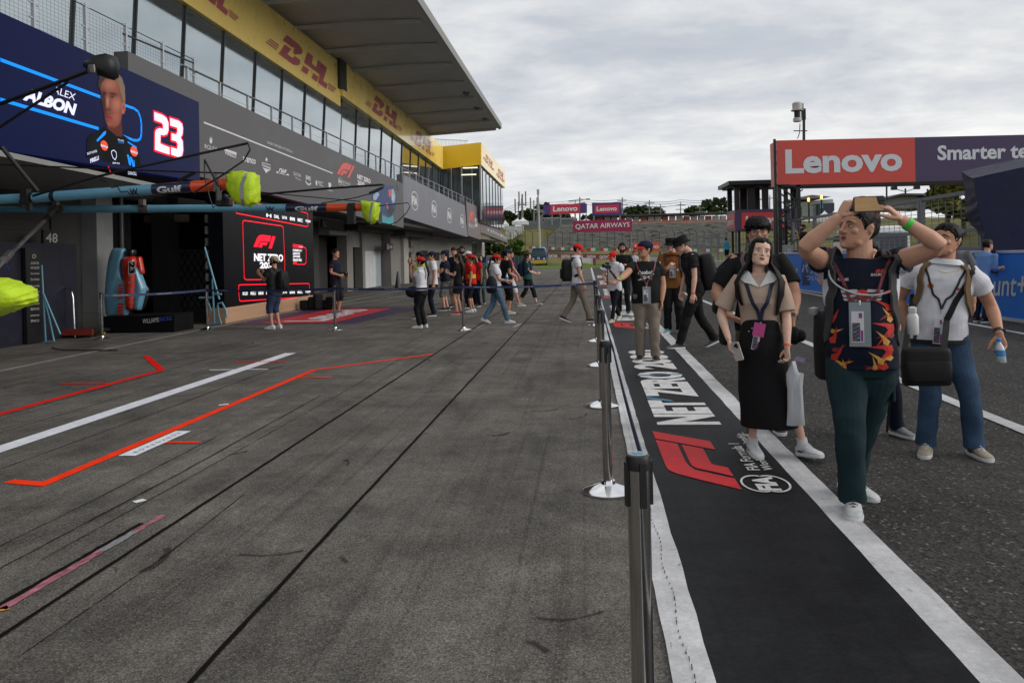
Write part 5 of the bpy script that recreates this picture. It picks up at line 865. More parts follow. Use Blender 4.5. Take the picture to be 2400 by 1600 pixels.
for i, s in enumerate(('FORMULA 1', 'LENOVO', 'JAPANESE', 'GRAND PRIX')): Tn(s, (730, 546+i*30), (812 if i in (0, 3) else 795, 548+i*30), (730, 524+i*29), bold=.05)
pq(mb, pl, [zs_(*p) for p in ((733, 642), (765, 642), (765, 664), (733, 664))], 1); Q([(822, 505), (845, 515), (852, 535), (850, 650), (835, 664), (765, 664)], .03)
for i, s in enumerate(('ROLEX', 'PIRELLI', 'aramco', 'H', 'DHL', 'QATAR', 'aws', 'MSC', 'crypto')):
    x = 268+i*72; Tn(s, (x, 948-i*2.2), (x+48, 946-i*2.2), (x, 918-i*1.9), bold=.04); 
    if i > 2: x = 440+(i-3)*72; Tn(s, (x+45, 228+(i-3)*10.5), (x+92, 237+(i-3)*10.5), (x+45, 196+(i-3)*10.5), bold=.04)
mb.obj('screen_panel', [SK, NEO, SWW], sw)
mb = MB(); mb.box(-9.78, -9.27, y0-.02, y1+.02, 0, .40); mb.obj('base', TAN, sw, bevel=.01); mb = MB()
for z in np.arange(.2, 3.2, .3): mb.box(-9.76, -9.7, y0-.06, y0-.005, z, z+.2)
mb.obj('edge_connectors', STEEL, sw)
# ------------------------------------------------------------------ overhead pit booms
LBLU = M('boom_pale_blue', (.115, .31, .43), .35, coat=.4, var=.06, vs=2); LNAV = M('boom_navy', (.006, .010, .042), .35, coat=.4, var=.05); LORA = M('boom_orange', (.72, .075, .012), .35, coat=.4, var=.06); CLO = M('clear_white', (.60, .61, .62), .4, var=.03); HIV = M('hi_vis_cloth', (.42, .60, .008), .55, var=.16, vs=6, bump=.7, bs=14); REFL = M('reflective_tape', (.25, .255, .27), .35, metal=.3, var=.1); CLAMP = M('clamp_grey', (.16, .155, .15), .4, metal=.7, var=.2, vs=9)
def boom(pts, Y, cuts, label):
    """pts: (px, py, radius px); cuts: colour changes at px"""
    e = empty('pit_boom', PY(pts[0][0], pts[0][1], Y), label, 'boom', 'overhead pit booms'); P = [PY(a, b, Y) for a, b, r in pts]; RR = [r/F*Y for a, b, r in pts]
    def at(px):
        for i in range(len(pts)-1):
            if pts[i][0] <= px <= pts[i+1][0]: t = (px-pts[i][0])/(pts[i+1][0]-pts[i][0]); return P[i]*(1-t)+P[i+1]*t, RR[i]*(1-t)+RR[i+1]*t
        return P[-1], RR[-1]
    for a, b, m, nm in cuts:
        xs = [a]+[p[0] for p in pts if a < p[0] < b]+[b]; mb = MB(); mb.tube([at(x)[0] for x in xs], [at(x)[1] for x in xs], 18); mb.obj(nm, m, e, smooth=50)
    def lab(s, x0, x1, hk, m, bold=.04, nm='lettering'):
        A, r = at(x0); B_, _ = at(x1); mb = MB(); d = norm(B_-A); h = r*hk; up = norm(UP-d*(UP @ d)); f = -np.cross(d, up) if np.cross(d, up)[1] > 0 else np.cross(d, up)
        fn = lambda u, v: A+d*u+(f*math.cos(v/r)+up*math.sin(v/r))*(r+.003)
        vv, ff = subdiv(T2(s, bold)[0], T2(s, bold)[1], 2); mb.add([fn(c[0]*np.linalg.norm(B_-A), (c[1]-.5)*h-.3*r) for c in vv], ff); return mb.obj(nm, m, e)
    return e, at, lab
b1, at1, lab1 = boom([(-260, 481, 11.5), (0, 467.5, 12), (90, 463, 12.3), (360, 444, 13.3), (560, 430, 14.6)], 10.5, [(-260, 360, LBLU, 'tube'), (360, 452, LNAV, 'tube'), (452, 556, LORA, 'tube')], 'upper pale blue boom with navy and orange tip, nearest the camera'); lab1('Gulf', 374, 432, 1.25, CLO); lab1('W', 311, 330, 1.25, LNAV)
b2, at2, lab2 = boom([(-260, 492, 8.8), (0, 491, 9), (330, 489.5, 9.4), (670, 487.5, 9.6), (870, 485.5, 9.4)], 15.0, [(-260, 672, LBLU, 'tube'), (672, 768, LNAV, 'tube'), (768, 866, LORA, 'tube')], 'lower pale blue boom with navy and orange tip, farther from the camera'); lab2('Gulf', 694, 749, 1.2, CLO); lab2('W', 627, 647, 1.3, LNAV)
def ring(at, px, w, e, m, nm, k=1.12, blk=None):
    a, r = at(px-w/2); b, _ = at(px+w/2); mb = MB(); mb.tube([a, b], r*k, 14)
    for dx, dz, s in (blk or []): mb.obox((a+b)/2+V(dx, -r, dz), *s)
    mb.obj(nm, m, e, smooth=50)
ring(at1, 68, 24, b1, BLK, 'clamp', 1.15, [(0, .02, (.10, .1, .2)), (.05, -.12, (.06, .06, .12)), (-.06, -.08, (.05, .05, .1))]); ring(at1, 127, 10, b1, BLK, 'clamp', 1.06); ring(at1, 513, 10, b1, CLAMP, 'clamp', 1.2, [(0, .02, (.05, .06, .24)), (.04, -.12, (.05, .05, .2))]); ring(at2, 138, 20, b2, CLAMP, 'clamp', 1.12, [(0, .08, (.1, .1, .12)), (.12, .0, (.1, .08, .12)), (-.1, -.02, (.1, .08, .1))]); ring(at2, 339, 22, b2, CLAMP, 'clamp', 1.13, [(0, .12, (.1, .1, .12))]); ring(at2, 826, 17, b2, BLK, 'clamp', 1.15, [(0, -.14, (.14, .12, .36))])
a = PY(521, 470, 10.6); mb = MB(); mb.obox(a, .14, .14, .17); mb.obj('gun_holder', BLK, b1, bevel=.02); mb = MB(); a = PY(533, 474, 10.6); mb.obox(a, .10, .16, .12); mb.obj('gun_holder', BLK, b1, bevel=.02)
def cover(out, Y, dep, stripe, label, n0=3):
    cs = np.mean(np.array(out), 0); P = [PY(x, y, Y) for x, y in out]; c = np.mean(P, 0); rings = []
    Q = []
    for i in range(len(P)):
        a, b = P[i], P[(i+1) % len(P)]
        for k in range(5): Q.append(a+(b-a)*k/5)
    for t in np.linspace(-1, 1, 9):
        k = (1-abs(t)**6)**.5*.26+.74; rings.append([c+(p-c)*k*(1+.03*math.sin(j*1.3+t*4)+.035*math.sin(j*.55-t*7)+.02*math.sin(j*2.7+t*11))+V(0, t*dep, 0) for j, p in enumerate(Q)])
    mb = MB(); mb.loft(rings); o = mb.obj('tool_cover', HIV, at=c, smooth=60, label=label, cat='cover', group='hi vis covers on the pit booms', fixn=True)
    bv = BVHTree.FromPolygons([tuple(p) for p in np.concatenate(mb.v)], mb.f); ms = MB(); n = 26; L, Rr = [], []
    for t in np.linspace(0, 1, n):
        s = stripe; i = min(int(t*(len(s)-1)), len(s)-2); f = t*(len(s)-1)-i; x = s[i][0]+(s[i+1][0]-s[i][0])*f; y = s[i][1]+(s[i+1][1]-s[i][1])*f
        for lst, dx in ((L, -stripe_w/2), (Rr, stripe_w/2)):
            d = Vector(tuple(ray(x+dx, y))); h = bv.ray_cast(Vector(tuple(CAMP)), d); lst.append(V(*h[0])-norm(ray(x+dx, y))*.006 if h[0] is not None else None)
    idx = [i for i in range(n) if L[i] is not None and Rr[i] is not None]
    if len(idx) > 2: ms.add([L[i] for i in idx]+[Rr[i] for i in idx], [(j, j+1, len(idx)+j+1, len(idx)+j) for j in range(len(idx)-1)]); ms.obj('reflective_stripe', REFL, o)
    return o
stripe_w = 8
cover([(539, 408), (560, 403), (590, 405), (602, 412), (603, 450), (600, 474), (582, 484), (560, 478), (545, 455), (537, 443), (541, 425)], 10.45, .17, [(580, 402), (567, 430), (566, 455), (570, 484)], 'crumpled yellow green cover with grey stripe on the upper boom tip'); stripe_w = 5
cover([(848, 471), (866, 473), (888, 476), (886, 500), (883, 516), (870, 525), (858, 514), (852, 500), (850, 485)], 14.9, .16, [(874, 472), (868, 495), (866, 525)], 'small yellow green cover with grey stripe on the lower boom tip'); stripe_w = 0.1
cover([(-90, 668), (-40, 650), (0, 654), (28, 664), (52, 672), (62, 684), (66, 700), (60, 712), (35, 724), (0, 735), (-50, 750), (-100, 740)], 6.6, .2, [(-300, 650), (-300, 660)], 'large yellow green cover hanging at the left edge of the view')
def cab(name, pts, Y, r, parent, m=BLK):
    mb = MB(); P = [PY(x, y, Y) if len(p) == 0 else PY(x, y, p[0]) for x, y, *p in pts]; mb.tube(P, r, 6); return mb.obj(name, m, parent, smooth=60)
z3 = lambda x, y: (x/3.92, 300+y/3.92); z5 = Zc(0, 3.92, 450, 280)
cab('stay_rod', [z3(300, 625), z3(900, 445), z3(1180, 380), z3(2280, 140)], 10.3, .018, b1); cab('stay_rod', [z3(-300, 320), z3(0, 335), z3(1180, 385), z3(2130, 418)], 10.5, .012, b1); cab('hose', [z3(2280, 140), z3(2298, 200), z3(2240, 300), z3(2050, 430), z3(1850, 550), z3(1780, 600)], 10.3, .012, b1); cab('hose', [z3(1880, 290), z3(1880, 450), z3(1930, 650), z3(1962, 735), z3(1985, 700), z3(1985, 560)], 10.3, .009, b1); cab('stay_rod', [z3(1880, 290), z3(2010, 540)], 10.3, .014, b1)
cab('brace_strut', [(*z3(10, 170), 10.0), (*z3(345, 580), 10.45)], 0, .028, b1); cab('coiled_hose', [z3(920, 475), z3(1000, 500), z3(1025, 550), z3(1080, 540), z3(1110, 590), z3(1170, 580), z3(1205, 620), z3(1250, 600), z3(1300, 640)], 10.3, .009, b1)
e = cab('light_strut', [(*z3(530, 720), 14.9), (*z3(430, 830), 13.6), (*z3(60, 1190), 10.0), (*z3(-200, 1480), 8.3)], 0, .032, b2, M('strut_steel', (.22, .215, .21), .35, metal=.8, var=.1)); cab('strut_collar', [(*z3(95, 1150), 10.3), (*z3(35, 1215), 9.75)], 0, .055, b2, CLAMP); cab('strut_collar', [(*z3(440, 810), 13.7), (*z3(405, 850), 13.3)], 0, .045, b2)
cab('stay_rod', [z5(605, 695), z5(740, 680), z5(1240, 635), z5(1750, 600)], 14.8, .022, b2); cab('stay_rod', [z5(605, 665), z5(900, 695), z5(1560, 755)], 14.9, .010, b2); cab('hose', [z5(1190, 770), z5(1500, 720), z5(1700, 665), z5(1760, 625), z5(1765, 600), z5(1745, 595)], 14.8, .010, b2); cab('thin_hose', [z5(1715, 795), z5(1985, 765), z5(2003, 800), z5(1970, 860), z5(1880, 945), z5(1800, 972), z5(1640, 970), z5(1500, 930)], 14.8, .009, b2)
mb = MB(); P = [PY(*z5(1625+i*2.2+8*math.sin(i), 680-i*.95+12*math.cos(i)), 14.7) for i in range(58)]; mb.tube(P, .008, 5); mb.obj('coiled_hose', BLK, b2)
cab('stay_rod', [z3(1640, 485), z3(1800, 405)], 12.5, .03, b2)
cm = empty('shrouded_camera', PY(236, 150, 9.5), 'black shrouded camera on a long rod in front of the driver portrait', 'camera'); c_ = [(198, 158), (205, 145), (225, 132), (252, 127), (270, 132), (275, 150), (273, 180), (262, 187), (240, 180), (215, 172)]; P = [PY(x, y, 9.5) for x, y in c_]; c = np.mean(P, 0); mb = MB()
mb.loft([[c+(p-c)*k+V(0, d, 0) for p in P] for d, k in ((-.14, .45), (-.11, .8), (-.05, .98), (.05, 1), (.11, .8), (.14, .4))]); mb.obj('housing', BLK, cm, smooth=60, fixn=True); mb = MB(); mb.lathe(PY(217, 172, 9.38), [(.01, .0), (.055, 0), (.06, .05), (.05, .1)], 14, axis=(0, 0, 1)); mb.obj('lens', M('lens_glass', (.05, .05, .055), .1, var=.05), cm, smooth=40); cab('rod', [(-200, 310), (0, 244), (205, 168)], 9.5, .026, cm); cab('rod', [(-200, 400), (0, 298), (162, 191)], 9.5, .018, cm)
# ------------------------------------------------------------------ things in front of the garages
z4 = Zc(0, 3.92, 0, 500)
bd = empty('team_board', (-11.3, 14.5, 0), 'tall dark navy board with a blue letter W at the left garage', 'board'); mb = MB(); mb.box(-11.5, -11.4, YW(-400), YW(58), 0, 2.05); tq(mb, PXX(-11.4), 'W', z4(25, 525), z4(97, 522), z4(25, 470), 1, bold=.03); mb.obj('board_panel', [M('board_midnight', (.006, .007, .018), .5, var=.1), M('board_blue', (.012, .03, .13), .5, var=.05)], bd)
bd = empty('sponsor_board', (-11.3, 15.6, 0), 'narrow black board listing white sponsor names beside the navy board', 'board'); mb = MB(); X = -11.30; mb.box(X-.08, X, PX(62, 700, X)[1], PX(99, 700, X)[1], 0, 1.95); pl = PXX(X)
for i, s in enumerate(('O', 'DURACELL', 'MICHELOB', 'Stephens', 'Dorilton', 'Acronis', 'komatsu', 'FT TIMES', 'KRAKEN', 'REMOTE', 'purestream', 'SPARCO')): y = (412, 466, 510, 564, 615, 675, 728, 788, 838, 888, 948, 996)[i]; tq(mb, pl, s, z4(280 if i else 292, y+3), z4(358 if i else 330, y), z4(280 if i else 292, y-(20 if i else 36)), 1, bold=.02)
mb.obj('board_panel', [M('board_black', (.008, .008, .009), .4, var=.1), M('board_text', (.36, .36, .35), .5, var=.05)], bd)
ec = empty('engine_cover', PY(300, 765, 17.9)*V(1, 1, 0), 'pale blue and red race car engine cover numbered 23, stood upright on a black plinth', 'bodywork'); Y = 17.9; ECB = M('body_pale_blue', (.13, .31, .43), .22, coat=.8, var=.1, vs=3); ECR = M('body_red', (.52, .03, .012), .25, coat=.8, var=.06); ECK = M('body_black', (.01, .01, .012), .3, coat=.5, var=.05)
def bulge(pts, Y, d, m, nm, extra=None):
    P = [PY(*z4(*p), Y) for p in pts]; Q = []
    for i in range(len(P)):
        a, b = P[i], P[(i+1) % len(P)]; Q += [a+(b-a)*k/4 for k in range(4)]
    Q = np.array(Q); c = Q.mean(0)
    for _ in range(1): Q = .5*Q+.25*(np.roll(Q, 1, 0)+np.roll(Q, -1, 0))
    mb = MB(); rr = []
    for t, k in ((0, 1), (.45, .985), (.75, .93), (.93, .80), (1, .55)): rr.append([c+(p-c)*V(k, 1, .5+.5*k)-V(0, d*t-.02, 0) for p in Q])
    mb.loft(rr); return mb.obj(nm, m, ec, smooth=70, fixn=True)
bulge([(1040, 315), (1155, 320), (1132, 400), (1120, 500), (1132, 590), (1180, 640), (1240, 662), (1225, 740), (1190, 762), (1180, 955), (1080, 950), (985, 955), (966, 800), (985, 560), (1005, 420)], Y, .14, ECB, 'side_panel'); bulge([(1145, 395), (1262, 392), (1268, 560), (1268, 650), (1252, 888), (1190, 892), (1182, 700), (1160, 560)], Y+.05, .22, ECR, 'spine'); bulge([(1270, 470), (1352, 690), (1332, 760), (1302, 890), (1255, 895), (1262, 640)], Y+.1, .2, ECB, 'side_panel'); bulge([(1275, 392), (1302, 398), (1330, 552), (1308, 560), (1268, 440)], Y+.12, .12, ECR, 'side_panel'); bulge([(1182, 330), (1250, 328), (1252, 392), (1180, 392)], Y+.1, .16, ECK, 'air_intake'); bulge([(1335, 640), (1370, 700), (1352, 800), (1320, 880), (1308, 890), (1335, 760)], Y+.14, .06, ECK, 'edge_flap')
for i in range(10):
    y = 650+i*29; mb = MB()
    if i != 5: pq(mb, PYY(Y-.165), [z4(1088-i*1.5, y+20), z4(1124+i*1.5, y+20), z4(1124+i*1.5, y), z4(1088-i*1.5, y)], 0, 0, (0, -1, 0)); mb.obj('stripe', ECR, ec)
mb = MB(); pl = PYY(Y-.215)
pq(mb, pl, [z4(1178, 562), z4(1248, 556), z4(1248, 436), z4(1178, 440)], 2, 0, (0, -1, 0)); tq(mb, pl, '23', z4(1186, 446), z4(1186, 554), z4(1240, 444), 0, bold=.05, d=.006)
for i in range(5): y = 690+i*42; pq(mb, pl, [z4(1192, y), z4(1254, y-4), z4(1254, y+2), z4(1192, y+6)], 3, 0, (0, -1, 0))
for y in (570, 632): pq(mb, pl, [z4(1178, y), z4(1258, y-4), z4(1258, y+3), z4(1178, y+8)], 3, 0, (0, -1, 0))
mb.obj('number_panel', [ECK, ECR, CLO, ECB], ec)
mb = MB(); pl = PYY(Y-.5); slab(mb, pl, [z4(945, 1090), z4(1600, 1095), z4(1600, 930), z4(945, 948)], .9, 0, (0, -1, 0)); tq(mb, pl, 'WILLIAMS', z4(1312, 1012), z4(1462, 996), z4(1312, 970), 1, d=.01); tq(mb, pl, 'RACING', z4(1470, 992), z4(1582, 980), z4(1470, 952), 2, d=.01); mb.obj('plinth', [M('plinth_black', (.006, .006, .007), .8, var=.1, spec=.1), CLO, M('letter_blue', (.03, .10, .38), .5, var=.05)], ec)
for dx in (-.9, .8): mb = MB(); mb.lathe(PY(*z4(1200, 1045), Y-.3)*V(1, 1, 0)+V(dx, 0, .05), [(.02, -.04), (.05, -.04), (.05, .04), (.02, .04)], 10, axis=(1, 0, 0)); mb.obj('castor', RUB, ec)
def frame_thing(name, label, cat, Y, tubes, m, r=.022, extra=None):
    allp = [PY(*z4(*p), Y) for t in tubes for p in t[0]]; zmin = min(p[2] for p in allp); base = np.mean(allp, 0); base[2] = 0; e = empty(name, base, label, cat)
    for pts, mm in tubes: mb = MB(); mb.tube([PY(*z4(*p), Y-(q[0] if q else 0)) for p, q in ((p[:2], p[2:]) for p in pts)], r, 8); mb.obj('bar', mm or m, e, smooth=60)
    return e
CHR = M('chrome_bar', (.62, .62, .63), .18, metal=1.0, var=.05); JB = M('jack_pale_blue', (.12, .30, .38), .4, var=.08)
tr = frame_thing('platform_trolley', 'low red and black platform trolley with a chrome hoop handle by the light pillar', 'trolley', 16.4, [([(513, 1150), (495, 760), (510, 710), (550, 688), (620, 685), (655, 715), (670, 770), (690, 1140)], None)], CHR); mb = MB(); a = PY(*z4(500, 1165), 16.4); mb.box(a[0], a[0]+.95, 16.3, 16.95, .10, .16, 0); mb.box(a[0]-.02, a[0]+.97, 16.27, 16.30, .06, .2, 1); mb.obj('deck', [BLK, M('deck_red', (.25, .03, .02), .5, var=.1)], tr)
for dx in (.12, .82): mb = MB(); mb.lathe((a[0]+dx, 16.4, .05), [(.01, -.03), (.05, -.03), (.05, .03), (.01, .03)], 10, axis=(0, 1, 0)); mb.obj('castor', RUB, tr)
frame_thing('jack_stand', 'tall pale blue A shaped jack stand next to the sponsor board', 'jack', 15.3, [([(383, 475), (400, 800), (420, 1180)], None), ([(390, 720), (450, 950), (495, 1165)], None), ([(400, 740), (500, 980), (555, 1110)], None), ([(395, 1185), (500, 1168)], None)], JB, .018)
frame_thing('front_jack', 'pale blue front jack leaning beside the black screen wall', 'jack', 19.4, [([(1880, 310), (1945, 540), (2015, 790)], None), ([(1950, 600), (1970, 1010)], None), ([(1830, 775), (1960, 775)], None), ([(1920, 1015), (2035, 1010)], None), ([(1960, 740), (2035, 742)], None), ([(2000, 830), (2040, 820), (2075, 890), (2085, 960)], None), ([(2000, 840), (2010, 940), (2030, 1010)], None), ([(1890, 770), (1945, 900)], None)], JB, .026)
e = empty('flight_case', PY(460, 735, 24)*V(1, 1, 0), 'grey panelled cage behind dark diagonal netting inside the open garage', 'cage'); mb = MB(); slab(mb, PYY(24), [z4(1645, 910), z4(1960, 880), z4(1960, 345), z4(1640, 330)], .8, 0, (0, -1, 0)); mb.obj('case_body', M('case_grey', (.20, .20, .195), .6, var=.1), e); mb = MB()
for k in range(-4, 8):
    for s in (1, -1):
        p = [(1640+k*60+(0 if s > 0 else 300), 340), (1640+k*60+(300 if s > 0 else 0), 890)]; q = []
        for t in np.linspace(0, 1, 30):
            x = p[0][0]+(p[1][0]-p[0][0])*t
            if 1640 <= x <= 1960: q.append(PY(*z4(x, 340+550*t), 23.95))
        if len(q) > 1: mb.tube([q[0], q[-1]], .015, 5)
mb.obj('netting', BLK, e); mb = MB(); a, b = PY(*z4(1640, 912), 23.9), PY(*z4(1880, 890), 23.9); mb.beam(a, b, .12); mb.obj('bumper_rail', GALV, e)
a = PY(*z4(1530, 50), 22); mb = MB(); mb.obox(a, 1.25, .3, .22); mb.obj('ceiling_fitting', M('fitting_cream', (.30, .26, .19), .5, var=.1), at=a, label='cream coloured strip light fitting inside the dark garage', cat='light', bevel=.03)
a = PY(*z4(860, 1080), 17.0); a[2] = .07; mb = MB(); mb.obox(a, .22, .25, .14); mb.obox(a+V(.2, -.1, -.03), .25, .1, .08); mb.obj('wheel_chock', M('chock_yellow', (.42, .26, .01), .5, var=.1), at=a, label='small yellow wheel chock on the floor beside the drain pipe', cat='chock', bevel=.02)
mb = MB(); pts = [G(*z4(x, y))+V(0, 0, .012) for x, y in ((480, 1235), (520, 1250), (620, 1262), (760, 1262), (900, 1262), (1080, 1262))]; mb.tube(pts, .010, 6); mb.obj('floor_cable', BLK, at=pts[0], label='thin black cable lying on the floor before the garages', cat='cable', smooth=60)
a = PX(933, 684, -9.6); mb = MB(); a[2] = 0; mb.lathe(a, [(.24, 0), (.24, .03), (.17, .04), (.035, .92), (.01, .93)], 16); mb.obj('traffic_cone', M('cone_dark', (.03, .035, .04), .5, var=.1), at=a, label='slim dark traffic cone standing before garage 54', cat='cone', smooth=40)
# ------------------------------------------------------------------ belt posts
PCH = M('post_chrome', (.50, .49, .475), .13, metal=1.0, var=.06, vs=5); PCB = M('base_chrome', (.80, .81, .83), .10, metal=1.0, var=.04); BELT = M('belt_navy', (.006, .016, .075), .55, var=.1); PBLK = M('post_black', (.012, .012, .013), .4, var=.05); BTX = M('belt_white', (.40, .42, .46), .5, var=.03); BTB = M('belt_blue', (.03, .11, .32), .5, var=.03)
st0 = empty('belt_post', (0, 0, 0), 'x', 'barrier post', 'chrome belt barrier posts')
mb = MB(); mb.lathe((0, 0, 0), [(.172, .0), (.172, .012), (.155, .022), (.09, .042), (.05, .055), (.045, .075)], 36); mb.obj('base', PCB, st0, smooth=35)
mb = MB(); mb.lathe((0, 0, 0), [(.0325, .06), (.0325, .955)], 28); mb.obj('pole', PCH, st0, smooth=50)
mb = MB(); mb.lathe((0, 0, 0), [(.0345, .955), (.036, .985), (.033, .995), (.028, .998)], 28)
for k in range(4): a = k*math.pi/2+.1; mb.obox((.0335*math.cos(a), .0335*math.sin(a), .915), .013, .019, .125, rot=[[math.cos(a), -math.sin(a), 0], [math.sin(a), math.cos(a), 0], [0, 0, 1]])
hd = mb.obj('head', PBLK, st0, smooth=40); mb = MB(); mb.lathe((0, 0, 0), [(.0275, .9985), (.001, .9995)], 20, 0); mb.text(Fr((-.018, -.012, 1.0005), (1, 0, 0), (0, 1, 0)), 'W', 0, 0, .036, .024, 1, 0, bold=.04); mb.obj('top_sticker', [M('sticker_grey', (.2, .24, .27), .3, var=.05), M('sticker_blue', (.02, .30, .62), .4, var=.05)], hd)
POSTS = [((.13, 2.3), 'tallest looking chrome belt post, cut by the bottom edge of the frame'), ((.10, 5.31), 'second nearest chrome post beside the white line'), ((.12, 8.29), 'third chrome post along the white line'), ((.13, 11.28), 'fourth chrome post along the white line'), ((.13, 14.42), 'fifth chrome post along the white line'), ((.14, 17.6), 'corner chrome post where the cross belt meets the white line row'), ((-2.69, 16.91), 'chrome post between the crowd in red caps and the jeans woman'), ((-5.65, 17.32), 'chrome post standing in front of the purple floor graphic'), ((-8.89, 17.86), 'chrome post beside the pale blue front jack'), ((-10.26, 15.94), 'leftmost chrome post beside the engine cover')]
for i, ((x, y), lb) in enumerate(POSTS):
    o = st0 if i == 0 else copytree(st0); o.location = (x, y, 0); o.rotation_euler = (0, 0, random.uniform(-.2, .2)); o['label'] = lb
def belt(a, b, sag, label, txt=True, hb=.024):
    a, b = V(*a), V(*b); d = b-a; L = np.linalg.norm(d[:2]); t = np.linspace(0, 1, 25); P = [a+d*k+V(0, 0, -sag*4*k*(1-k)) for k in t]; n = norm(V(d[1], -d[0], 0)); 
    if n[1] > 0: n = -n
    mb = MB(); f = n*.0015; lo = V(0, 0, -hb); q = len(P); mb.loft([[p+lo-f, p+lo+f, p-lo+f, p-lo-f] for p in P], 0)
    if txt:
        k = 0.25
        while k < L-.5:
            for s, w, dx, m in (('WILLIAMS', .34, 0, 1), ('RACING', .24, .36, 2)):
                T_ = T2(s, .0); fl = d[0] < 0
                vs = []
                for u, v in T_[0]:
                    uu = (k+dx+u*w)/L; uu = 1-uu if fl else uu; vs.append(a+d*uu+V(0, 0, -sag*4*uu*(1-uu)+(-.011+v*.022))+n*.004)
                mb.add(vs, T_[1], m)
            k += .95
    return mb.obj('barrier_belt', [BELT, BTX, BTB], at=a, label=label, cat='belt', group='navy barrier belts')
H_ = .93
belt((-10.26, 15.9, H_), (-8.89, 17.82, H_), .03, 'navy belt from the leftmost post to the post by the front jack', txt=True); belt((-8.89, 17.82, H_), (-5.65, 17.28, H_), .03, 'navy belt crossing in front of the black screen wall'); belt((-5.65, 17.28, H_), (-2.69, 16.87, H_), .03, 'navy belt crossing before the crowd in red caps'); belt((-2.69, 16.87, H_), (.14, 17.56, H_), .03, 'navy belt crossing the apron by the jeans woman')
for y0, y1, lb in ((2.34, 5.27, 'navy belt between the two nearest posts'), (5.35, 8.25, 'navy belt between second and third posts along the white line'), (8.33, 11.24, 'navy belt between third and fourth posts along the white line'), (11.32, 14.38, 'navy belt between fourth and fifth posts along the white line'), (14.46, 17.56, 'navy belt from the fifth post to the corner post')): belt((.155, y0, H_), (.155, y1, H_), .02, lb, txt=False)
# ------------------------------------------------------------------ people: builder
def remesh(mb, vox, smooth=3, fac=.5):
    me = mb.mesh('tmp', []); o = bpy.data.objects.new('tmp', me); COL.objects.link(o)
    m = o.modifiers.new('r', 'REMESH'); m.mode = 'VOXEL'; m.voxel_size = vox; m.use_smooth_shade = True
    if smooth: k = o.modifiers.new('s', 'SMOOTH'); k.factor = fac; k.iterations = smooth
    dg = bpy.context.evaluated_depsgraph_get(); r = bpy.data.meshes.new_from_object(o.evaluated_get(dg)); bpy.data.objects.remove(o); bpy.data.meshes.remove(me)
    return r
def mverts(me): a = np.zeros(len(me.vertices)*3); me.vertices.foreach_get('co', a); return a.reshape(-1, 3)
def folds(me, amp, fq, seed, zk=.75):
    """soft cloth creases: displaced along normals by a few warped waves"""
    co = mverts(me); no = np.zeros(len(co)*3); me.vertices.foreach_get('normal', no); no = no.reshape(-1, 3); rng = np.random.default_rng(seed); d = np.zeros(len(co))
    for i in range(5):
        k = rng.normal(size=3)*V(1, 1, zk); k = k/np.linalg.norm(k)*fq*rng.uniform(.6, 1.5); w = rng.normal(size=3)*fq*.45; ph = rng.uniform(0, 6.28); a = np.sin(co @ k+1.6*np.sin(co @ w+ph)+ph); d += np.sign(a)*np.abs(a)**1.4
    co = co+no*(d*amp/3)[:, None]; me.vertices.foreach_set('co', co.ravel()); me.update()
def addmesh(name, me, mats, parent, o0, kw=None):
    for m in (mats if isinstance(mats, (list, tuple)) else [mats]): me.materials.append(m)
    co = mverts(me)-o0; me.vertices.foreach_set('co', co.ravel()); me.polygons.foreach_set('use_smooth', [True]*len(me.polygons)); me.update()
    return link(name, me, parent, o0, **(kw or {}))
_SK = {}
def skinmat(h, nm):
    return M('skin_'+nm, C(h), .50, var=.09, vs=14, bump=.15, bs=260, spec=.3, rv=.06, bd=.002)
def cloth(nm, h, k=1.0, rough=.82, var=.10, vs=9, bump=.25, bs=220, **kw): return M('cloth_'+nm, C(h, k) if isinstance(h, str) else h, rough, var=var, vs=vs, bump=bump, bs=bs, spec=.2, rv=.05, bd=.003, **kw)
HAIRB = M('hair_black', (.0055, .005, .005), .5, var=.4, vs=40, stretch=(3, 3, .4), bump=.5, bs=120, spec=.18, bd=.004); HAIRN = M('hair_brown', (.022, .012, .008), .5, var=.4, vs=40, stretch=(3, 3, .4), bump=.5, bs=120, spec=.2, bd=.004); HAIRL = M('hair_light_brown', (.09, .05, .028), .5, var=.35, vs=40, bump=.6, bs=90)
EYEW = M('eye_white', (.62, .60, .57), .25, var=.03); EYED = M('eye_dark', (.012, .009, .007), .15, var=.03); LIP = M('lip_rose', (.30, .085, .075), .4, var=.06); LIPM = M('lip_brown', (.22, .09, .07), .45, var=.06)
WSOLE = M('sole_white', (.62, .62, .61), .5, var=.08, vs=20); LEATH = M('shoe_white', (.60, .61, .63), .45, var=.07, vs=25, bump=.15)
HT = np.array([(-.50, .10, .33, .12), (-.46, .185, .395, .0), (-.37, .255, .405, -.13), (-.26, .298, .395, -.25), (-.12, .325, .385, -.38), (.0, .338, .372, -.45), (.11, .342, .392, -.475), (.22, .338, .385, -.475), (.33, .305, .325, -.425), (.42, .235, .225, -.32), (.475, .15, .11, -.2), (.50, .05, .02, -.09)])
def headring(z): return [np.interp(z, HT[:, 0], HT[:, i]) for i in (1, 2, 3)]
TOR = np.array([(.74, .172, .115, .125), (.84, .180, .118, .130), (.93, .176, .115, .122), (1.05, .160, .112, .098), (1.18, .168, .116, .102), (1.30, .182, .120, .112), (1.38, .186, .106, .112), (1.43, .166, .084, .100), (1.465, .112, .068, .080), (1.49, .078, .060, .070), (1.53, .064, .056, .064)])
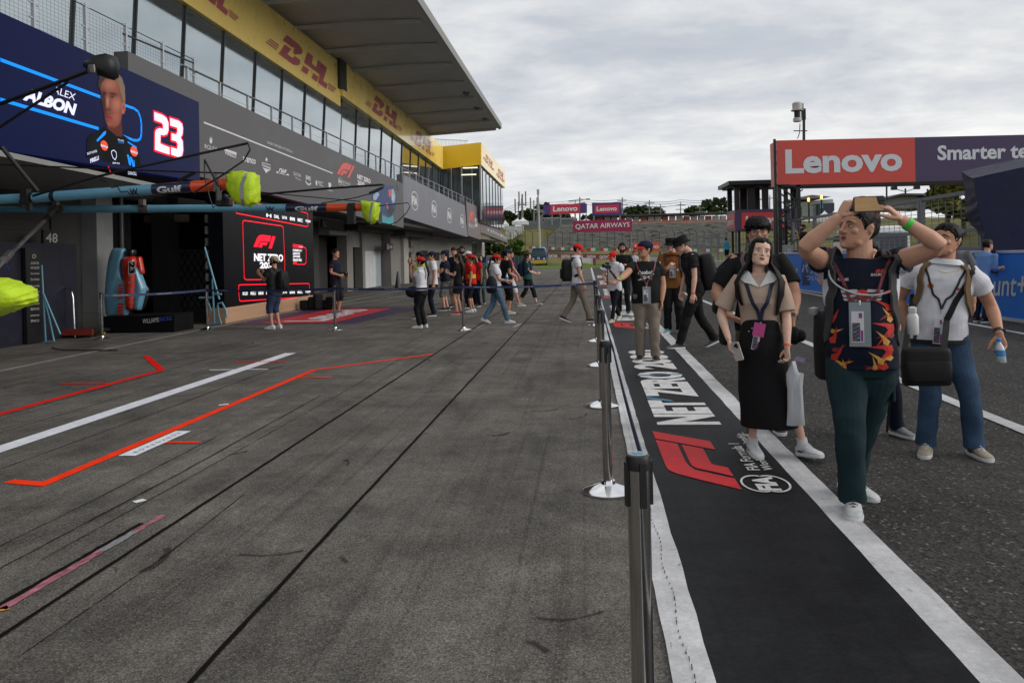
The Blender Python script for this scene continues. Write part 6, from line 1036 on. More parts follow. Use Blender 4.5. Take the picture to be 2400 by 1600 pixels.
class Person:
    def __init__(s, base, face, h=1.75, label='', skin='#c08a6c', sn='tan', vox=.011, female=False, girth=1.0, belly=0.0, lean=0, sway=0, twist=0, head=(0, 0, 0), group=None, chest=1.0, shoulder=1.0, hips=None, neckfwd=0.0, hz=None, hs=1.0):
        s.B = V(*base); s.sc = h/1.75; k = s.sc; s.vox = vox; s.female = female; s.girth = girth; s.belly = belly; a = R(face); s.f0 = V(math.sin(a), math.cos(a), 0); s.l0 = V(-s.f0[1], s.f0[0], 0)
        s.skin = skinmat(skin, sn); s.e = empty('person', s.B, label, 'person', group); s.body = MB(); s.seed = int(abs(s.B[0]*131+s.B[1]*57)*10) % 9999
        s.shirt = None; s.legs = {}; s.arms = {}
        t = R(twist); s.f1 = s.f0*math.cos(t)+s.l0*math.sin(t); s.l1 = V(-s.f1[1], s.f1[0], 0)
        hz = hz if hz is not None else .92; s.hip = s.B+V(0, 0, hz*k)+(s.f0*hips[0]+s.l0*hips[1] if hips else 0)
        ln, sw = R(lean), R(sway); s.up = norm(V(0, 0, 1)*math.cos(ln)*math.cos(sw)+s.f1*math.sin(ln)+s.l1*math.sin(sw)); s.fT = norm(s.f1-s.up*(s.f1 @ s.up)); s.lT = np.cross(s.up, s.fT)
        s.sw = (.165 if female else .19)*shoulder*k; s.chest = chest
        s.neck = s.tp(1.50, 0, 0)
        y, p, r = (R(q) for q in head); f = s.f1*math.cos(y)+s.l1*math.sin(y); l = V(-f[1], f[0], 0); f2 = f*math.cos(p)+V(0, 0, 1)*math.sin(p); u2 = V(0, 0, 1)*math.cos(p)-f*math.sin(p); s.hf = f2; s.hl = l*math.cos(r)+u2*math.sin(r); s.hu = np.cross(f2, s.hl); s.H = .236*k*hs*(.95 if female else 1.0)
        s.hc = s.neck+s.up*.012*k+s.hu*s.H*.5+s.hf*(.02+neckfwd)*k+V(0, 0, .012*k)
    def tp(s, z, x, y):
        """torso point: z as a standing height (1.75 scale), x left, y forward, in metres"""
        t = np.clip((z-.92)/.5, 0, 1); f = norm(s.f0*(1-t)+s.fT*t); l = norm(s.l0*(1-t)+s.lT*t); u = s.up if z > .92 else V(0, 0, 1)
        return s.hip+u*(z-.92)*s.sc+l*x+f*y
    def ring(s, z, off=0.0, n=28):
        k = s.sc; a, bf, bb = (np.interp(z, TOR[:, 0], TOR[:, i]) for i in (1, 2, 3)); g = s.girth if z < 1.36 else 1+(s.girth-1)*max(0, (1.5-z)/.14)*.7; b = s.belly*math.exp(-((z-1.06)/.15)**2)
        if s.female: a *= np.interp(z, [.8, .93, 1.06, 1.2, 1.32, 1.42], [1.03, 1.04, .86, .88, .90, .90]); bf *= np.interp(z, [.93, 1.06, 1.17, 1.24, 1.32, 1.40], [1, .88, .98, 1.2, 1.08, .9])
        if z > 1.15 and z < 1.45: a *= s.chest
        a, bf, bb = a*g*k+off, (bf*g+b)*k+off, bb*g*k+off
        return [s.tp(z, a*np.sign(math.sin(t))*abs(math.sin(t))**.86, (bf if math.cos(t) > 0 else bb)*np.sign(math.cos(t))*abs(math.cos(t))**.9) for t in np.linspace(0, 2*math.pi, n, endpoint=False)]
    def tor(s, z, th, off=.012): # point of the shirt surface, th degrees: 0 front, 90 left
        r = s.ring(z, off, 72); return r[int(round(th/5)) % 72]
    def head_pt(s, z, th, off=0.0): # z in head heights, th degrees from front to left
        w, f, b = headring(z); c = (f+b)/2; d = (f-b)/2; t = R(th); ex = .88
        sx, sy = math.sin(t), math.cos(t); x = (w+off)*np.sign(sx)*abs(sx)**ex; y = c+(d+off)*np.sign(sy)*abs(sy)**ex; return s.hc+(s.hu*z+s.hl*x+s.hf*y)*s.H
    def hp(s, f, l, u): return s.hc+(s.hf*f+s.hl*l+s.hu*u)*s.H
    def build_head(s, brow=HAIRB, lip=LIPM, eye=.017, mouth=.0, face=True, beard=None, nose=1.0):
        H = s.H; b = s.body; ns = .74 if s.female else 1.0; bw = .7 if s.female else 1.0; rot = np.stack([s.hl, s.hf, s.hu], 1)
        b.loft([[s.head_pt(z, t) for t in np.linspace(0, 360, 32, endpoint=False)] for z in np.concatenate([[-.5, -.48], np.linspace(-.46, .46, 22), [.48, .5]])])
        b.tube([s.tp(1.42, 0, -.01*s.sc), s.neck, s.hp(-.06, 0, -.22), s.hp(-.05, 0, .0)], [.062*s.sc*s.nk, .056*s.sc*s.nk, .054*s.sc*s.nk, .05*s.sc], 18)
        E = lambda f, l, u, rl, rf, ru: b.ell(s.hp(f, l, u), rl*H, rf*H, ru*H, 0, 14, 8, rot)
        b.tube([s.hp(.36, 0, .10), s.hp(.415, 0, .0), s.hp(.465*nose, 0, -.105), s.hp(.43, 0, -.135)], [.035*H*ns, .042*H*ns, .055*H*ns, .045*H*ns], 10)
        for q in (-1, 1):
            E(.40, q*.06*ns, -.125, .042*ns, .05, .035*ns); E(.285, q*.185, -.09, .10, .08, .08); E(.335, q*.14, .105, .12, .055, .032); E(-.06, q*.345, -.02, .028, .065, .115); E(-.085, q*.362, .03, .03, .055, .06); E(.16, q*.20, -.33, .09, .12, .10)
        E(.385, 0, -.235, .105, .03, .020); E(.388, 0, -.275, .09, .032, .024); E(.375, 0, -.43, .09, .06, .065)
        # eyes, brows, mouth
        e = s.e
        if face:
            for q in (-1, 1):
                mb = MB(); c = s.hp(.352, q*.148, .018); mb.ell(c, .062*H, .035*H, eye*1.5*H, 0, 14, 8, rot); o = mb.obj('eye', EYEW, e, smooth=60); mb = MB(); mb.ell(s.hp(.377, q*.143, .018), .024*H, .014*H, eye*1.35*H, 0, 12, 6, rot); mb.obj('iris', EYED, o, smooth=60)
                mb = MB(); mb.tube([s.hp(.352, q*.075, .020), s.hp(.388, q*.145, .018+eye*1.7), s.hp(.345, q*.225, .022)], [.004*H, .008*H, .004*H], 6); mb.obj('eyelid', EYED, e, smooth=60)
                mb = MB(); mb.tube([s.hp(.405, q*.06, .100), s.hp(.402, q*.14, .128), s.hp(.345, q*.245, .108)], [.008*H*bw, .015*H*bw, .006*H*bw], 6); mb.obj('eyebrow', brow, e, smooth=60)
            mb = MB(); mb.ell(s.hp(.402, 0, -.236), .10*H, .022*H, .017*H, 0, 14, 6, rot); mb.ell(s.hp(.405, 0, -.272-mouth), .085*H, .024*H, .022*H, 0, 14, 6, rot); o = mb.obj('lips', lip, e, smooth=60); mb = MB(); mb.ell(s.hp(.417, 0, -.253-mouth*.5), .075*H, .012*H, .005*H+mouth*H*.5, 0, 12, 6, rot); mb.obj('mouth_line', EYED, o, smooth=60)
        if beard: s.hair_shell('beard', beard, lambda t: -.48, lambda t: np.interp(abs(t), [0, 20, 60, 100, 115], [-.30, -.18, -.16, -.02, -.02]), .02, (-112, 112))
    def hair_shell(s, name, m, lo, hi, off, span=(-180, 180), puff=None, nt=56, nz=14, rough=.012, seed=0):
        """layer over the skull between two height lines given per angle"""
        T = np.linspace(*span, nt, endpoint=span[1]-span[0] < 360); rng = np.random.default_rng(seed+s.seed); rings = []; full = span[1]-span[0] >= 360; jit = rng.normal(size=(nz+1, nt))
        for j in range(nz+1):
            r = []
            for i, t in enumerate(T):
                z0, z1 = lo(t)+(.035*jit[0, i] if name == 'hair' else 0), hi(t); u = j/nz; z = z0+(z1-z0)*u; o = off*min(1, .35+u*2.2)*(puff(t, z) if puff else 1)+rough*jit[j, i]*(1-u*.6)*.8; zz_ = min(z, .499)
                p = s.head_pt(zz_, t, o); r.append(p+s.hu*s.H*(o*max(0, (z-.25)/.25)*.9))
            rings.append(r)
        mb = MB()
        if full: mb.loft(rings, 0, True)
        else: mb.loft(rings, 0, False, closed=False)
        return mb.obj(name, m, s.e, smooth=70)
    def hair(s, m=HAIRB, front=.27, side=-.08, back=-.36, off=.05, puff=None, rough=.014, temple=.12):
        lo = lambda t: float(np.interp(abs(t), [0, 38, 62, 76, 92, 100, 118, 180], [front, front-.03, temple, side, side+.04, .10, back+.12, back])); return s.hair_shell('hair', m, lo, lambda t: .5, off, puff=puff, rough=rough)
    def buzz(s, m, front=.25): return s.hair(m, front=front, side=-.02, back=-.3, off=.018, rough=.004)
    def cap(s, m, fwd=0, visor=.34, logo=None, under=None, tilt=0, lowz=.13, vis_m=None):
        lo = lambda t: lowz+(.03 if abs(t) > 120 else 0); o = s.hair_shell('cap', m, lo, lambda t: .5, .075, rough=.0, nz=10); mb = MB(); H = s.H; a0 = fwd; rows = []
        for v in np.linspace(0, 1, 6):
            row = []
            for t in np.linspace(-62, 62, 15):
                p = s.head_pt(lowz, a0+t, .07); d = s.hf*math.cos(R(a0))+s.hl*math.sin(R(a0)); row.append(p+d*H*visor*v*math.cos(R(t*1.15))**.6-s.hu*H*(.10*v*v+.05*v*(1-math.cos(R(t))))+s.hu*H*.03)
            rows.append(row)
        bot = [[p-s.hu*H*.02 for p in r] for r in rows[::-1]]; mb.loft(rows+bot, 0, False, closed=False); v = mb.obj('visor', vis_m or m, o, smooth=50)
        mb = MB(); mb.ell(s.hp(-.05, 0, .585), .03*H, .03*H, .015*H); mb.obj('button', m, o, smooth=50)
        if logo: mb = MB(); c = s.head_pt(.30, logo[1], .10); n = norm(c-s.hc-s.hu*s.H*.2); x = norm(np.cross(s.hu, n)); mb.fpoly(Fr(c+n*.008, x, np.cross(n, x)), [(.022*math.cos(a)*s.sc, .026*math.sin(a)*s.sc) for a in np.linspace(0, 6, 10)], 0, 0); mb.obj('emblem', logo[0], o)
        return o
    def bucket(s, m):
        H = s.H; rings = []
        for z, o in ((.02, .30), (.0, .29), (.10, .16), (.18, .09), (.30, .10), (.45, .12)): rings.append([s.head_pt(min(z+.06, .2), t, o) +s.hu*H*(z-min(z+.06, .2)) for t in np.linspace(0, 360, 30, endpoint=False)])
        for k in (.8, .4): rings.append([s.hp(-.05, 0, .57)+(p-s.hp(-.05, 0, .45))*k*V(1, 1, 1)-(s.hu*((p-s.hp(-.05, 0, .45)) @ s.hu))*k for p in rings[5]])
        mb = MB(); mb.loft(rings, 0); return mb.obj('bucket_hat', m, s.e, smooth=60)
    def arm(s, side, wrist=None, hint=(0, 0, -1), wl=None, hand=(0, 0, -1), palm=None, curl=.45, sleeve=.45, r=1.0, raise_=0.0, thumb=None, spread=0.0, curls=None):
        """side +1 left / -1 right; wrist as world point or local (fwd, left, up)"""
        k = s.sc; q = side; S_ = s.tp(1.415+raise_, q*s.sw, 0); 
        if wl is not None: wrist = s.B+s.f1*wl[0]*k+s.l1*wl[1]*k+V(0, 0, wl[2]*k)
        T = V(*wrist); a, b = .295*k, .255*k; d = T-S_; L = np.linalg.norm(d)
        if L > (a+b)*.995: b_ = L-(a+b)*.995; T = S_+d/L*(a+b)*.995 if b_ > .12 else T; d = T-S_; L = np.linalg.norm(d); sc_ = max(1, L/(a+b)/.995); a *= sc_; b *= sc_
        c = (a*a-b*b+L*L)/(2*L); hgt = math.sqrt(max(a*a-c*c, 1e-6)); dn = d/L; hv = V(*hint); hv = hv-dn*(hv @ dn); E = S_+dn*c+norm(hv)*hgt
        u1, u2 = norm(E-S_), norm(T-E); g = r*k*(.86 if s.female else 1.0)
        s.body.tube([s.tp(1.36, q*s.sw*.45, 0), S_-u1*.0, S_+u1*a*.35, E-u1*.04, E+u2*.02, E+u2*b*.3, E+u2*b*.7, T], [.055*g, .056*g, .052*g, .043*g, .042*g, .044*g, .034*g, .0265*g], 14)
        s.arms[q] = (S_, E, T); hd = norm(hand) if hand is not None else u2; hd = norm(hd); pn = V(*palm) if palm is not None else -s.l0*q; pn = norm(pn-hd*(pn @ hd)); s.hand(T, hd, pn, q, curl, thumb, spread, curls); s.sleeve_len = getattr(s, 'sleeve_len', {}); s.sleeve_len[q] = sleeve
        return E
    def hand(s, w, d, n, q, curl, thumb=None, spread=0.0, curls=None):
        """palm, four bent fingers and a thumb; n points out of the palm"""
        k = s.sc*(.92 if s.female else 1.04); t = np.cross(d, n)*q; t = norm(t); B = s.body
        B.loft([[w+d*x*k+t*(wd*math.cos(a)+ox)*k+n*(th*math.sin(a))*k for a in np.linspace(0, 2*math.pi, 12, endpoint=False)] for x, wd, th, ox in ((-.02, .024, .021, 0), (.015, .029, .018, .002), (.05, .040, .0165, .002), (.085, .041, .014, .0), (.097, .036, .011, 0))])
        P = []
        for i, (o, l) in enumerate(((.029, .92), (.0105, 1.03), (-.0085, .96), (-.0270, .76))):
            cc = curls[i] if curls else curl*(1+.12*i); p = w+d*.088*k+t*o*k; dd = norm(d+t*(o*3.2*(.35+spread))); pts = [p]; nn = n
            for L, an in ((.047, 58), (.029, 66), (.022, 45)):
                a = R(an*cc); dd2 = norm(dd*math.cos(a)+nn*math.sin(a)); nn = norm(nn*math.cos(a)-dd*math.sin(a)); dd = dd2; p = p+dd*L*l*k; pts.append(p)
            B.tube([pts[0]-d*.02*k]+pts, [.0098*k, .0095*k, .0088*k, .0080*k, .0062*k], 9)
        th = V(*thumb) if thumb is not None else norm(d*.75+t*.75+n*.45); th = norm(th); p0 = w+d*.022*k+t*.026*k+n*.004*k; p1 = p0+th*.042*k; d2 = norm(th*.75+d*.6+n*.2*curl); p2 = p1+d2*.034*k; p3 = p2+norm(d2+n*.3*curl+d*.2)*.026*k
        B.tube([p0-th*.012*k, p0, p1, p2, p3], [.015*k, .0145*k, .012*k, .0105*k, .0075*k], 10)
    def leg(s, side, ankle=None, al=None, hint=None, toe=0.0, pitch=0.0, r=1.0):
        k = s.sc; q = side; Hj = s.hip+s.l0*q*.088*k-V(0, 0, .02*k)
        if al is not None: ankle = s.B+s.f0*al[0]*k+s.l0*al[1]*k+V(0, 0, (al[2] if len(al) > 2 else .085)*k)
        A = V(*ankle); a, b = .42*k, .415*k; d = A-Hj; L = np.linalg.norm(d)
        if L > (a+b)*.998: q_ = L/(a+b)/.998; a *= q_; b *= q_
        c = (a*a-b*b+L*L)/(2*L); hg = math.sqrt(max(a*a-c*c, 1e-6)); dn = d/L; hv = V(*hint) if hint is not None else s.f0; hv = norm(hv-dn*(hv @ dn)); K = Hj+dn*c+hv*hg; s.legs[q] = (Hj, K, A, toe, pitch)
        u1, u2 = norm(K-Hj), norm(A-K); g = r*k*(.95 if s.female else 1); bk = -s.f0
        s.body.tube([Hj+V(0, 0, .05*k), Hj+u1*a*.2, Hj+u1*a*.7, K-u1*.03, K+u2*.03*k, K+u2*b*.3+bk*.012*k, K+u2*b*.62+bk*.004, A-V(0, 0, .0), A-V(0, 0, .03*k)], [.082*g, .082*g, .064*g, .055*g, .052*g, .056*g, .043*g, .036*g, .036*g], 14); return K
    def finish_body(s):
        k = s.sc; s.body.loft([[s.tp(z, 0, 0)+(p-s.tp(z, 0, 0))*.84 for p in s.ring(z, -.012)] for z in (.80, .9, 1.0, 1.1, 1.2, 1.3, 1.38, 1.43, 1.47)])
        me = remesh(s.body, s.vox, 2, .45); return addmesh('body', me, s.skin, s.e, off(s.e))
    nk = 1.0
    def top(s, m, hem=.84, ease=.014, sleeve_r=1.0, flare=0.0, name='shirt', amp=.006, collar=None, vneck=0, neckz=1.475, fq=26, cuff=.0):
        k = s.sc; mb = MB(); zs = list(np.linspace(hem, 1.40, 14))+[1.43, 1.455, neckz]
        mb.loft([[p+(p-s.tp(z, 0, 0))*flare*max(0, (1.0-z)/.2) for p in s.ring(z, ease*k*(1 if z < 1.4 else .7))] for z in zs])
        for q, (S_, E, T) in s.arms.items():
            f = s.sleeve_len[q]; u1, u2 = norm(E-S_), norm(T-E); a, b = np.linalg.norm(E-S_), np.linalg.norm(T-E); g = k*sleeve_r*(.86 if s.female else 1); inn = s.tp(1.37, q*s.sw*.5, 0)
            if f <= 1: pts = [inn, S_-(S_-inn)*.1+V(0, 0, -.008), S_+u1*a*f*.5, S_+u1*a*f]; rr = [.078*g, .067*g, .066*g, .068*g+cuff]
            else: pts = [inn, S_+V(0, 0, -.008), S_+u1*a*.5, E-u1*.03, E+u2*.03, E+u2*b*(f-1)*.55, E+u2*b*(f-1)]; rr = [.078*g, .066*g, .062*g, .060*g, .058*g, .052*g, .040*g+cuff]
            mb.tube(pts, rr, 18)
        me = remesh(mb, s.vox*1.05, 4, .5); folds(me, amp*k, fq, s.seed); o = addmesh(name, me, m, s.e, off(s.e)); s.shirt = o; s.bvh = BVHTree.FromPolygons([tuple(v+off(s.e)) for v in mverts(o.data)], [tuple(p.vertices) for p in o.data.polygons])
        if collar:
            cb = MB(); rr = []
            for z, o_ in ((1.455, .012), (1.49, .018), (1.512, .020), (1.505, .030), (1.47, .034)): rr.append([p+norm(p-s.tp(z, 0, 0))*0 for p in s.ring(z, o_*k)])
            cb.loft(rr, 0, False); cb.obj('collar', collar, o, smooth=60)
        return o
    def bottom(s, m, length=1.0, r=1.0, waist=1.0, name='trousers', amp=.007, top_z=1.0, cuff=1.0, fq=24):
        k = s.sc; mb = MB(); g = s.girth**.7; mb.loft([[s.tp(z, 0, 0)+(p-s.tp(z, 0, 0))*w for p in s.ring(z, .006)] for z, w in ((.79, .80), (.84, .97*waist), (.90, waist), (.95, waist), (top_z, waist))])
        for q, (Hj, K, A, toe, pitch) in s.legs.items():
            u1, u2 = norm(K-Hj), norm(A-K); a, b = np.linalg.norm(K-Hj), np.linalg.norm(A-K); R_ = k*r
            if length > 1.01 or length == 1.0: pts = [Hj+V(0, 0, .04*k), Hj+u1*a*.25, Hj+u1*a*.7, K, K+u2*b*.35, K+u2*b*.8, A+u2*.015*k]; rr = [.092*R_*g, .098*R_*g, .082*R_, .071*R_, .068*R_, .062*R_*cuff, .064*R_*cuff]
            elif length > .5: f = (length-.5)*2; pts = [Hj+V(0, 0, .04*k), Hj+u1*a*.25, Hj+u1*a*.7, K, K+u2*b*f]; rr = [.092*R_*g, .098*R_*g, .084*R_, .076*R_, .072*R_*cuff]
            else: f = length*2; pts = [Hj+V(0, 0, .04*k), Hj+u1*a*f*.4, Hj+u1*a*f]; rr = [.092*R_*g, .100*R_*g, .094*R_*cuff]
            mb.tube(pts, rr, 18)
        me = remesh(mb, s.vox*1.05, 4, .5); folds(me, amp*k, fq, s.seed+5, 1.3); return addmesh(name, me, m, s.e, off(s.e))
    def shoe(s, q, m, sole=WSOLE, tongue=None, hi=.0, lace=None, size=1.0, swoosh=None):
        Hj, K, A, toe, pitch = s.legs[q]; k = s.sc*size; a = R(toe)*q; f = s.f0*math.cos(a)+s.l0*math.sin(a); l = V(-f[1], f[0], 0); p = R(pitch); fp = f*math.cos(p)-V(0, 0, 1)*math.sin(p); up = V(0, 0, 1)*math.cos(p)+f*math.sin(p)
        O = A-up*.085*k; mb = MB(); rings = []
        for x, w, h, z0 in ((-.075, .022, .07, .022), (-.068, .033, .085, .018), (-.04, .039, .105+hi, .016), (.0, .041, .112+hi, .016), (.04, .043, .098+hi*.3, .016), (.08, .046, .076, .016), (.12, .049, .060, .016), (.16, .046, .052, .018), (.188, .036, .043, .022), (.203, .018, .034, .026)):
            rings.append([O+fp*x*k+l*w*k*c_*(1 if sn_ < .3 else 1-.62*(sn_-.3)*min(1, h/.09))+up*k*(z0+(h-z0)*(.5+.5*sn_) if True else 0) for c_, sn_ in ((math.cos(t)*abs(math.cos(t))**-.25 if abs(math.cos(t)) > 1e-3 else 0, math.sin(t)) for t in np.linspace(-math.pi/2, 1.5*math.pi, 16, endpoint=False))])
        mb.loft(rings); o = mb.obj('shoe', m, s.e, smooth=60); mb = MB(); rings = []
        for z, g in ((0, .97), (.006, 1.03), (.022, 1.05), (.028, 1.0)):
            rings.append([O+fp*x*k+l*w*g*k*sg+up*k*z*(1) for sg, pts in ((1, ((-.078, .018), (-.07, .034), (-.04, .041), (0, .043), (.05, .046), (.12, .051), (.165, .047), (.195, .034), (.210, .014))), (-1, ((.210, .014), (.195, .034), (.165, .047), (.12, .051), (.05, .046), (0, .043), (-.04, .041), (-.07, .034), (-.078, .018)))) for x, w in pts])
        mb.loft(rings); mb.obj('sole', sole, o, smooth=40)
        if lace:
            mb = MB()
            for i, x in enumerate((.045, .065, .085, .105)): h = .098-.012*i; mb.tube([O+fp*x*k+l*.024*k+up*(h-.008)*k, O+fp*(x+.008)*k+up*(h+.006)*k, O+fp*x*k-l*.024*k+up*(h-.008)*k], .004*k, 5)
            mb.obj('laces', lace, o)
        if swoosh:
            for sg in (1, -1): mb = MB(); pts = [(-.03, .038), (.02, .03), (.075, .052), (.025, .043), (-.01, .05)]; mb.poly([O+fp*x*k+l*sg*(.050 if x > 0 else .045)*k+up*z*k for x, z in pts]); mb.obj('side_stripe', swoosh, o)
        return o
    def ribbon(s, name, path, w, m, off_=.012, parent=None, label=None, cat=None, group=None, thick=.004, world=False):
        """strap lying on the shirt: path of (z, angle) on the torso or world points"""
        P = [V(*p) if world or len(p) == 3 else s.tor(p[0], p[1], off_) for p in path]; Q = []
        for a, b in zip(P[:-1], P[1:]): Q += [a+(b-a)*i/4 for i in range(4)]
        Q.append(P[-1]); mb = MB(); rings = []
        if s.shirt and not world:
            for i, p in enumerate(Q):
                z = (p-s.hip) @ s.up; c = s.hip+s.up*(z-.30*s.sc*np.clip((z/s.sc+.92-1.34)/.13, 0, 1))
                if z/s.sc+.92 < 1.52:
                    n = norm(p-c); h = s.bvh.ray_cast(Vector(tuple(p+n*.15)), Vector(tuple(-n)), .22)
                    if h[0] is not None: hh = V(*h[0])+n*(thick+.003); Q[i] = hh if (hh-c) @ n > (p-c) @ n-.03 else p
        for i, p in enumerate(Q):
            d = norm(Q[min(i+1, len(Q)-1)]-Q[max(i-1, 0)]); z = (p-s.hip) @ s.up; c = s.hip+s.up*(z-.30*s.sc*np.clip((z/s.sc+.92-1.34)/.13, 0, 1)); n = norm(p-c); x = norm(np.cross(d, n)); n = np.cross(x, d); rings.append([p-x*w/2-n*thick, p+x*w/2-n*thick, p+x*w/2+n*thick, p-x*w/2+n*thick])
        mb.loft(rings); return mb.obj(name, m, parent, smooth=40, label=label, cat=cat, group=group, **({} if parent else dict(at=P[0])))
    def decal(s, txt, center, w, h, m, bold=0., shear=0., polys=None, mats=None, nm='print', lift=.003, tri=None, n=None):
        """lettering or shapes printed on the shirt: projected on its surface from in front"""
        c = V(*center); n = s.fT if n is None else norm(n); x = norm(np.cross(V(0, 0, 1), n)); y = np.cross(n, x); mb = MB()
        def pr(u, v):
            o = c+x*u+y*v+n*.35; hit = s.bvh.ray_cast(Vector(tuple(o)), Vector(tuple(-n)), .9); return (V(*hit[0])+n*lift) if hit[0] is not None else None
        def put(vs, fs, mi):
            P = [pr(*v) for v in vs]; fs = [f for f in fs if all(P[i] is not None for i in f)]
            P = [p if p is not None else c for p in P]
            if fs: mb.add(P, fs, mi)
        if txt: co, fs, asp = T2(txt, bold, shear); vv, ff = subdiv(co, fs, 1); put([((a-.5)*w, (b-.5)*h) for a, b in vv], ff, 0)
        for pts, mi in (polys or []):
            tri_ = tessellate_polygon([[Vector((*q, 0)) for q in pts]]); vs, T = subdiv(pts, tri_, 2)
            put(vs, T, mi)
        return mb.obj(nm, mats or m, s.shirt) if mb.n else None
def badge(p, label, w=.10, h=.17, cardm=None, lan=None, lanw=.018, drop=1.08, pouch=True, pink=False, tilt=0.0, out=.02, lans=None, offx=0.0, group='event passes on lanyards'):
    """plastic pass hanging on a lanyard"""
    k = p.sc; bot = p.tor(drop, 0, out)+p.lT*offx; e = empty('event_pass', bot, label, 'pass', group)
    for q in (1, -1): p.ribbon('lanyard', [tuple(p.tor(1.475, q*95, .012)), tuple(p.tor(1.44, q*50, .014)), tuple(p.tor(1.36, q*27, .014)), tuple(p.tor(1.24, q*13, .016)), tuple(p.tor((1.24+drop)/2+.02, q*5, .018)), tuple(bot)], lanw, lans[0 if q > 0 else 1] if lans else lan, parent=e)
    n = p.fT; x = norm(np.cross(V(0, 0, 1), n)); y = V(0, 0, 1); c, s_ = math.cos(tilt), math.sin(tilt); x, y = x*c+y*s_, y*c-x*s_; 
    if p.shirt:
        m_ = 0
        for dz in np.linspace(-.02, .03+h, 8):
            hit = p.bvh.ray_cast(Vector(tuple(bot-y*dz+n*.3)), Vector(tuple(-n)), .6)
            if hit[0] is not None: m_ = max(m_, (V(*hit[0])-bot) @ n)
        bot = bot+n*(m_+.004)
    fr = Fr(bot-y*(.03+h)+n*.01-x*w/2, x, y)
    if pouch: mb = MB(); mb.fbox(fr, 0, w, 0, h+.02, -.003, .003); mb.obj('pouch', M('clear_pouch', (.22, .26, .28), .15, var=.05, spec=.6), e)
    mb = MB(); a, b = w*.1, w*.68; mb.fbox(fr, a, b, h*.1, h*.86, .004, .006, 0); mb.fpoly(fr, [(a+.004, h*.13), (a+(b-a)*.68, h*.13), (a+(b-a)*.68, h*.58), (a+.004, h*.58)], 1, .0085)
    for i in range(9):
        u = a+.006+(i % 2)*(b-a)*.3; v = h*.14+i*h*.048; mb.fpoly(fr, [(u, v), (u+(b-a)*.30, v+h*.02), (u+(b-a)*.32, v+h*.06), (u+.004, v+h*.035)], 2+i % 3, .010)
    mb.fpoly(fr, [(a+(b-a)*.6, h*.7), (a+(b-a)*.86, h*.7), (a+(b-a)*.86, h*.82), (a+(b-a)*.6, h*.82)], 4, .0085); mb.fpoly(fr, [(a+(b-a)*.74, h*.13), (a+(b-a)*.92, h*.13), (a+(b-a)*.92, h*.4), (a+(b-a)*.74, h*.4)], 4, .0085)
    mb.obj('card', [M('card_white', (.58, .58, .6), .4, var=.04), M('card_dark', (.03, .05, .07), .4, var=.1), M('card_red', (.4, .04, .05), .4, var=.05), M('card_teal', (.06, .3, .3), .4, var=.05), M('card_violet', (.22, .04, .22), .4, var=.05)], e)
    if pink: mb = MB(); mb.fbox(fr, -.002, w*.95, h*.62, h*1.12, .011, .014); mb.obj('pink_tag', M('tag_pink', (.50, .06, .23), .4, var=.06), e)
    mb = MB(); mb.tube([bot+n*.01, bot-y*.028+n*.012], .006*k, 6); mb.obj('clip', STEEL, e); return e
def backpack(p, m, label, w=.32, h=.46, d=.17, z=1.18, straps=None, group=None, sw=.055, front=True, lo=1.08):
    k = p.sc; c = p.tp(z, 0, -(np.interp(z, TOR[:, 0], TOR[:, 3])*p.girth*k+d*k/2+.01)); e = empty('backpack', c, label, 'backpack', group); mb = MB(); rr = []
    for u, kk in ((-.5, .80), (-.46, .95), (-.3, 1), (.15, 1), (.38, .9), (.47, .72), (.5, .45)):
        rr.append([c+p.up*h*k*u+p.lT*w*k*.5*kk*np.sign(math.cos(t))*abs(math.cos(t))**.5+p.fT*d*k*.5*kk*np.sign(math.sin(t))*abs(math.sin(t))**.6 for t in np.linspace(0, 2*math.pi, 24, endpoint=False)])
    mb.loft(rr); mb.obj('pack', m, e, smooth=55); mb = MB(); rr = []
    for u, kk in ((-.38, .7), (-.36, .8), (.0, .8), (.06, .72)): rr.append([c-p.fT*d*k*.5+p.up*h*k*u+p.lT*w*k*.5*kk*math.cos(t)*abs(math.cos(t))**-.4+p.fT*d*k*.16*math.sin(t) for t in np.linspace(.01, 2*math.pi+.01, 16, endpoint=False)])
    mb.loft(rr); mb.obj('pocket', m, e, smooth=55)
    if front:
        for q in (1, -1): p.ribbon('strap', [tuple(p.tp(1.38, q*.095*k, -.12*k)), tuple(p.tp(1.455, q*.105*k, -.06*k)), tuple(p.tp(1.470, q*.115*k, .0)), tuple(p.tp(1.445, q*.118*k, .055*k)), tuple(p.tor(1.39, q*46, .010)), tuple(p.tor(1.30, q*46, .016)), tuple(p.tor(1.2, q*56, .016)), tuple(p.tor(lo, q*82, .016)), tuple(p.tor(lo-.04, q*120, .02))], sw*k, straps or m, parent=e, thick=.007)
    return e
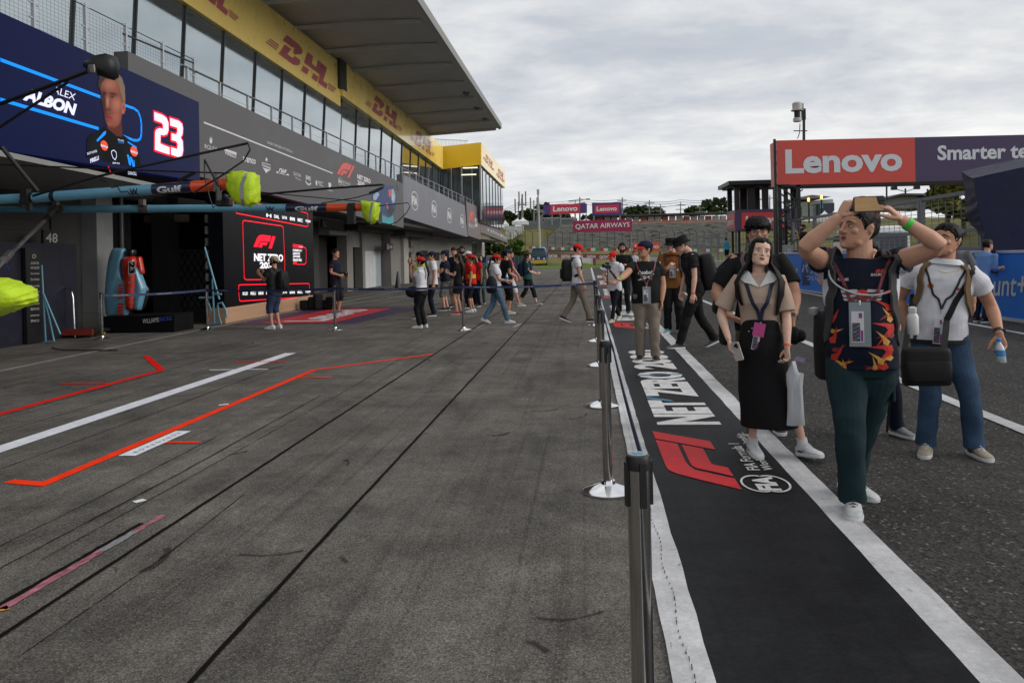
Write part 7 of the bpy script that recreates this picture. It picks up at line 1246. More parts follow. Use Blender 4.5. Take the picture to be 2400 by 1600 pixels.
def held_phone(c, x, y, label, m, w=.15, h=.074, cams=None, back=None):
    """phone with corner lenses; x along its long side, y its short side"""
    x, y = norm(x), norm(y); n = np.cross(x, y); fr = Fr(V(*c)-x*w/2-y*h/2, x, y); e = empty('mobile_phone', c, label, 'phone'); mb = MB(); pts = []
    r = .012
    for cx_, cy_, a0 in ((w-r, h-r, 0), (r, h-r, 90), (r, r, 180), (w-r, r, 270)): pts += [(cx_+r*math.cos(R(a0+a)), cy_+r*math.sin(R(a0+a))) for a in (0, 30, 60, 90)]
    mb.prism(fr, pts, -.005, .005); mb.obj('case', m, e, fixn=True)
    if back is not None: mb = MB(); mb.fpoly(fr, back[0], 0, .0062); mb.obj('wood_panel' if 'wood' in label else 'back_panel', back[1], e)
    if cams:
        for cx_, cy_ in cams: mb = MB(); mb.lathe(fr.p(cx_, cy_, .005), [(.0095, 0), (.0095, .004), (.006, .0045), (.001, .0045)], 14, axis=n); mb.obj('lens', M('lens_ring', (.02, .02, .022), .15, var=.05, metal=.4), e)
    return e
def bottle(c, label, m=None, cap='blue', h=.2, tilt=(0, 0, -1)):
    e = empty('water_bottle', c, label, 'bottle'); ax = -norm(tilt); mb = MB(); mb.lathe(c, [(.026, -h*.9), (.031, -h*.86), (.031, -h*.35), (.028, -h*.25), (.013, -h*.05), (.013, 0)], 16, axis=ax); mb.obj('bottle_body', m or M('water_clear', (.48, .54, .58), .12, var=.05, spec=.6), e, smooth=50); mb = MB(); mb.lathe(c, [(.016, 0), (.017, .018), (.012, .024)], 14, axis=ax); mb.obj('cap', M('cap_blue', (.02, .20, .55), .35, var=.05), e, smooth=40); mb = MB(); mb.lathe(c, [(.0318, -h*.62), (.0318, -h*.36)], 16, axis=ax, cap=False); mb.obj('wrap', M('wrap_blue', (.05, .22, .5), .4, var=.1), e); return e
def band(p, q, m, name='wristband', r=.031, t=.0, w=.022):
    S_, E, T = p.arms[q]; u = norm(T-E); c = T-u*(.015+t); mb = MB(); mb.lathe(c, [(r*p.sc, -w/2), (r*p.sc+.004, -w/2), (r*p.sc+.004, w/2), (r*p.sc, w/2)], 20, axis=u); o = mb.obj(name, m, p.e, smooth=40); return c, u, o
# ------------------------------------------------------------------ people: the near group
NAVY, BLKC, WHT = cloth('navy', (.006, .009, .022)), cloth('black', (.009, .009, .010)), cloth('white', (.62, .62, .66)); DENIM = cloth('denim', (.035, .068, .125), vs=5, var=.35); KHAKI = cloth('khaki', (.20, .165, .13)); TEAL = cloth('dark_teal', (.012, .030, .036)); REDC = cloth('red', (.50, .012, .010)); BEIGE = cloth('beige_knit', (.42, .31, .24), bump=.4, bs=160); GREYC = cloth('dark_grey', (.028, .028, .03)); BROWN = cloth('rust_brown', (.18, .068, .016)); BAGB = cloth('bag_black', (.011, .011, .012), rough=.6); TANB = cloth('bag_tan', (.15, .095, .05)); PINKC = cloth('pink', (.55, .06, .2)); GREENC = cloth('bottle_green', (.015, .075, .062)); NAVB = cloth('bag_navy', (.008, .014, .05)); SHB = M('shoe_black', (.012, .012, .013), .5, var=.1); SHG = M('shoe_grey', (.16, .18, .20), .6, var=.2, vs=30); SHR = M('shoe_red', (.45, .015, .02), .5, var=.1); SHC = M('shoe_cream', (.42, .36, .28), .6, var=.12, vs=20); GRSH = cloth('grey_short', (.13, .125, .115)); NSH = cloth('navy_short', (.028, .042, .085)); LANB = M('lanyard_black', (.010, .010, .012), .6, var=.1); LANR = M('lanyard_red_white', (.16, .03, .04), .6, var=.9, vs=30); LANN = M('lanyard_navy', (.008, .016, .045), .6, var=.1); GRB = M('band_green', (.03, .55, .03), .4, var=.05); ORB = M('band_orange', (.75, .12, .02), .4, var=.05); WCH = M('watch_black', (.012, .012, .014), .3, var=.05); YEM = M('emblem_yellow', (.65, .45, .02), .5, var=.05); PHB = M('phone_black', (.010, .010, .012), .25, var=.05); PHS = M('phone_silver', (.45, .43, .40), .25, var=.05); BLUC = cloth('light_blue', (.10, .19, .42)); CYAN = cloth('cyan', (.03, .35, .6))
def paint(p, o, m, cond):
    """give the faces of a garment that meet cond another cloth colour (panels sewn in)"""
    me = o.data; me.materials.append(m); k = len(me.materials)-1; n = len(me.polygons); c = np.zeros(n*3); me.polygons.foreach_get('center', c); c = c.reshape(-1, 3)+off(p.e)-p.hip; no = np.zeros(n*3); me.polygons.foreach_get('normal', no); no = no.reshape(-1, 3); idx = np.zeros(n, dtype=np.int32); me.polygons.foreach_get('material_index', idx)
    x, y, z = c @ p.lT, c @ p.fT, c @ p.up; idx[cond(x/p.sc, y/p.sc, z/p.sc+.92, no @ p.lT, no @ p.fT, no[:, 2])] = k; me.polygons.foreach_set('material_index', idx)
# man in navy shirt holding a phone up
p = Person((1.61, 4.92, 0), 194, 1.79, 'man in navy shirt with fiery stars holding a wooden phone above his head', '#c2947c', 'light_tan', .0055, girth=1.04, belly=.05, head=(-52, 6, 0), shoulder=.96, chest=1.0, hs=1.06); p.nk = 1.28
p.arm(-1, PY(1966, 509, 4.68), (-1, -.1, -.5), hand=(.52, -.05, .85), palm=(.85, .30, -.25), curl=.62, sleeve=.24, r=1.1, raise_=.035, thumb=(.97, -.10, .10), curls=(.35, .75, .85, .9)); p.arm(1, PY(2112, 514, 4.66), (1, -.1, -.75), hand=(-.72, -.05, .68), palm=(-.72, .30, -.5), curl=.7, sleeve=.24, r=1.1, raise_=.035, thumb=(-.97, -.12, .10), curls=(.45, .7, .8, .9))
p.leg(-1, (1.545, 4.93, .085), hint=(-.3, -1, 0), r=1.05, toe=2); p.leg(1, (1.645, 5.28, .105), hint=(.15, -1, 0), r=1.05, toe=46, pitch=8)
p.build_head(lip=LIPM, eye=.017); p.finish_body(); p.hair(HAIRB, front=.30, side=-.06, back=-.44, off=.022, puff=lambda t, z: .45+max(0, z-.16)*6.5+(.9 if abs(t) > 120 else 0), rough=.020, temple=.18)
SH = p.top(NAVY, hem=.845, ease=.016, sleeve_r=1.22, name='shirt', amp=.007, flare=.0); paint(p, SH, WHT, lambda x, y, z, nl, nf, nz: ((np.abs(x) > .175) & (np.abs(x) < .27) & (z < 1.36) & (z > 1.12) & (np.abs(nl) > .55)) | ((np.abs(x) > .20) & (nz < -.35) & (z > 1.15) & (z < 1.5) & (nf > -.6)))
FR, FY, FO = M('print_red', (.50, .025, .012), .7, var=.1), M('print_gold', (.55, .30, .05), .7, var=.1), M('print_deep_red', (.20, .015, .012), .7, var=.1)
def shard(x, y, a, L): c_, s_ = math.cos(R(a)), math.sin(R(a)); return [(x+u*L*c_-v*L*s_, y+u*L*s_+v*L*c_) for u, v in ((0, -.16), (.45, -.12), (1, .02), (.35, .05), (.15, .22), (-.1, .1))]
c = p.tp(1.0, 0, .1); p.decal(None, c, 0, 0, None, polys=[(shard(*q), m) for *q, m in ((.15, .20, 150, .10, 0), (.16, .17, 205, .09, 2), (.15, .13, 120, .09, 1), (.16, .09, 165, .12, 0), (.15, .07, 225, .12, 0), (.16, .05, 190, .10, 2), (.13, .0, 130, .10, 1), (.15, -.03, 175, .13, 0), (.14, -.05, 230, .12, 0), (.15, -.08, 200, .09, 1), (.10, -.11, 140, .10, 1), (.12, -.13, 190, .12, 0), (.08, -.16, 160, .09, 2), (.06, -.15, 100, .08, 1), (-.17, .12, 60, .09, 0), (-.17, .06, 20, .07, 1), (-.165, .0, 75, .10, 0), (-.16, -.05, 30, .08, 2), (-.16, -.10, 60, .11, 0), (-.15, -.13, 15, .10, 1), (-.13, -.16, 50, .09, 0), (-.10, -.17, 100, .08, 1))], mats=[FR, FY, FO], nm='star_print')
WPR = M('print_dusty_white', (.45, .38, .40), .7, var=.3, vs=30); c = p.tp(1.27, 0, .1); p.decal(None, c, 0, 0, None, polys=[([(-.115, .03), (-.03, .035), (-.015, .018), (-.11, .012)], 0), ([(.03, .035), (.115, .03), (.11, .012), (.015, .018)], 0), ([(-.11, .006), (-.01, .006), (-.015, -.012), (-.10, -.012)], 0), ([(.01, .006), (.11, .006), (.10, -.012), (.015, -.012)], 0), ([(-.105, -.018), (-.02, -.018), (-.02, -.032), (-.095, -.032)], 0), ([(.02, -.018), (.105, -.018), (.095, -.032), (.02, -.032)], 0), ([(.035*math.cos(a), .035*math.sin(a)) for a in np.linspace(0, 6, 14)], 1)], mats=[WPR, FR], nm='chest_print'); p.decal('RACING', p.tp(1.385, .085, .1), .075, .016, WPR, bold=.05, shear=.3); p.decal('RB', p.tp(1.405, .10, .1), .055, .02, FR, bold=.06, shear=.3); p.decal('ONE', p.tp(1.36, -.10, .1), .06, .016, WPR, bold=.05)
p.bottom(TEAL, 1.0, r=1.15, name='cargo_trousers', cuff=1.05, amp=.008, fq=26); p.shoe(-1, M('shoe_pale_grey', (.45, .47, .48), .55, var=.2, vs=14), lace=SHB); p.shoe(1, M('shoe_pale_grey'), lace=SHB); c, u, o = band(p, 1, GRB, r=.034, t=.03, w=.024)
mb = MB(); K_ = p.legs[-1][1]; mb.obox(p.legs[1][1]*.45+p.legs[1][0]*.55+V(.10, -.02, 0), .02, .10, .15); mb.obj('cargo_pocket', TEAL, p.e, bevel=.01)
badge(p, 'clear plastic event pass on the navy shirt of the man holding up a phone', w=.115, h=.235, lan=LANR, lanw=.017, drop=1.245, out=.028, offx=-.02)
backpack(p, NAVB, 'dark navy backpack with grey straps worn by the man holding up a phone', w=.38, h=.52, d=.2, straps=cloth('strap_grey', (.055, .056, .058)), sw=.062, lo=1.02, z=1.12)
mb = MB(); P = [p.tor(1.47, -70, .03), p.tor(1.42, -48, .05), p.tor(1.36, -38, .055), p.tor(1.31, -25, .05), p.tor(1.275, -5, .045), p.tor(1.27, 15, .045), p.tor(1.285, 30, .045)]; Q = []
for a, b in zip(P[:-1], P[1:]): Q += [a+(b-a)*i/4 for i in range(4)]
for _ in range(3): Q = [Q[0]]+[(Q[i-1]+Q[i]*2+Q[i+1])/4 for i in range(1, len(Q)-1)]+[Q[-1]]
mb.tube(Q, .0055, 8); e = mb.obj('drinking_tube', M('tube_clear', (.45, .47, .47), .2, var=.05), at=P[0], smooth=60, label='clear drinking tube looped across the navy shirted chest', cat='tube'); mb = MB(); mb.tube([Q[-1], Q[-1]+V(.03, -.005, .012)], .008, 8); mb.obj('bite_valve', M('valve_pink', (.6, .2, .25), .4, var=.05), e)
held_phone(PY(2036.5, 478.5, 4.63), (1, 0, .012), (0, 0, 1), 'phone with a wooden back and black corner, held high by two hands', PHB, .170, .088, [(.142, .066), (.158, .066), (.150, .048)], ([(.006, .006), (.164, .006), (.164, .036), (.134, .042), (.122, .083), (.006, .083)], M('bamboo', (.50, .30, .13), .45, var=.18, vs=6, stretch=(1, 1, 18))))
a = p.tp(.97, -.21, -.10); mb = MB(); mb.loft([[a+V(.05*kk*math.cos(t), .10*kk*math.sin(t), z) for t in np.linspace(0, 2*math.pi, 16, endpoint=False)] for z, kk in ((-.22, .6), (-.2, .95), (0, 1.05), (.16, .95), (.2, .5))]); bb = mb.obj('side_bag', BAGB, at=a, label='black rounded bag hanging at the hip of the man holding up a phone', cat='bag', smooth=60); mb = MB(); mb.lathe(p.tp(1.16, -.26, -.10), [(.001, .03), (.03, .02), (.035, 0), (.03, -.02)], 14); mb.obj('bottle_top', M('lid_grey', (.25, .25, .26), .4, var=.1), bb, smooth=50)
a = p.tp(1.10, .285, -.06); mb = MB(); mb.lathe(a, [(.028, -.07), (.033, -.06), (.033, .035), (.026, .05), (.022, .055), (.024, .06), (.024, .09), (.01, .095)], 18); mb.obj('flask', M('flask_white', (.55, .55, .54), .35, var=.06), at=a, label='white flask tucked in the backpack side between the two men', cat='flask', smooth=40)
mb = MB(); a = p.tp(.93, .185, -.12); mb.beam(a, a+V(-.03, .05, -.50), .024, .006); mb.obj('hanging_strap', BAGB, at=a, label='loose black backpack strap hanging down beside the teal trousers', cat='strap')
# man in white polo with a cross body bag
p = Person((2.635, 6.32, 0), 203, 1.715, 'man in white polo shirt and jeans holding a water bottle, on the right', '#bb8a70', 'warm_tan', .0055, girth=1.04, belly=.02, head=(-30, 9, -4), hs=1.07, sway=6); p.nk = 1.12
p.arm(1, PY(2343, 783, 6.12), (.5, .6, -.2), hand=(.1, -.1, -1), palm=(-.75, -.6, 0), curl=.75, sleeve=.55, r=1.1); p.arm(-1, PY(2128, 770, 6.5), (-.4, .6, 0), hand=(0, -.1, -1), sleeve=.55, r=1.1)
p.leg(-1, (2.53, 6.33, .085), hint=(-.1, -1, 0), toe=4); p.leg(1, (2.85, 6.26, .085), hint=(.2, -1, 0), toe=28)
p.build_head(eye=.014, nose=1.03); p.finish_body(); p.hair(HAIRB, front=.28, side=-.04, back=-.40, off=.022, puff=lambda t, z: .5+max(0, z-.12)*5, temple=.18, rough=.020)
p.top(WHT, hem=.87, ease=.016, sleeve_r=1.22, name='polo_shirt', amp=.007, collar=WHT, fq=30); p.decal(None, p.tp(1.30, -.085, .1), 0, 0, None, polys=[([(.022*math.cos(a)*1.0, .021*math.sin(a)) for a in np.linspace(-.5, 3.6, 12)]+[(-.008, -.020), (.008, -.020)], 0)], mats=[M('emblem_orange_red', (.55, .09, .02), .6, var=.15)], nm='chest_emblem'); p.decal('F1', p.tp(1.29, .115, .1), .05, .02, FR, bold=.03); p.decal('F. RR.', p.tp(1.26, .11, .1), .06, .015, FR)
p.bottom(DENIM, 1.0, r=1.10, name='jeans', cuff=1.1, amp=.007, waist=.97); TWO = M('shoe_taupe', (.30, .26, .20), .6, var=.18, vs=22); p.shoe(-1, TWO, lace=LEATH, swoosh=SHB); p.shoe(1, TWO, lace=LEATH, swoosh=SHB)
mb = MB(); rr = [[q for q in p.ring(z, .026)] for z in (.865, .895)]; mb.loft(rr, cap=False); mb.obj('belt', M('leather_black', (.012, .011, .010), .4, var=.1), p.e, smooth=50); c, u, o = band(p, 1, WCH, 'watch', t=.015, w=.024); mb = MB(); mb.obox(c+V(.02, -.028, 0), .03, .012, .034); mb.obj('watch_face', WCH, o, bevel=.004)
mb = MB(); P = [p.tor(1.47, 60, .0), p.tor(1.43, 25, .012), p.tor(1.405, 0, .014), p.tor(1.43, -25, .012), p.tor(1.47, -60, .0)]; mb.tube(P, .0022, 5); mb.obj('gold_chain', M('gold', (.65, .42, .10), .25, metal=1, var=.05), p.e)
bottle(PY(2341, 800, 6.03), 'small water bottle with a blue cap held by the man in white polo', h=.17, tilt=(.12, 0, -1)); badge(p, 'long white event pass hanging on the white polo, crossed by a black strap', w=.105, h=.25, lan=LANB, lanw=.014, drop=1.13, out=.03, tilt=-.08, pouch=False)
backpack(p, TANB, 'tan backpack worn by the man in white polo', straps=TANB, w=.34, h=.48, d=.16, sw=.062, lo=1.12)
a = PY(2171, 858, 5.98); cb = empty('crossbody_bag', a, 'square black bag slung across the front of the man in jeans', 'bag'); mb = MB(); mb.loft([[a+V(.17*kk*np.sign(math.cos(t))*abs(math.cos(t))**.35, .055*kk*np.sign(math.sin(t))*abs(math.sin(t))**.5, z) for t in np.linspace(0, 2*math.pi, 28, endpoint=False)] for z, kk in ((-.135, .86), (-.125, .96), (0, 1), (.10, .97), (.125, .92), (.135, .8))]); mb.obj('bag_body', BAGB, cb, smooth=50); mb = MB(); mb.loft([[a+V(.155*kk*np.sign(math.cos(t))*abs(math.cos(t))**.35, -.045+.025*kk*np.sign(math.sin(t))*abs(math.sin(t))**.5, z) for t in np.linspace(0, 2*math.pi, 20, endpoint=False)] for z, kk in ((-.10, .9), (-.09, 1), (.03, 1), (.04, .9))]); mb.obj('front_pocket', BAGB, cb, smooth=50)
p.ribbon('shoulder_strap', [tuple(p.tp(1.2, .17, -.16)), tuple(p.tor(1.455, 105, .035)), tuple(p.tor(1.45, 70, .036)), tuple(p.tor(1.36, 44, .03)), tuple(p.tor(1.2, 24, .03)), tuple(p.tor(1.05, 8, .035)), tuple(a+V(.11, -.03, .13))], .042, BAGB, parent=cb); mb = MB(); mb.beam(a+V(-.15, -.01, .12), p.tp(1.22, -.20, -.02), .038, .008); mb.obj('shoulder_strap', BAGB, cb)
# woman in beige knit top and long black skirt
p = Person((1.29, 6.22, 0), 190, 1.665, 'woman in beige knit top and long black skirt with a pink tagged pass', '#d8b09c', 'fair', .005, female=True, head=(10, 5, -9)); p.nk = .84
p.arm(-1, PY(1708, 795, 6.1), (-.7, .8, 0), hand=(.12, -.05, -1), palm=(1, -.2, .1), curl=.5, sleeve=.86, r=.98); p.arm(1, PY(1845, 815, 6.05), (.7, .7, 0), hand=(.0, -.05, -1), palm=(-1, -.3, 0), curl=.7, sleeve=.86, r=.98)
p.leg(-1, (1.235, 6.30, .085), hint=(0, -1, 0), toe=-14, r=.82); p.leg(1, (1.585, 6.18, .10), hint=(.2, -1, 0), toe=34, pitch=-8, r=.82)
p.build_head(lip=LIP, eye=.019, mouth=.006, nose=.96); p.finish_body(); DARKH = HAIRB
p.hair(DARKH, front=.36, side=-.2, back=-.42, off=.055, temple=.26, rough=.006)
def tress(p, pts, ws, m, nm='hair_strand', flat=.5):
    mb = MB(); rr = []
    for i, (q, w) in enumerate(zip(pts, ws)):
        d = norm(V(*pts[min(i+1, len(pts)-1)])-V(*pts[max(i-1, 0)])); o = norm(V(*q)-p.hc*V(1, 1, 0)-V(0, 0, q[2])); x = norm(np.cross(d, o)); n = np.cross(x, d); rr.append([V(*q)+x*w*math.cos(t)+n*w*flat*math.sin(t) for t in np.linspace(0, 2*math.pi, 12, endpoint=False)])
    mb.loft(rr); return mb.obj(nm, m, p.e, smooth=70)
for q, z1, w in ((-1, 1.22, .042), (1, 1.14, .055)): tress(p, [p.hp(.12, q*.27, .36), p.hp(.14, q*.345, .15), p.hp(.04, q*.38, -.15), p.hp(-.02, q*.39, -.42), p.tor(1.47, q*68, .05), p.tor(1.40, q*60, .035), p.tor(1.30, q*55, .028), p.tor(z1, q*46, .022)], [.022, .030, .036, w, w*1.2, w*1.2, w*.9, .012], DARKH, flat=.3)
tress(p, [p.hp(-.3, 0, .3), p.hp(-.42, 0, .05), p.hp(-.42, 0, -.3), p.tor(1.45, 180, .05), p.tor(1.3, 180, .04), p.tor(1.12, 180, .03)], [.05, .075, .085, .10, .10, .04], DARKH, flat=.4)
p.top(BEIGE, hem=1.05, ease=.010, sleeve_r=1.12, name='knit_top', amp=.004, neckz=1.46, cuff=.008); mb = MB()
for q in (1, -1): P = [p.tor(1.475, q*150, .022), p.tor(1.49, q*90, .02), p.tor(1.485, q*45, .022), p.tor(1.36, 0, .012), p.tor(1.385, q*14, .016), p.tor(1.40, q*34, .02), p.tor(1.435, q*62, .026), p.tor(1.44, q*110, .03), p.tor(1.43, q*150, .03)]; mb.add(P, [(0, 1, 7, 8), (1, 2, 6, 7), (2, 3, 4, 5), (2, 5, 6)])
o = mb.obj('collar', cloth('collar_white', (.60, .60, .60)), p.e); md = o.modifiers.new('t', 'SOLIDIFY'); md.thickness = .008; md.offset = 0
mb = MB(); k = p.sc; zs = [1.105, 1.03, .97, .89, .78, .66, .54, .40, .25]; ws = [.138, .152, .172, .186, .190, .194, .202, .212, .220]; ds = [.11, .115, .128, .135, .135, .138, .145, .15, .152]; C_ = lambda z: p.tp(z, 0, 0)*1.0+V(.045*max(0, (.9-z)/.6), -.02, 0)
mb.loft([[C_(z)+p.l0*w*k*math.cos(t)+p.f0*d*k*math.sin(t)*(1+.05*math.sin(3*t)*(.9-z)) for t in np.linspace(0, 2*math.pi, 30, endpoint=False)] for z, w, d in zip(zs, ws, ds)]); me = remesh(mb, .008, 3); folds(me, .006, 14, 3); addmesh('skirt', me, cloth('black_denim', (.0075, .0075, .009), bump=.35), p.e, off(p.e))
mb = MB()
for z, x in ((1.04, -.06), (1.04, -.02), (1.015, -.085)): q = p.tp(z, x*k, .123*k); mb.ell(q, .006, .006, .006)
mb.obj('rivets', STEEL, p.e)
for q in (1, -1): p.shoe(q, LEATH, lace=LEATH, swoosh=SHB, hi=.012, size=.98); Hj, K, A, t_, pt = p.legs[q]; mb = MB(); mb.tube([A-V(0, 0, .03), A+norm(K-A)*.055], [.041, .038], 14); mb.obj('sock', LEATH, p.e, smooth=50)
band(p, 1, ORB, r=.026, t=.005, w=.014); badge(p, 'pass with a bright pink tag hanging before the black skirt', w=.085, h=.20, lan=LANN, drop=1.09, out=.03, pouch=False, pink=True, tilt=-.2, lanw=.026, offx=.005)
S_, E, T = p.arms[-1]; held_phone(T+V(.05, -.045, -.085), (.28, -.1, -1), (.75, -.62, .2), 'silver phone held low in the hand of the woman in beige', PHS, .14, .07, [(.02, .05), (.036, .05), (.028, .035)])
S_, E, T = p.arms[1]; a = T+V(.015, -.02, -.10); wb = empty('shopping_bag', a, 'crumpled white plastic bag held by the woman in the long skirt', 'bag'); mb = MB(); rr = []
for z, w, d in ((0, .02, .012), (-.03, .04, .02), (-.09, .058, .03), (-.2, .062, .036), (-.36, .066, .03), (-.47, .066, .014), (-.475, .06, .008)): rr.append([a+V(.035+w*math.cos(t)*abs(math.cos(t))**-.2+.008*math.sin(z*40+t), d*math.sin(t)*(1+.5*math.sin(5*t+z*30))+.02, z-.06*(math.cos(t) > .3)*(z > -.05)) for t in np.linspace(.01, 2*math.pi+.01, 22, endpoint=False)])
mb.loft(rr); mb.obj('bag_body', M('bag_white', (.50, .53, .55), .35, var=.06), wb, smooth=70); mb = MB(); mb.obox(a+V(.06, -.03, .02), .075, .015, .03, rot=np.array(Matrix.Rotation(.25, 3, 'Y'))); mb.obj('folded_leaflet', M('leaflet', (.22, .18, .3), .4, var=.5, vs=40), wb)
# man with glasses behind her
p = Person((1.46, 7.05, 0), 191, 1.84, 'man in black shirt and round glasses standing behind the woman in beige', '#b98a72', 'ruddy', .006, girth=1.0, shoulder=1.0, head=(6, -2, 0), chest=1.0)
p.arm(-1, PY(1712, 742, 6.95), (-1, .5, 0), hand=(.6, -.3, -.3), sleeve=.8, r=1.15); p.arm(1, PY(1858, 748, 6.75), (.8, .6, 0), hand=(-.05, -.1, -1), palm=(-1, 0, 0), curl=.8, sleeve=.72, r=1.15)
p.leg(-1, al=(0, -.1), r=1.0); p.leg(1, al=(-.1, .12), r=1.0, toe=10); p.build_head(eye=.013); p.finish_body()
p.hair(HAIRB, front=.15, side=-.05, back=-.38, off=.075, temple=.10, puff=lambda t, z: 1.0+.3*(z > .2), rough=.022); p.top(BLKC, hem=.84, ease=.018, sleeve_r=1.1, name='shirt', amp=.007); p.bottom(cloth('olive', (.09, .08, .05)), 1.0, r=1.05); p.shoe(-1, SHB); p.shoe(1, SHB); band(p, 1, WCH, 'watch', t=.01, w=.03, r=.033)
TORT = M('frame_tortoise', (.05, .022, .014), .25, var=.3, vs=40); g = empty('tmp', (0, 0, 0)); bpy.data.objects.remove(g); mb = MB(); H = p.H
for q in (-1, 1): c = p.hp(.44, q*.165, .0); mb.tube([c+p.hl*H*.125*math.cos(t)+p.hu*H*.105*math.sin(t)-p.hf*H*.03*abs(q*math.cos(t)) for t in np.linspace(0, 2*math.pi, 19)], .0026, 6); mb.tube([p.hp(.42, q*.29, .03), p.hp(.2, q*.36, .03), p.hp(-.05, q*.37, .04)], .0022, 5)
mb.tube([p.hp(.44, -.045, .02), p.hp(.47, 0, .03), p.hp(.44, .045, .02)], .0024, 5); mb.obj('glasses', TORT, p.e)
p.ribbon('bag_strap', [tuple(p.tor(1.47, -110, .02)), tuple(p.tor(1.48, -70, .012)), tuple(p.tor(1.42, -42, .012)), tuple(p.tor(1.30, -20, .012))], .03, M('strap_mauve', (.13, .085, .10), .6, var=.1), label='mauve strap over the shoulder of the man with glasses', cat='strap')
S_, E, T = p.arms[1]; a = T+V(.0, -.04, -.13); mb = MB(); mb.ell(a, .055, .05, .075, 0, 14, 8); mb.ell(a+V(.05, -.02, .0), .04, .03, .05, 0); mb.obj('folded_cap', cloth('bandana', (.012, .012, .013), var=.9, vs=60), at=a, label='dark patterned cap held in the hand of the man with glasses', cat='cap', smooth=60)
a = PY(1695, 712, 7.22); mb = MB(); mb.obox(a, .17, .22, .22, rot=np.array(Matrix.Rotation(.25, 3, 'Y'))); o = mb.obj('shoulder_bag', BAGB, at=a, bevel=.06, label='black bag bulging at the side of the man with glasses', cat='bag', smooth=70); a = PY(1698, 782, 7.2); mb = MB(); mb.obox(a, .09, .14, .2); mb.obj('camera_pouch', BAGB, at=a, label='small black pouch hanging low beside the long black skirt', cat='pouch', bevel=.035)
o_ = bpy.data.objects['shoulder_bag']; a = OFF['shoulder_bag']; p.ribbon('strap', [tuple(a+V(.02, 0, .1)), tuple(p.tor(1.2, -100, .05)), tuple(p.tor(1.40, -80, .02)), tuple(p.tp(1.47, -.12*p.sc, 0))], .03, BAGB, parent=o_)
# person hidden behind the man in navy: raised phone and a stepping shoe
p = Person((2.34, 6.95, 0), 188, 1.62, 'person almost hidden behind the man in navy, raising a silver phone', '#c2947c', 'light_tan', .008, head=(0, 0, 0)); p.arm(-1, PY(1950, 612, 6.7), (-1, 0, -.8), hand=(.15, -.05, 1), palm=(.6, .5, .1), curl=.55, sleeve=.5, thumb=(.7, 0, .7)); p.arm(1, wl=(.1, .2, 1.0), hint=(0, 1, 0), hand=(0, -1, 0)); p.leg(-1, al=(0, -.08)); p.leg(1, (2.54, 6.93, .085), hint=(0, -1, 0), toe=30); p.build_head(face=False); p.finish_body(); p.hair(); p.top(WHT, amp=.006); p.bottom(NAVY); p.shoe(1, SHG); p.shoe(-1, SHG); held_phone(PY(1975, 577, 6.6), (1, 0, .1), (-.1, -.05, 1), 'silver phone raised beside the chin of the man in navy', PHS, .145, .075, [(.125, .06), (.125, .044), (.112, .052)])

# ------------------------------------------------------------------ people: the middle distance
def fig(base, face, h, label, top, bot, blen=1.0, shoe=SHB, skin=('#bf917a', 'mid'), hair='short', hm=HAIRB, cap=None, stance=0, L=None, Rr=None, vox=.009, sleeve=.55, br=1.0, group=None, beard=None, amp=.006, ts=1.15, hem=.86, **kw):
    """one clothed figure: stance 0 standing, +-1 mid-stride"""
    p = Person(base, face, h, label, skin[0], skin[1], vox, group=group, **kw); p.nk = .85 if p.female else 1.05
    for q, a in ((1, L), (-1, Rr)):
        d = dict(wl=(.03+.13*q*-stance, q*(.235+.05*(p.girth-1)), .87), hint=(-p.f0[0], -p.f0[1], 0), hand=tuple(V(0, 0, -1)+p.f0*.12), sleeve=sleeve); d.update(a or {}); d.pop('wl') if 'wrist' in d else None; p.arm(q, r=.95 if p.girth < 1.1 else 1.12, **d)
    if stance == 0: p.leg(1, al=(.02, .11), toe=10, r=.95); p.leg(-1, al=(-.03, -.11), toe=10, r=.95)
    else: p.leg(stance, al=(.27, .07*stance), toe=4, r=.95); p.leg(-stance, al=(-.30, -.07*stance, .14), pitch=24, r=.95)
    p.build_head(beard=beard); p.finish_body()
    if hair == 'short': p.hair(hm, off=.03, puff=lambda t, z: .6+max(0, z-.12)*3)
    elif hair in ('long', 'tail'):
        p.hair(hm, front=.33, side=-.2, back=-.42, off=.045, temple=.22, rough=.006)
        if hair == 'long': tress(p, [p.hp(-.3, 0, .3), p.hp(-.43, 0, .05), p.hp(-.43, 0, -.3), p.tor(1.42, 180, .05), p.tor(1.28, 180, .05), p.tor(1.10, 180, .03)], [.05, .08, .09, .10, .09, .03], hm, flat=.45)
        else: tress(p, [p.hp(-.4, 0, .18), p.hp(-.62, 0, .12), p.hp(-.70, 0, -.2), p.tor(1.36, 180, .08), p.tor(1.2, 180, .05)], [.02, .035, .045, .045, .015], hm)
    if cap == 'bucket': p.bucket(BLKC)
    elif cap: p.cap(cap[0], fwd=cap[1] if len(cap) > 1 else 0, logo=cap[2] if len(cap) > 2 else None, vis_m=cap[3] if len(cap) > 3 else None)
    if top: p.top(top, amp=amp, sleeve_r=ts, hem=hem, **({'collar': WHT} if top is WHT else {}))
    p.bottom(bot, blen, r=br, amp=.008)
    for q in (1, -1): p.shoe(q, shoe)
    return p
FE = (YEM, 0); RCAP = cloth('cap_red', (.55, .010, .012)); NCAP = cloth('cap_navy', (.010, .014, .035)); UPH = (0, 0, 1)
def both(f, w, z, hint=None, hand=None, **k): return dict(L=dict(wl=(f, w, z), hint=hint or (0, 0, -1), hand=hand or (0, 0, 1), **k), Rr=dict(wl=(f, -w, z), hint=hint or (0, 0, -1), hand=hand or (0, 0, 1), **k))
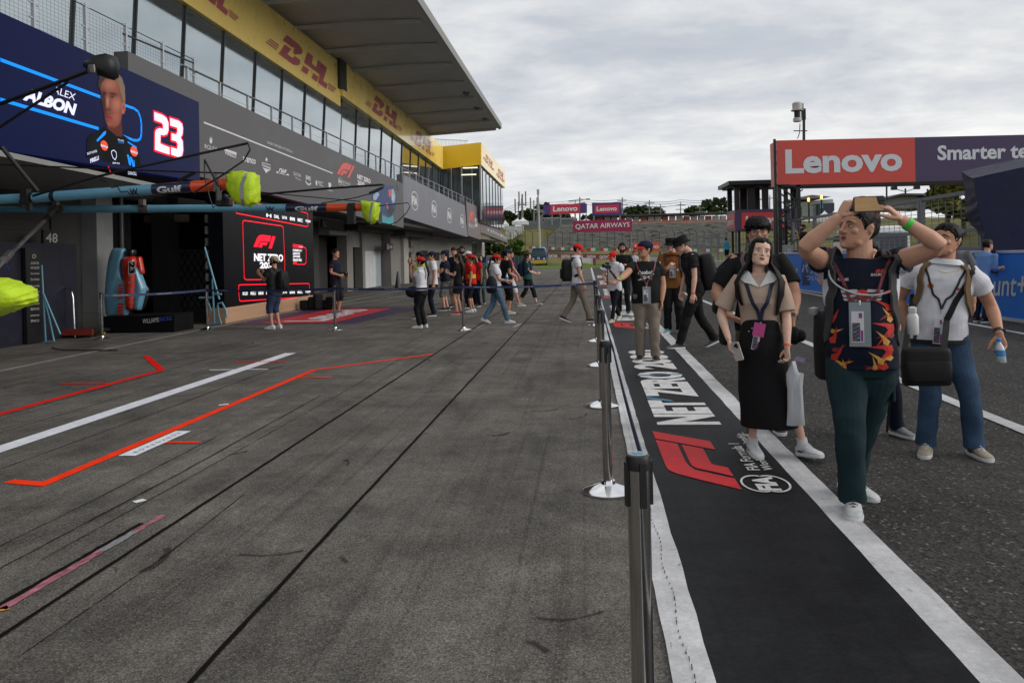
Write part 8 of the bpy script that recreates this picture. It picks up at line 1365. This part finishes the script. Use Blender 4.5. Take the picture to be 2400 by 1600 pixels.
# stout man in a lettered black T-shirt
p = fig((.84, 11.8, 0), 183, 1.72, 'stout man in black lettered shirt and khaki trousers standing on the black strip', BLKC, KHAKI, 1.0, M('shoe_black_orange', (.02, .02, .02), .5, var=.3), skin=('#b5866c', 'sunned'), head=(-58, 4, 0), girth=1.20, belly=.06, cap=(NCAP, 0, None, RCAP), Rr=dict(wrist=PY(1452, 655, 11.35), hint=(0, .3, -1), hand=(-.55, -.1, .35), palm=(.4, -.5, .6), curl=.8), L=dict(wrist=PY(1551, 705, 11.7), hint=(.6, .6, 0)), vox=.007, hs=1.04, br=1.12)
c = p.tp(1.315, 0, .1); WPT = M('print_white_cloth', (.50, .50, .50), .7, var=.08); p.decal('Reebok', c, .235, .060, WPT, bold=.045, shear=.1); p.decal(None, p.tp(1.235, 0, .1), 0, 0, None, polys=[([(-.125, -.035), (-.085, -.035), (-.01, .012), (-.03, .02)], 0), ([(-.07, -.035), (-.035, -.035), (.01, .005), (-.002, .012)], 0), ([(-.10, .04), (-.02, .018), (.02, .018), (-.02, .028)], 0), ([(.12, .042), (.03, .026), (.01, .008), (.09, -.035), (.05, -.005), (.04, .018)], 0)], mats=[WPT], nm='chest_logo')
badge(p, 'clear event pass over the black lettered shirt of the stout man', w=.115, h=.225, lan=LANR, drop=1.12, out=.06); band(p, -1, GRB, r=.032, t=.03)
gm = empty('gimbal_camera', PY(1444, 648, 11.25), 'small black gimbal camera held out by the stout man in black', 'camera'); a, b = PY(1445, 652, 11.2), PY(1429, 632, 11.15); mb = MB(); mb.tube([a, (a+b)/2, b], [.016, .018, .014], 10); mb.obj('grip', PHB, gm, smooth=50); mb = MB(); mb.obox(b+V(-.012, 0, .035), .045, .04, .06); mb.beam(b, b+V(.02, 0, .05), .014); mb.obj('camera_head', PHB, gm, bevel=.005); mb = MB(); mb.lathe(b+V(-.012, -.021, .045), [(.014, 0), (.014, -.006), (.004, -.004)], 12, axis=(0, 1, 0)); mb.obj('lens', M('lens_ring'), gm)
# man in rust hoodie
p = fig((1.64, 15.8, 0), 187, 1.83, 'man in rust brown hoodie and black bucket hat with wide black trousers', BROWN, BLKC, 1.0, M('clog_teal', (.10, .34, .33), .5, var=.08), skin=('#d3a693', 'pale'), hair=None, cap='bucket', head=(-30, -2, 0), sleeve=1.86, ts=1.35, vox=.0075, hem=.84, br=1.12, amp=.010, Rr=dict(wrist=PY(1566, 628, 15.52), hint=(-.5, 0, -1), hand=(.5, -.3, .6), palm=(.5, .7, 0), curl=.7), L=dict(wrist=PY(1620, 668, 15.7), hint=(.6, .6, 0)))
mb = MB(); mb.tube([p.tor(1.455+.02*math.cos(R(t)), t, .03) for t in range(0, 361, 30)], [.035]*13, 10); mb.obj('hood', BROWN, p.e, smooth=70); badge(p, 'event pass held at the chest of the man in the rust hoodie', w=.12, h=.22, lan=LANR, drop=1.27, out=.05); backpack(p, GREYC, 'backpack with grey straps on the man in the rust hoodie', straps=M('cloth_strap_grey'))
p.decal(None, p.tp(1.18, .10, .1), 0, 0, None, polys=[([(-.016, -.016), (.016, -.016), (.016, .016), (-.016, .016)], 0)], mats=[LEATH], nm='patch')
# man in black, bucket hat, striding left
p = fig((1.74, 13.3, 0), 263, 1.86, 'man in black with bucket hat and big backpack striding to the left', BLKC, BLKC, 1.0, M('shoe_checked', (.05, .05, .05), .5, var=.9, vs=70), skin=('#d3a693', 'pale'), hair='short', hm=HAIRL, cap='bucket', stance=1, lean=9, head=(-8, -24, 0), vox=.0075, br=1.10, hs=.98, amp=.008, L=dict(wl=(.10, .25, .85), hint=(.9, 0, 0)), neckfwd=.05)
backpack(p, BAGB, 'large black backpack on the man striding left', w=.36, h=.56, d=.24, z=1.16); band(p, 1, ORB, r=.03, w=.012)
# the two in red caps beside the corner post
p = fig((.60, 18.6, 0), 212, 1.60, 'short person in red cap and white polo walking on the strip with a camera', WHT, cloth('legging_navy', (.008, .010, .018)), 1.0, SHC, cap=(RCAP, 0, FE), stance=1, head=(-18, -14, 0), br=.86, hem=.78, ts=1.3, hair='short', Rr=dict(wl=(.26, -.10, 1.02), hint=(-.6, 0, -1), hand=(.6, -.5, 0)), L=dict(wl=(.22, .16, 1.0), hint=(.6, 0, -1), hand=(-.6, -.5, 0)))
a = PY(1423, 622, 18.2); mb = MB(); mb.obox(a, .09, .10, .15); mb.lathe(a+V(-.03, -.05, .0), [(.04, 0), (.045, .09), (.03, .09)], 12, axis=(-.6, -.7, 0)); mb.beam(a, PY(1424, 668, 18.3), .02); mb.obj('strapped_camera', PHB, at=a, label='black camera strapped to the chest of the short person in a red cap', cat='camera', bevel=.01)
p = fig((-.28, 18.6, 0), 82, 1.80, 'tall man in red cap, white polo and khakis walking right by the corner post', WHT, KHAKI, 1.0, M('shoe_navy', (.012, .014, .03), .5, var=.1), cap=(RCAP, 0, FE), stance=-1, head=(0, -14, 0), Rr=dict(wl=(.14, -.23, .86), hint=(-1, 0, 0))); backpack(p, BAGB, 'black backpack on the tall man in a red cap', w=.30, h=.50, d=.22)
# sound man, far man in white
p = fig((.90, 21.0, 0), 188, 1.83, 'bearded man in black with headphones holding equipment behind the red caps', BLKC, BLKC, skin=('#a87c66', 'deep_tan'), beard=HAIRB, **both(.26, .15, 1.16, hand=(-.3, -.5, .4))); mb = MB(); mb.tube([p.hp(-.04, .40*math.cos(t), .02+.56*math.sin(t)) for t in np.linspace(0, math.pi, 12)], .012, 6)
for q in (1, -1): mb.ell(p.hp(-.04, q*.40, .0), .03, .045, .055)
mb.obj('headphones', PHB, p.e, smooth=60); a = p.tp(1.18, 0, .30); mb = MB(); mb.obox(a, .20, .03, .14); mb.obj('tablet', PHB, at=a, label='black tablet held by the bearded man with headphones', cat='tablet', bevel=.005)
fig((2.5, 44, 0), 190, 1.70, 'far man in white shirt with a lanyard on the pit lane', WHT, NAVY, vox=.012, skin=('#a87c66', 'deep_tan'))
# woman in green, woman in jeans and the pair beyond her
p = fig((-1.93, 25.4, 0), 92, 1.66, 'woman in bottle green top with long brown hair walking right', GREENC, cloth('capri_black', (.010, .010, .012)), .82, SHG, female=True, hair='long', hm=HAIRN, stance=1, girth=1.15, skin=('#d3a693', 'pale'), vox=.011, **both(.30, .08, 1.04, hand=(.8, 0, .3))); backpack(p, NAVB, 'navy backpack on the woman in green', w=.30, h=.46, d=.2)
p = fig((-2.17, 18.6, 0), 78, 1.61, 'woman in red cap, white tee and blue jeans walking right with a bottle', WHT, cloth('denim_light', (.085, .15, .22), vs=5, var=.3), 1.0, LEATH, female=True, hair='tail', cap=(RCAP, 0, FE), stance=-1, head=(0, -4, 0), br=1.05, ts=1.4, hem=.88, Rr=dict(wl=(.30, -.12, 1.08), hint=(-.3, 0, -1), hand=(.9, .1, -.1)), L=dict(wl=(.28, .10, 1.06), hint=(0, 0, -1), hand=(.9, 0, 0)))
bottle(PY(1188, 642, 18.4), 'water bottle with a blue cap held by the woman in jeans', h=.2); a = PY(1152, 668, 18.25); mb = MB(); mb.loft([[a+V(.13*kk*math.cos(t), .09*kk*math.sin(t), z) for t in np.linspace(0, 2*math.pi, 16, endpoint=False)] for z, kk in ((-.19, .5), (-.15, .9), (0, 1.05), (.12, .9), (.19, .5), (.21, .2))]); o = mb.obj('drawstring_bag', BAGB, at=a, smooth=60, label='black drawstring bag at the hip of the woman in jeans', cat='bag'); mb = MB(); mb.tube([a+V(-.03, -.03, .2), p.tor(1.3, 150, .03), p.tor(1.46, 75, .02), p.tor(1.3, 20, .02)], .006, 5); mb.obj('cord', LANB, o)
fig((-2.22, 21.6, 0), 55, 1.74, 'man in black tee and black shorts beyond the woman in jeans', BLKC, BLKC, .66, SHC, cap=(NCAP,), girth=1.05, skin=('#b5866c', 'sunned'), Rr=dict(wl=(.2, -.2, 1.0)))
p = fig((-2.42, 24.6, 0), 82, 1.74, 'person in bright pink top with dark backpack walking right', PINKC, WHT, .6, SHC, hm=HAIRN, stance=1, skin=('#b5866c', 'sunned'), vox=.011, Rr=dict(wl=(.28, -.25, .95))); backpack(p, NAVB, 'dark backpack on the person in the pink top', w=.32, h=.5, d=.2)
# the photographing group
GRP = 'people gathered before the last garages'
def ph(p, f, z, lb): held_phone(p.B+p.f0*f*p.sc+V(0, 0, z*p.sc), tuple(p.l0), (0, 0, 1), lb, PHB)
p = fig((-3.75, 17.67, 0), 282, 1.585, 'woman in red cap, white polo and black trousers photographing to the left', WHT, BLKC, 1.0, LEATH, female=True, hair='tail', cap=(RCAP, 0, FE), br=1.02, girth=1.06, vox=.008, hem=.93, head=(0, 4, 0), **both(.25, .075, 1.46, palm=(.3, .3, 0), curl=.6)); ph(p, .27, 1.57, 'black phone held up by the woman in red cap and black trousers'); a = p.tp(.98, -.05, 0)+V(-.20, -.10, -.08); mb = MB(); mb.ell(a, .17, .10, .13, 0, 16, 10); o = mb.obj('shoulder_bag', BAGB, at=a, label='black shoulder bag on the woman in red cap and black trousers', cat='bag', smooth=70); p.ribbon('strap', [tuple(a+V(0, 0, .1)), tuple(p.tor(1.2, 40, .02)), tuple(p.tor(1.40, -20, .02)), tuple(p.tor(1.47, -70, .02))], .02, LANB, parent=o)
p = fig((-4.35, 20.4, 0), 275, 1.72, 'man with a lime sleeve holding a phone up behind the woman in white polo', cloth('lime', (.28, .42, .05)), BLKC, group=GRP, skin=('#b5866c', 'sunned'), vox=.011, **both(.26, .08, 1.45)); ph(p, .3, 1.55, 'black phone raised by the man in the lime sleeve')
fig((-4.18, 21.2, 0), 250, 1.72, 'man in white tee and navy cap just behind the woman in white polo', WHT, NAVY, group=GRP, cap=(NCAP,), vox=.011, skin=('#b5866c', 'sunned'))
p = fig((-4.22, 23.3, 0), 272, 1.76, 'man in navy shirt, navy cap and grey shorts in the group', NAVY, GRSH, .62, SHB, group=GRP, cap=(NCAP,), girth=1.1, vox=.011, skin=('#c79a84', 'mid2'), **both(.30, .10, 1.22)); ph(p, .36, 1.33, 'black phone held by the man in navy shirt and grey shorts'); badge(p, 'event pass on the man in grey shorts', w=.10, h=.2, lan=LANB, drop=1.12)
fig((-4.18, 24.8, 0), 186, 1.88, 'tall brown haired man in navy standing at the back of the group', NAVY, KHAKI, .62, SHB, group=GRP, hm=HAIRN, head=(0, -18, 0), vox=.011, skin=('#c79a84', 'mid2'))
fig((-4.12, 26.0, 0), 182, 1.92, 'tall bearded man in black at the back of the group', BLKC, BLKC, 1.0, SHB, group=GRP, beard=HAIRB, vox=.011, skin=('#8a6350', 'brown'))
p = fig((-3.55, 21.6, 0), 278, 1.66, 'girl in black tee, black shorts and red shoes holding a phone', BLKC, BLKC, .34, SHR, female=True, group=GRP, hair='long', hm=HAIRN, stance=0, vox=.010, skin=('#c79a84', 'mid2'), **both(.30, .08, 1.20, hand=(-.4, 0, .8))); ph(p, .36, 1.32, 'black phone held by the girl in black shorts and red shoes')
fig((-3.65, 24.2, 0), 262, 1.74, 'woman in white cap and red top at the back of the group', REDC, NAVY, female=True, group=GRP, hair='long', hm=HAIRN, cap=(WHT,), vox=.011)
p = fig((-3.30, 22.4, 0), 268, 1.63, 'woman in red cap and red shirt with yellow band in the group', REDC, BLKC, .58, LEATH, female=True, girth=1.12, group=GRP, hair='tail', cap=(RCAP, 0, FE), vox=.010, skin=('#b5866c', 'sunned'), Rr=dict(wl=(.14, -.14, 1.02), hand=(.3, -.2, -.4))); paint(p, p.shirt, cloth('yellow', (.60, .45, .02)), lambda x, y, z, nl, nf, nz: (z < 1.16) & (z > 1.04) & (np.abs(x) < .2))
fig((-3.50, 24.9, 0), 215, 1.68, 'long haired woman in red shirt and dark trousers at the right of the group', REDC, NAVY, female=True, group=GRP, hair='long', hm=HAIRN, vox=.011, skin=('#b5866c', 'sunned')); fig((-3.58, 26.4, 0), 180, 1.62, 'woman in green tee and patterned trousers at the right end of the group', GREENC, cloth('patterned', (.05, .09, .09), var=.8, vs=30), female=True, group=GRP, hair='tail', vox=.012)
# by the screen wall
p = fig((-7.28, 17.95, 0), 284, 1.67, 'man in backwards beige cap and blue shorts photographing the black screen wall', GREYC, NSH, .64, LEATH, cap=(cloth('cap_beige', (.30, .24, .17)), 180), girth=1.16, belly=.03, vox=.008, head=(0, 2, 0), beard=HAIRN, skin=('#bd8a74', 'pinkish'), br=1.1, ts=1.3, **both(.36, .09, 1.32, hand=(-.4, 0, .8))); ph(p, .44, 1.44, 'black phone held up by the man facing the black screen wall'); backpack(p, BAGB, 'black backpack on the man in blue shorts', w=.30, h=.46, d=.2)
p = fig((-7.33, 22.6, 0), 98, 1.87, 'young man in dark team shirt standing on the purple floor graphic', NAVY, cloth('short_black', (.012, .012, .015)), .66, SHG, head=(-8, 0, 0), vox=.010, skin=('#b5866c', 'sunned'), Rr=dict(wl=(.20, -.16, 1.05), hint=(-.6, 0, -1), hand=(.8, .3, 0)), L=dict(wl=(.24, .12, 1.04), hand=(.7, -.3, 0))); p.decal('RACING', p.tp(1.33, -.16, 0), .10, .03, FR, n=-p.lT); p.decal('BULL', p.tp(1.25, -.16, 0), .09, .03, YEM, n=-p.lT); a = p.tp(1.08, -.05, .27); mb = MB(); mb.obox(a, .16, .12, .12); mb.lathe(a, [(.05, 0), (.055, .14), (.04, .14)], 14, axis=(.9, -.3, 0)); mb.obj('camera', PHB, at=a, label='black camera held at the waist of the young man in team shirt', cat='camera', bevel=.01)
a = G(768, 722); mb = MB()
for i in range(5): mb.obox(V(a[0]-.5+.22*i, 24.6+.1*(i % 2), .16+.05*(i % 3)), .26, .3, .30+.1*(i % 3), rot=np.array(Matrix.Rotation(.3*i, 3, 'Z')))
mb.obj('equipment_bag', BAGB, at=V(a[0], 24.6, 0), label='dark heap of camera bags on the ground behind the young man in team shirt', cat='bag', bevel=.04)
# behind and along the pit wall
mb = MB(); mb.box(8.35, 9.6, 31, 36, 0, .78); mb.obj('wall_platform', GALV, at=(9, 33, 0), label='grey platform behind the blue wall where a man in black stands', cat='platform')
fig((8.75, 33.4, .78), 262, 1.80, 'man in black polo with hand to his chin behind the blue wall', BLKC, BLKC, beard=HAIRB, vox=.012, skin=('#b5866c', 'sunned'), Rr=dict(wl=(.20, -.10, 1.42), hint=(0, 0, -1), hand=(-.3, 0, 1)))
fig((8.0, 17.2, 0), 62, 1.74, 'man in light blue shirt leaning against the blue wall, seen from behind', BLUC, NAVY, lean=24, vox=.010, hm=HAIRN, sleeve=1.2, skin=('#c79a84', 'mid2'), **both(.42, .16, 1.12, hand=(.9, .4, 0)))
fig((4.36, 10.1, 0), 205, 1.80, 'dark haired man glimpsed between the raised arm and the man in white polo', cloth('grey_tee', (.10, .10, .11)), NAVY, vox=.010, hm=HAIRN, skin=('#b5866c', 'sunned'))
fig((8.1, 47.5, 1.0), 330, 1.35, 'child in cyan shirt perched on the white pit wall', CYAN, NAVY, .6, vox=.012, lean=12, **both(.35, .12, 1.15))
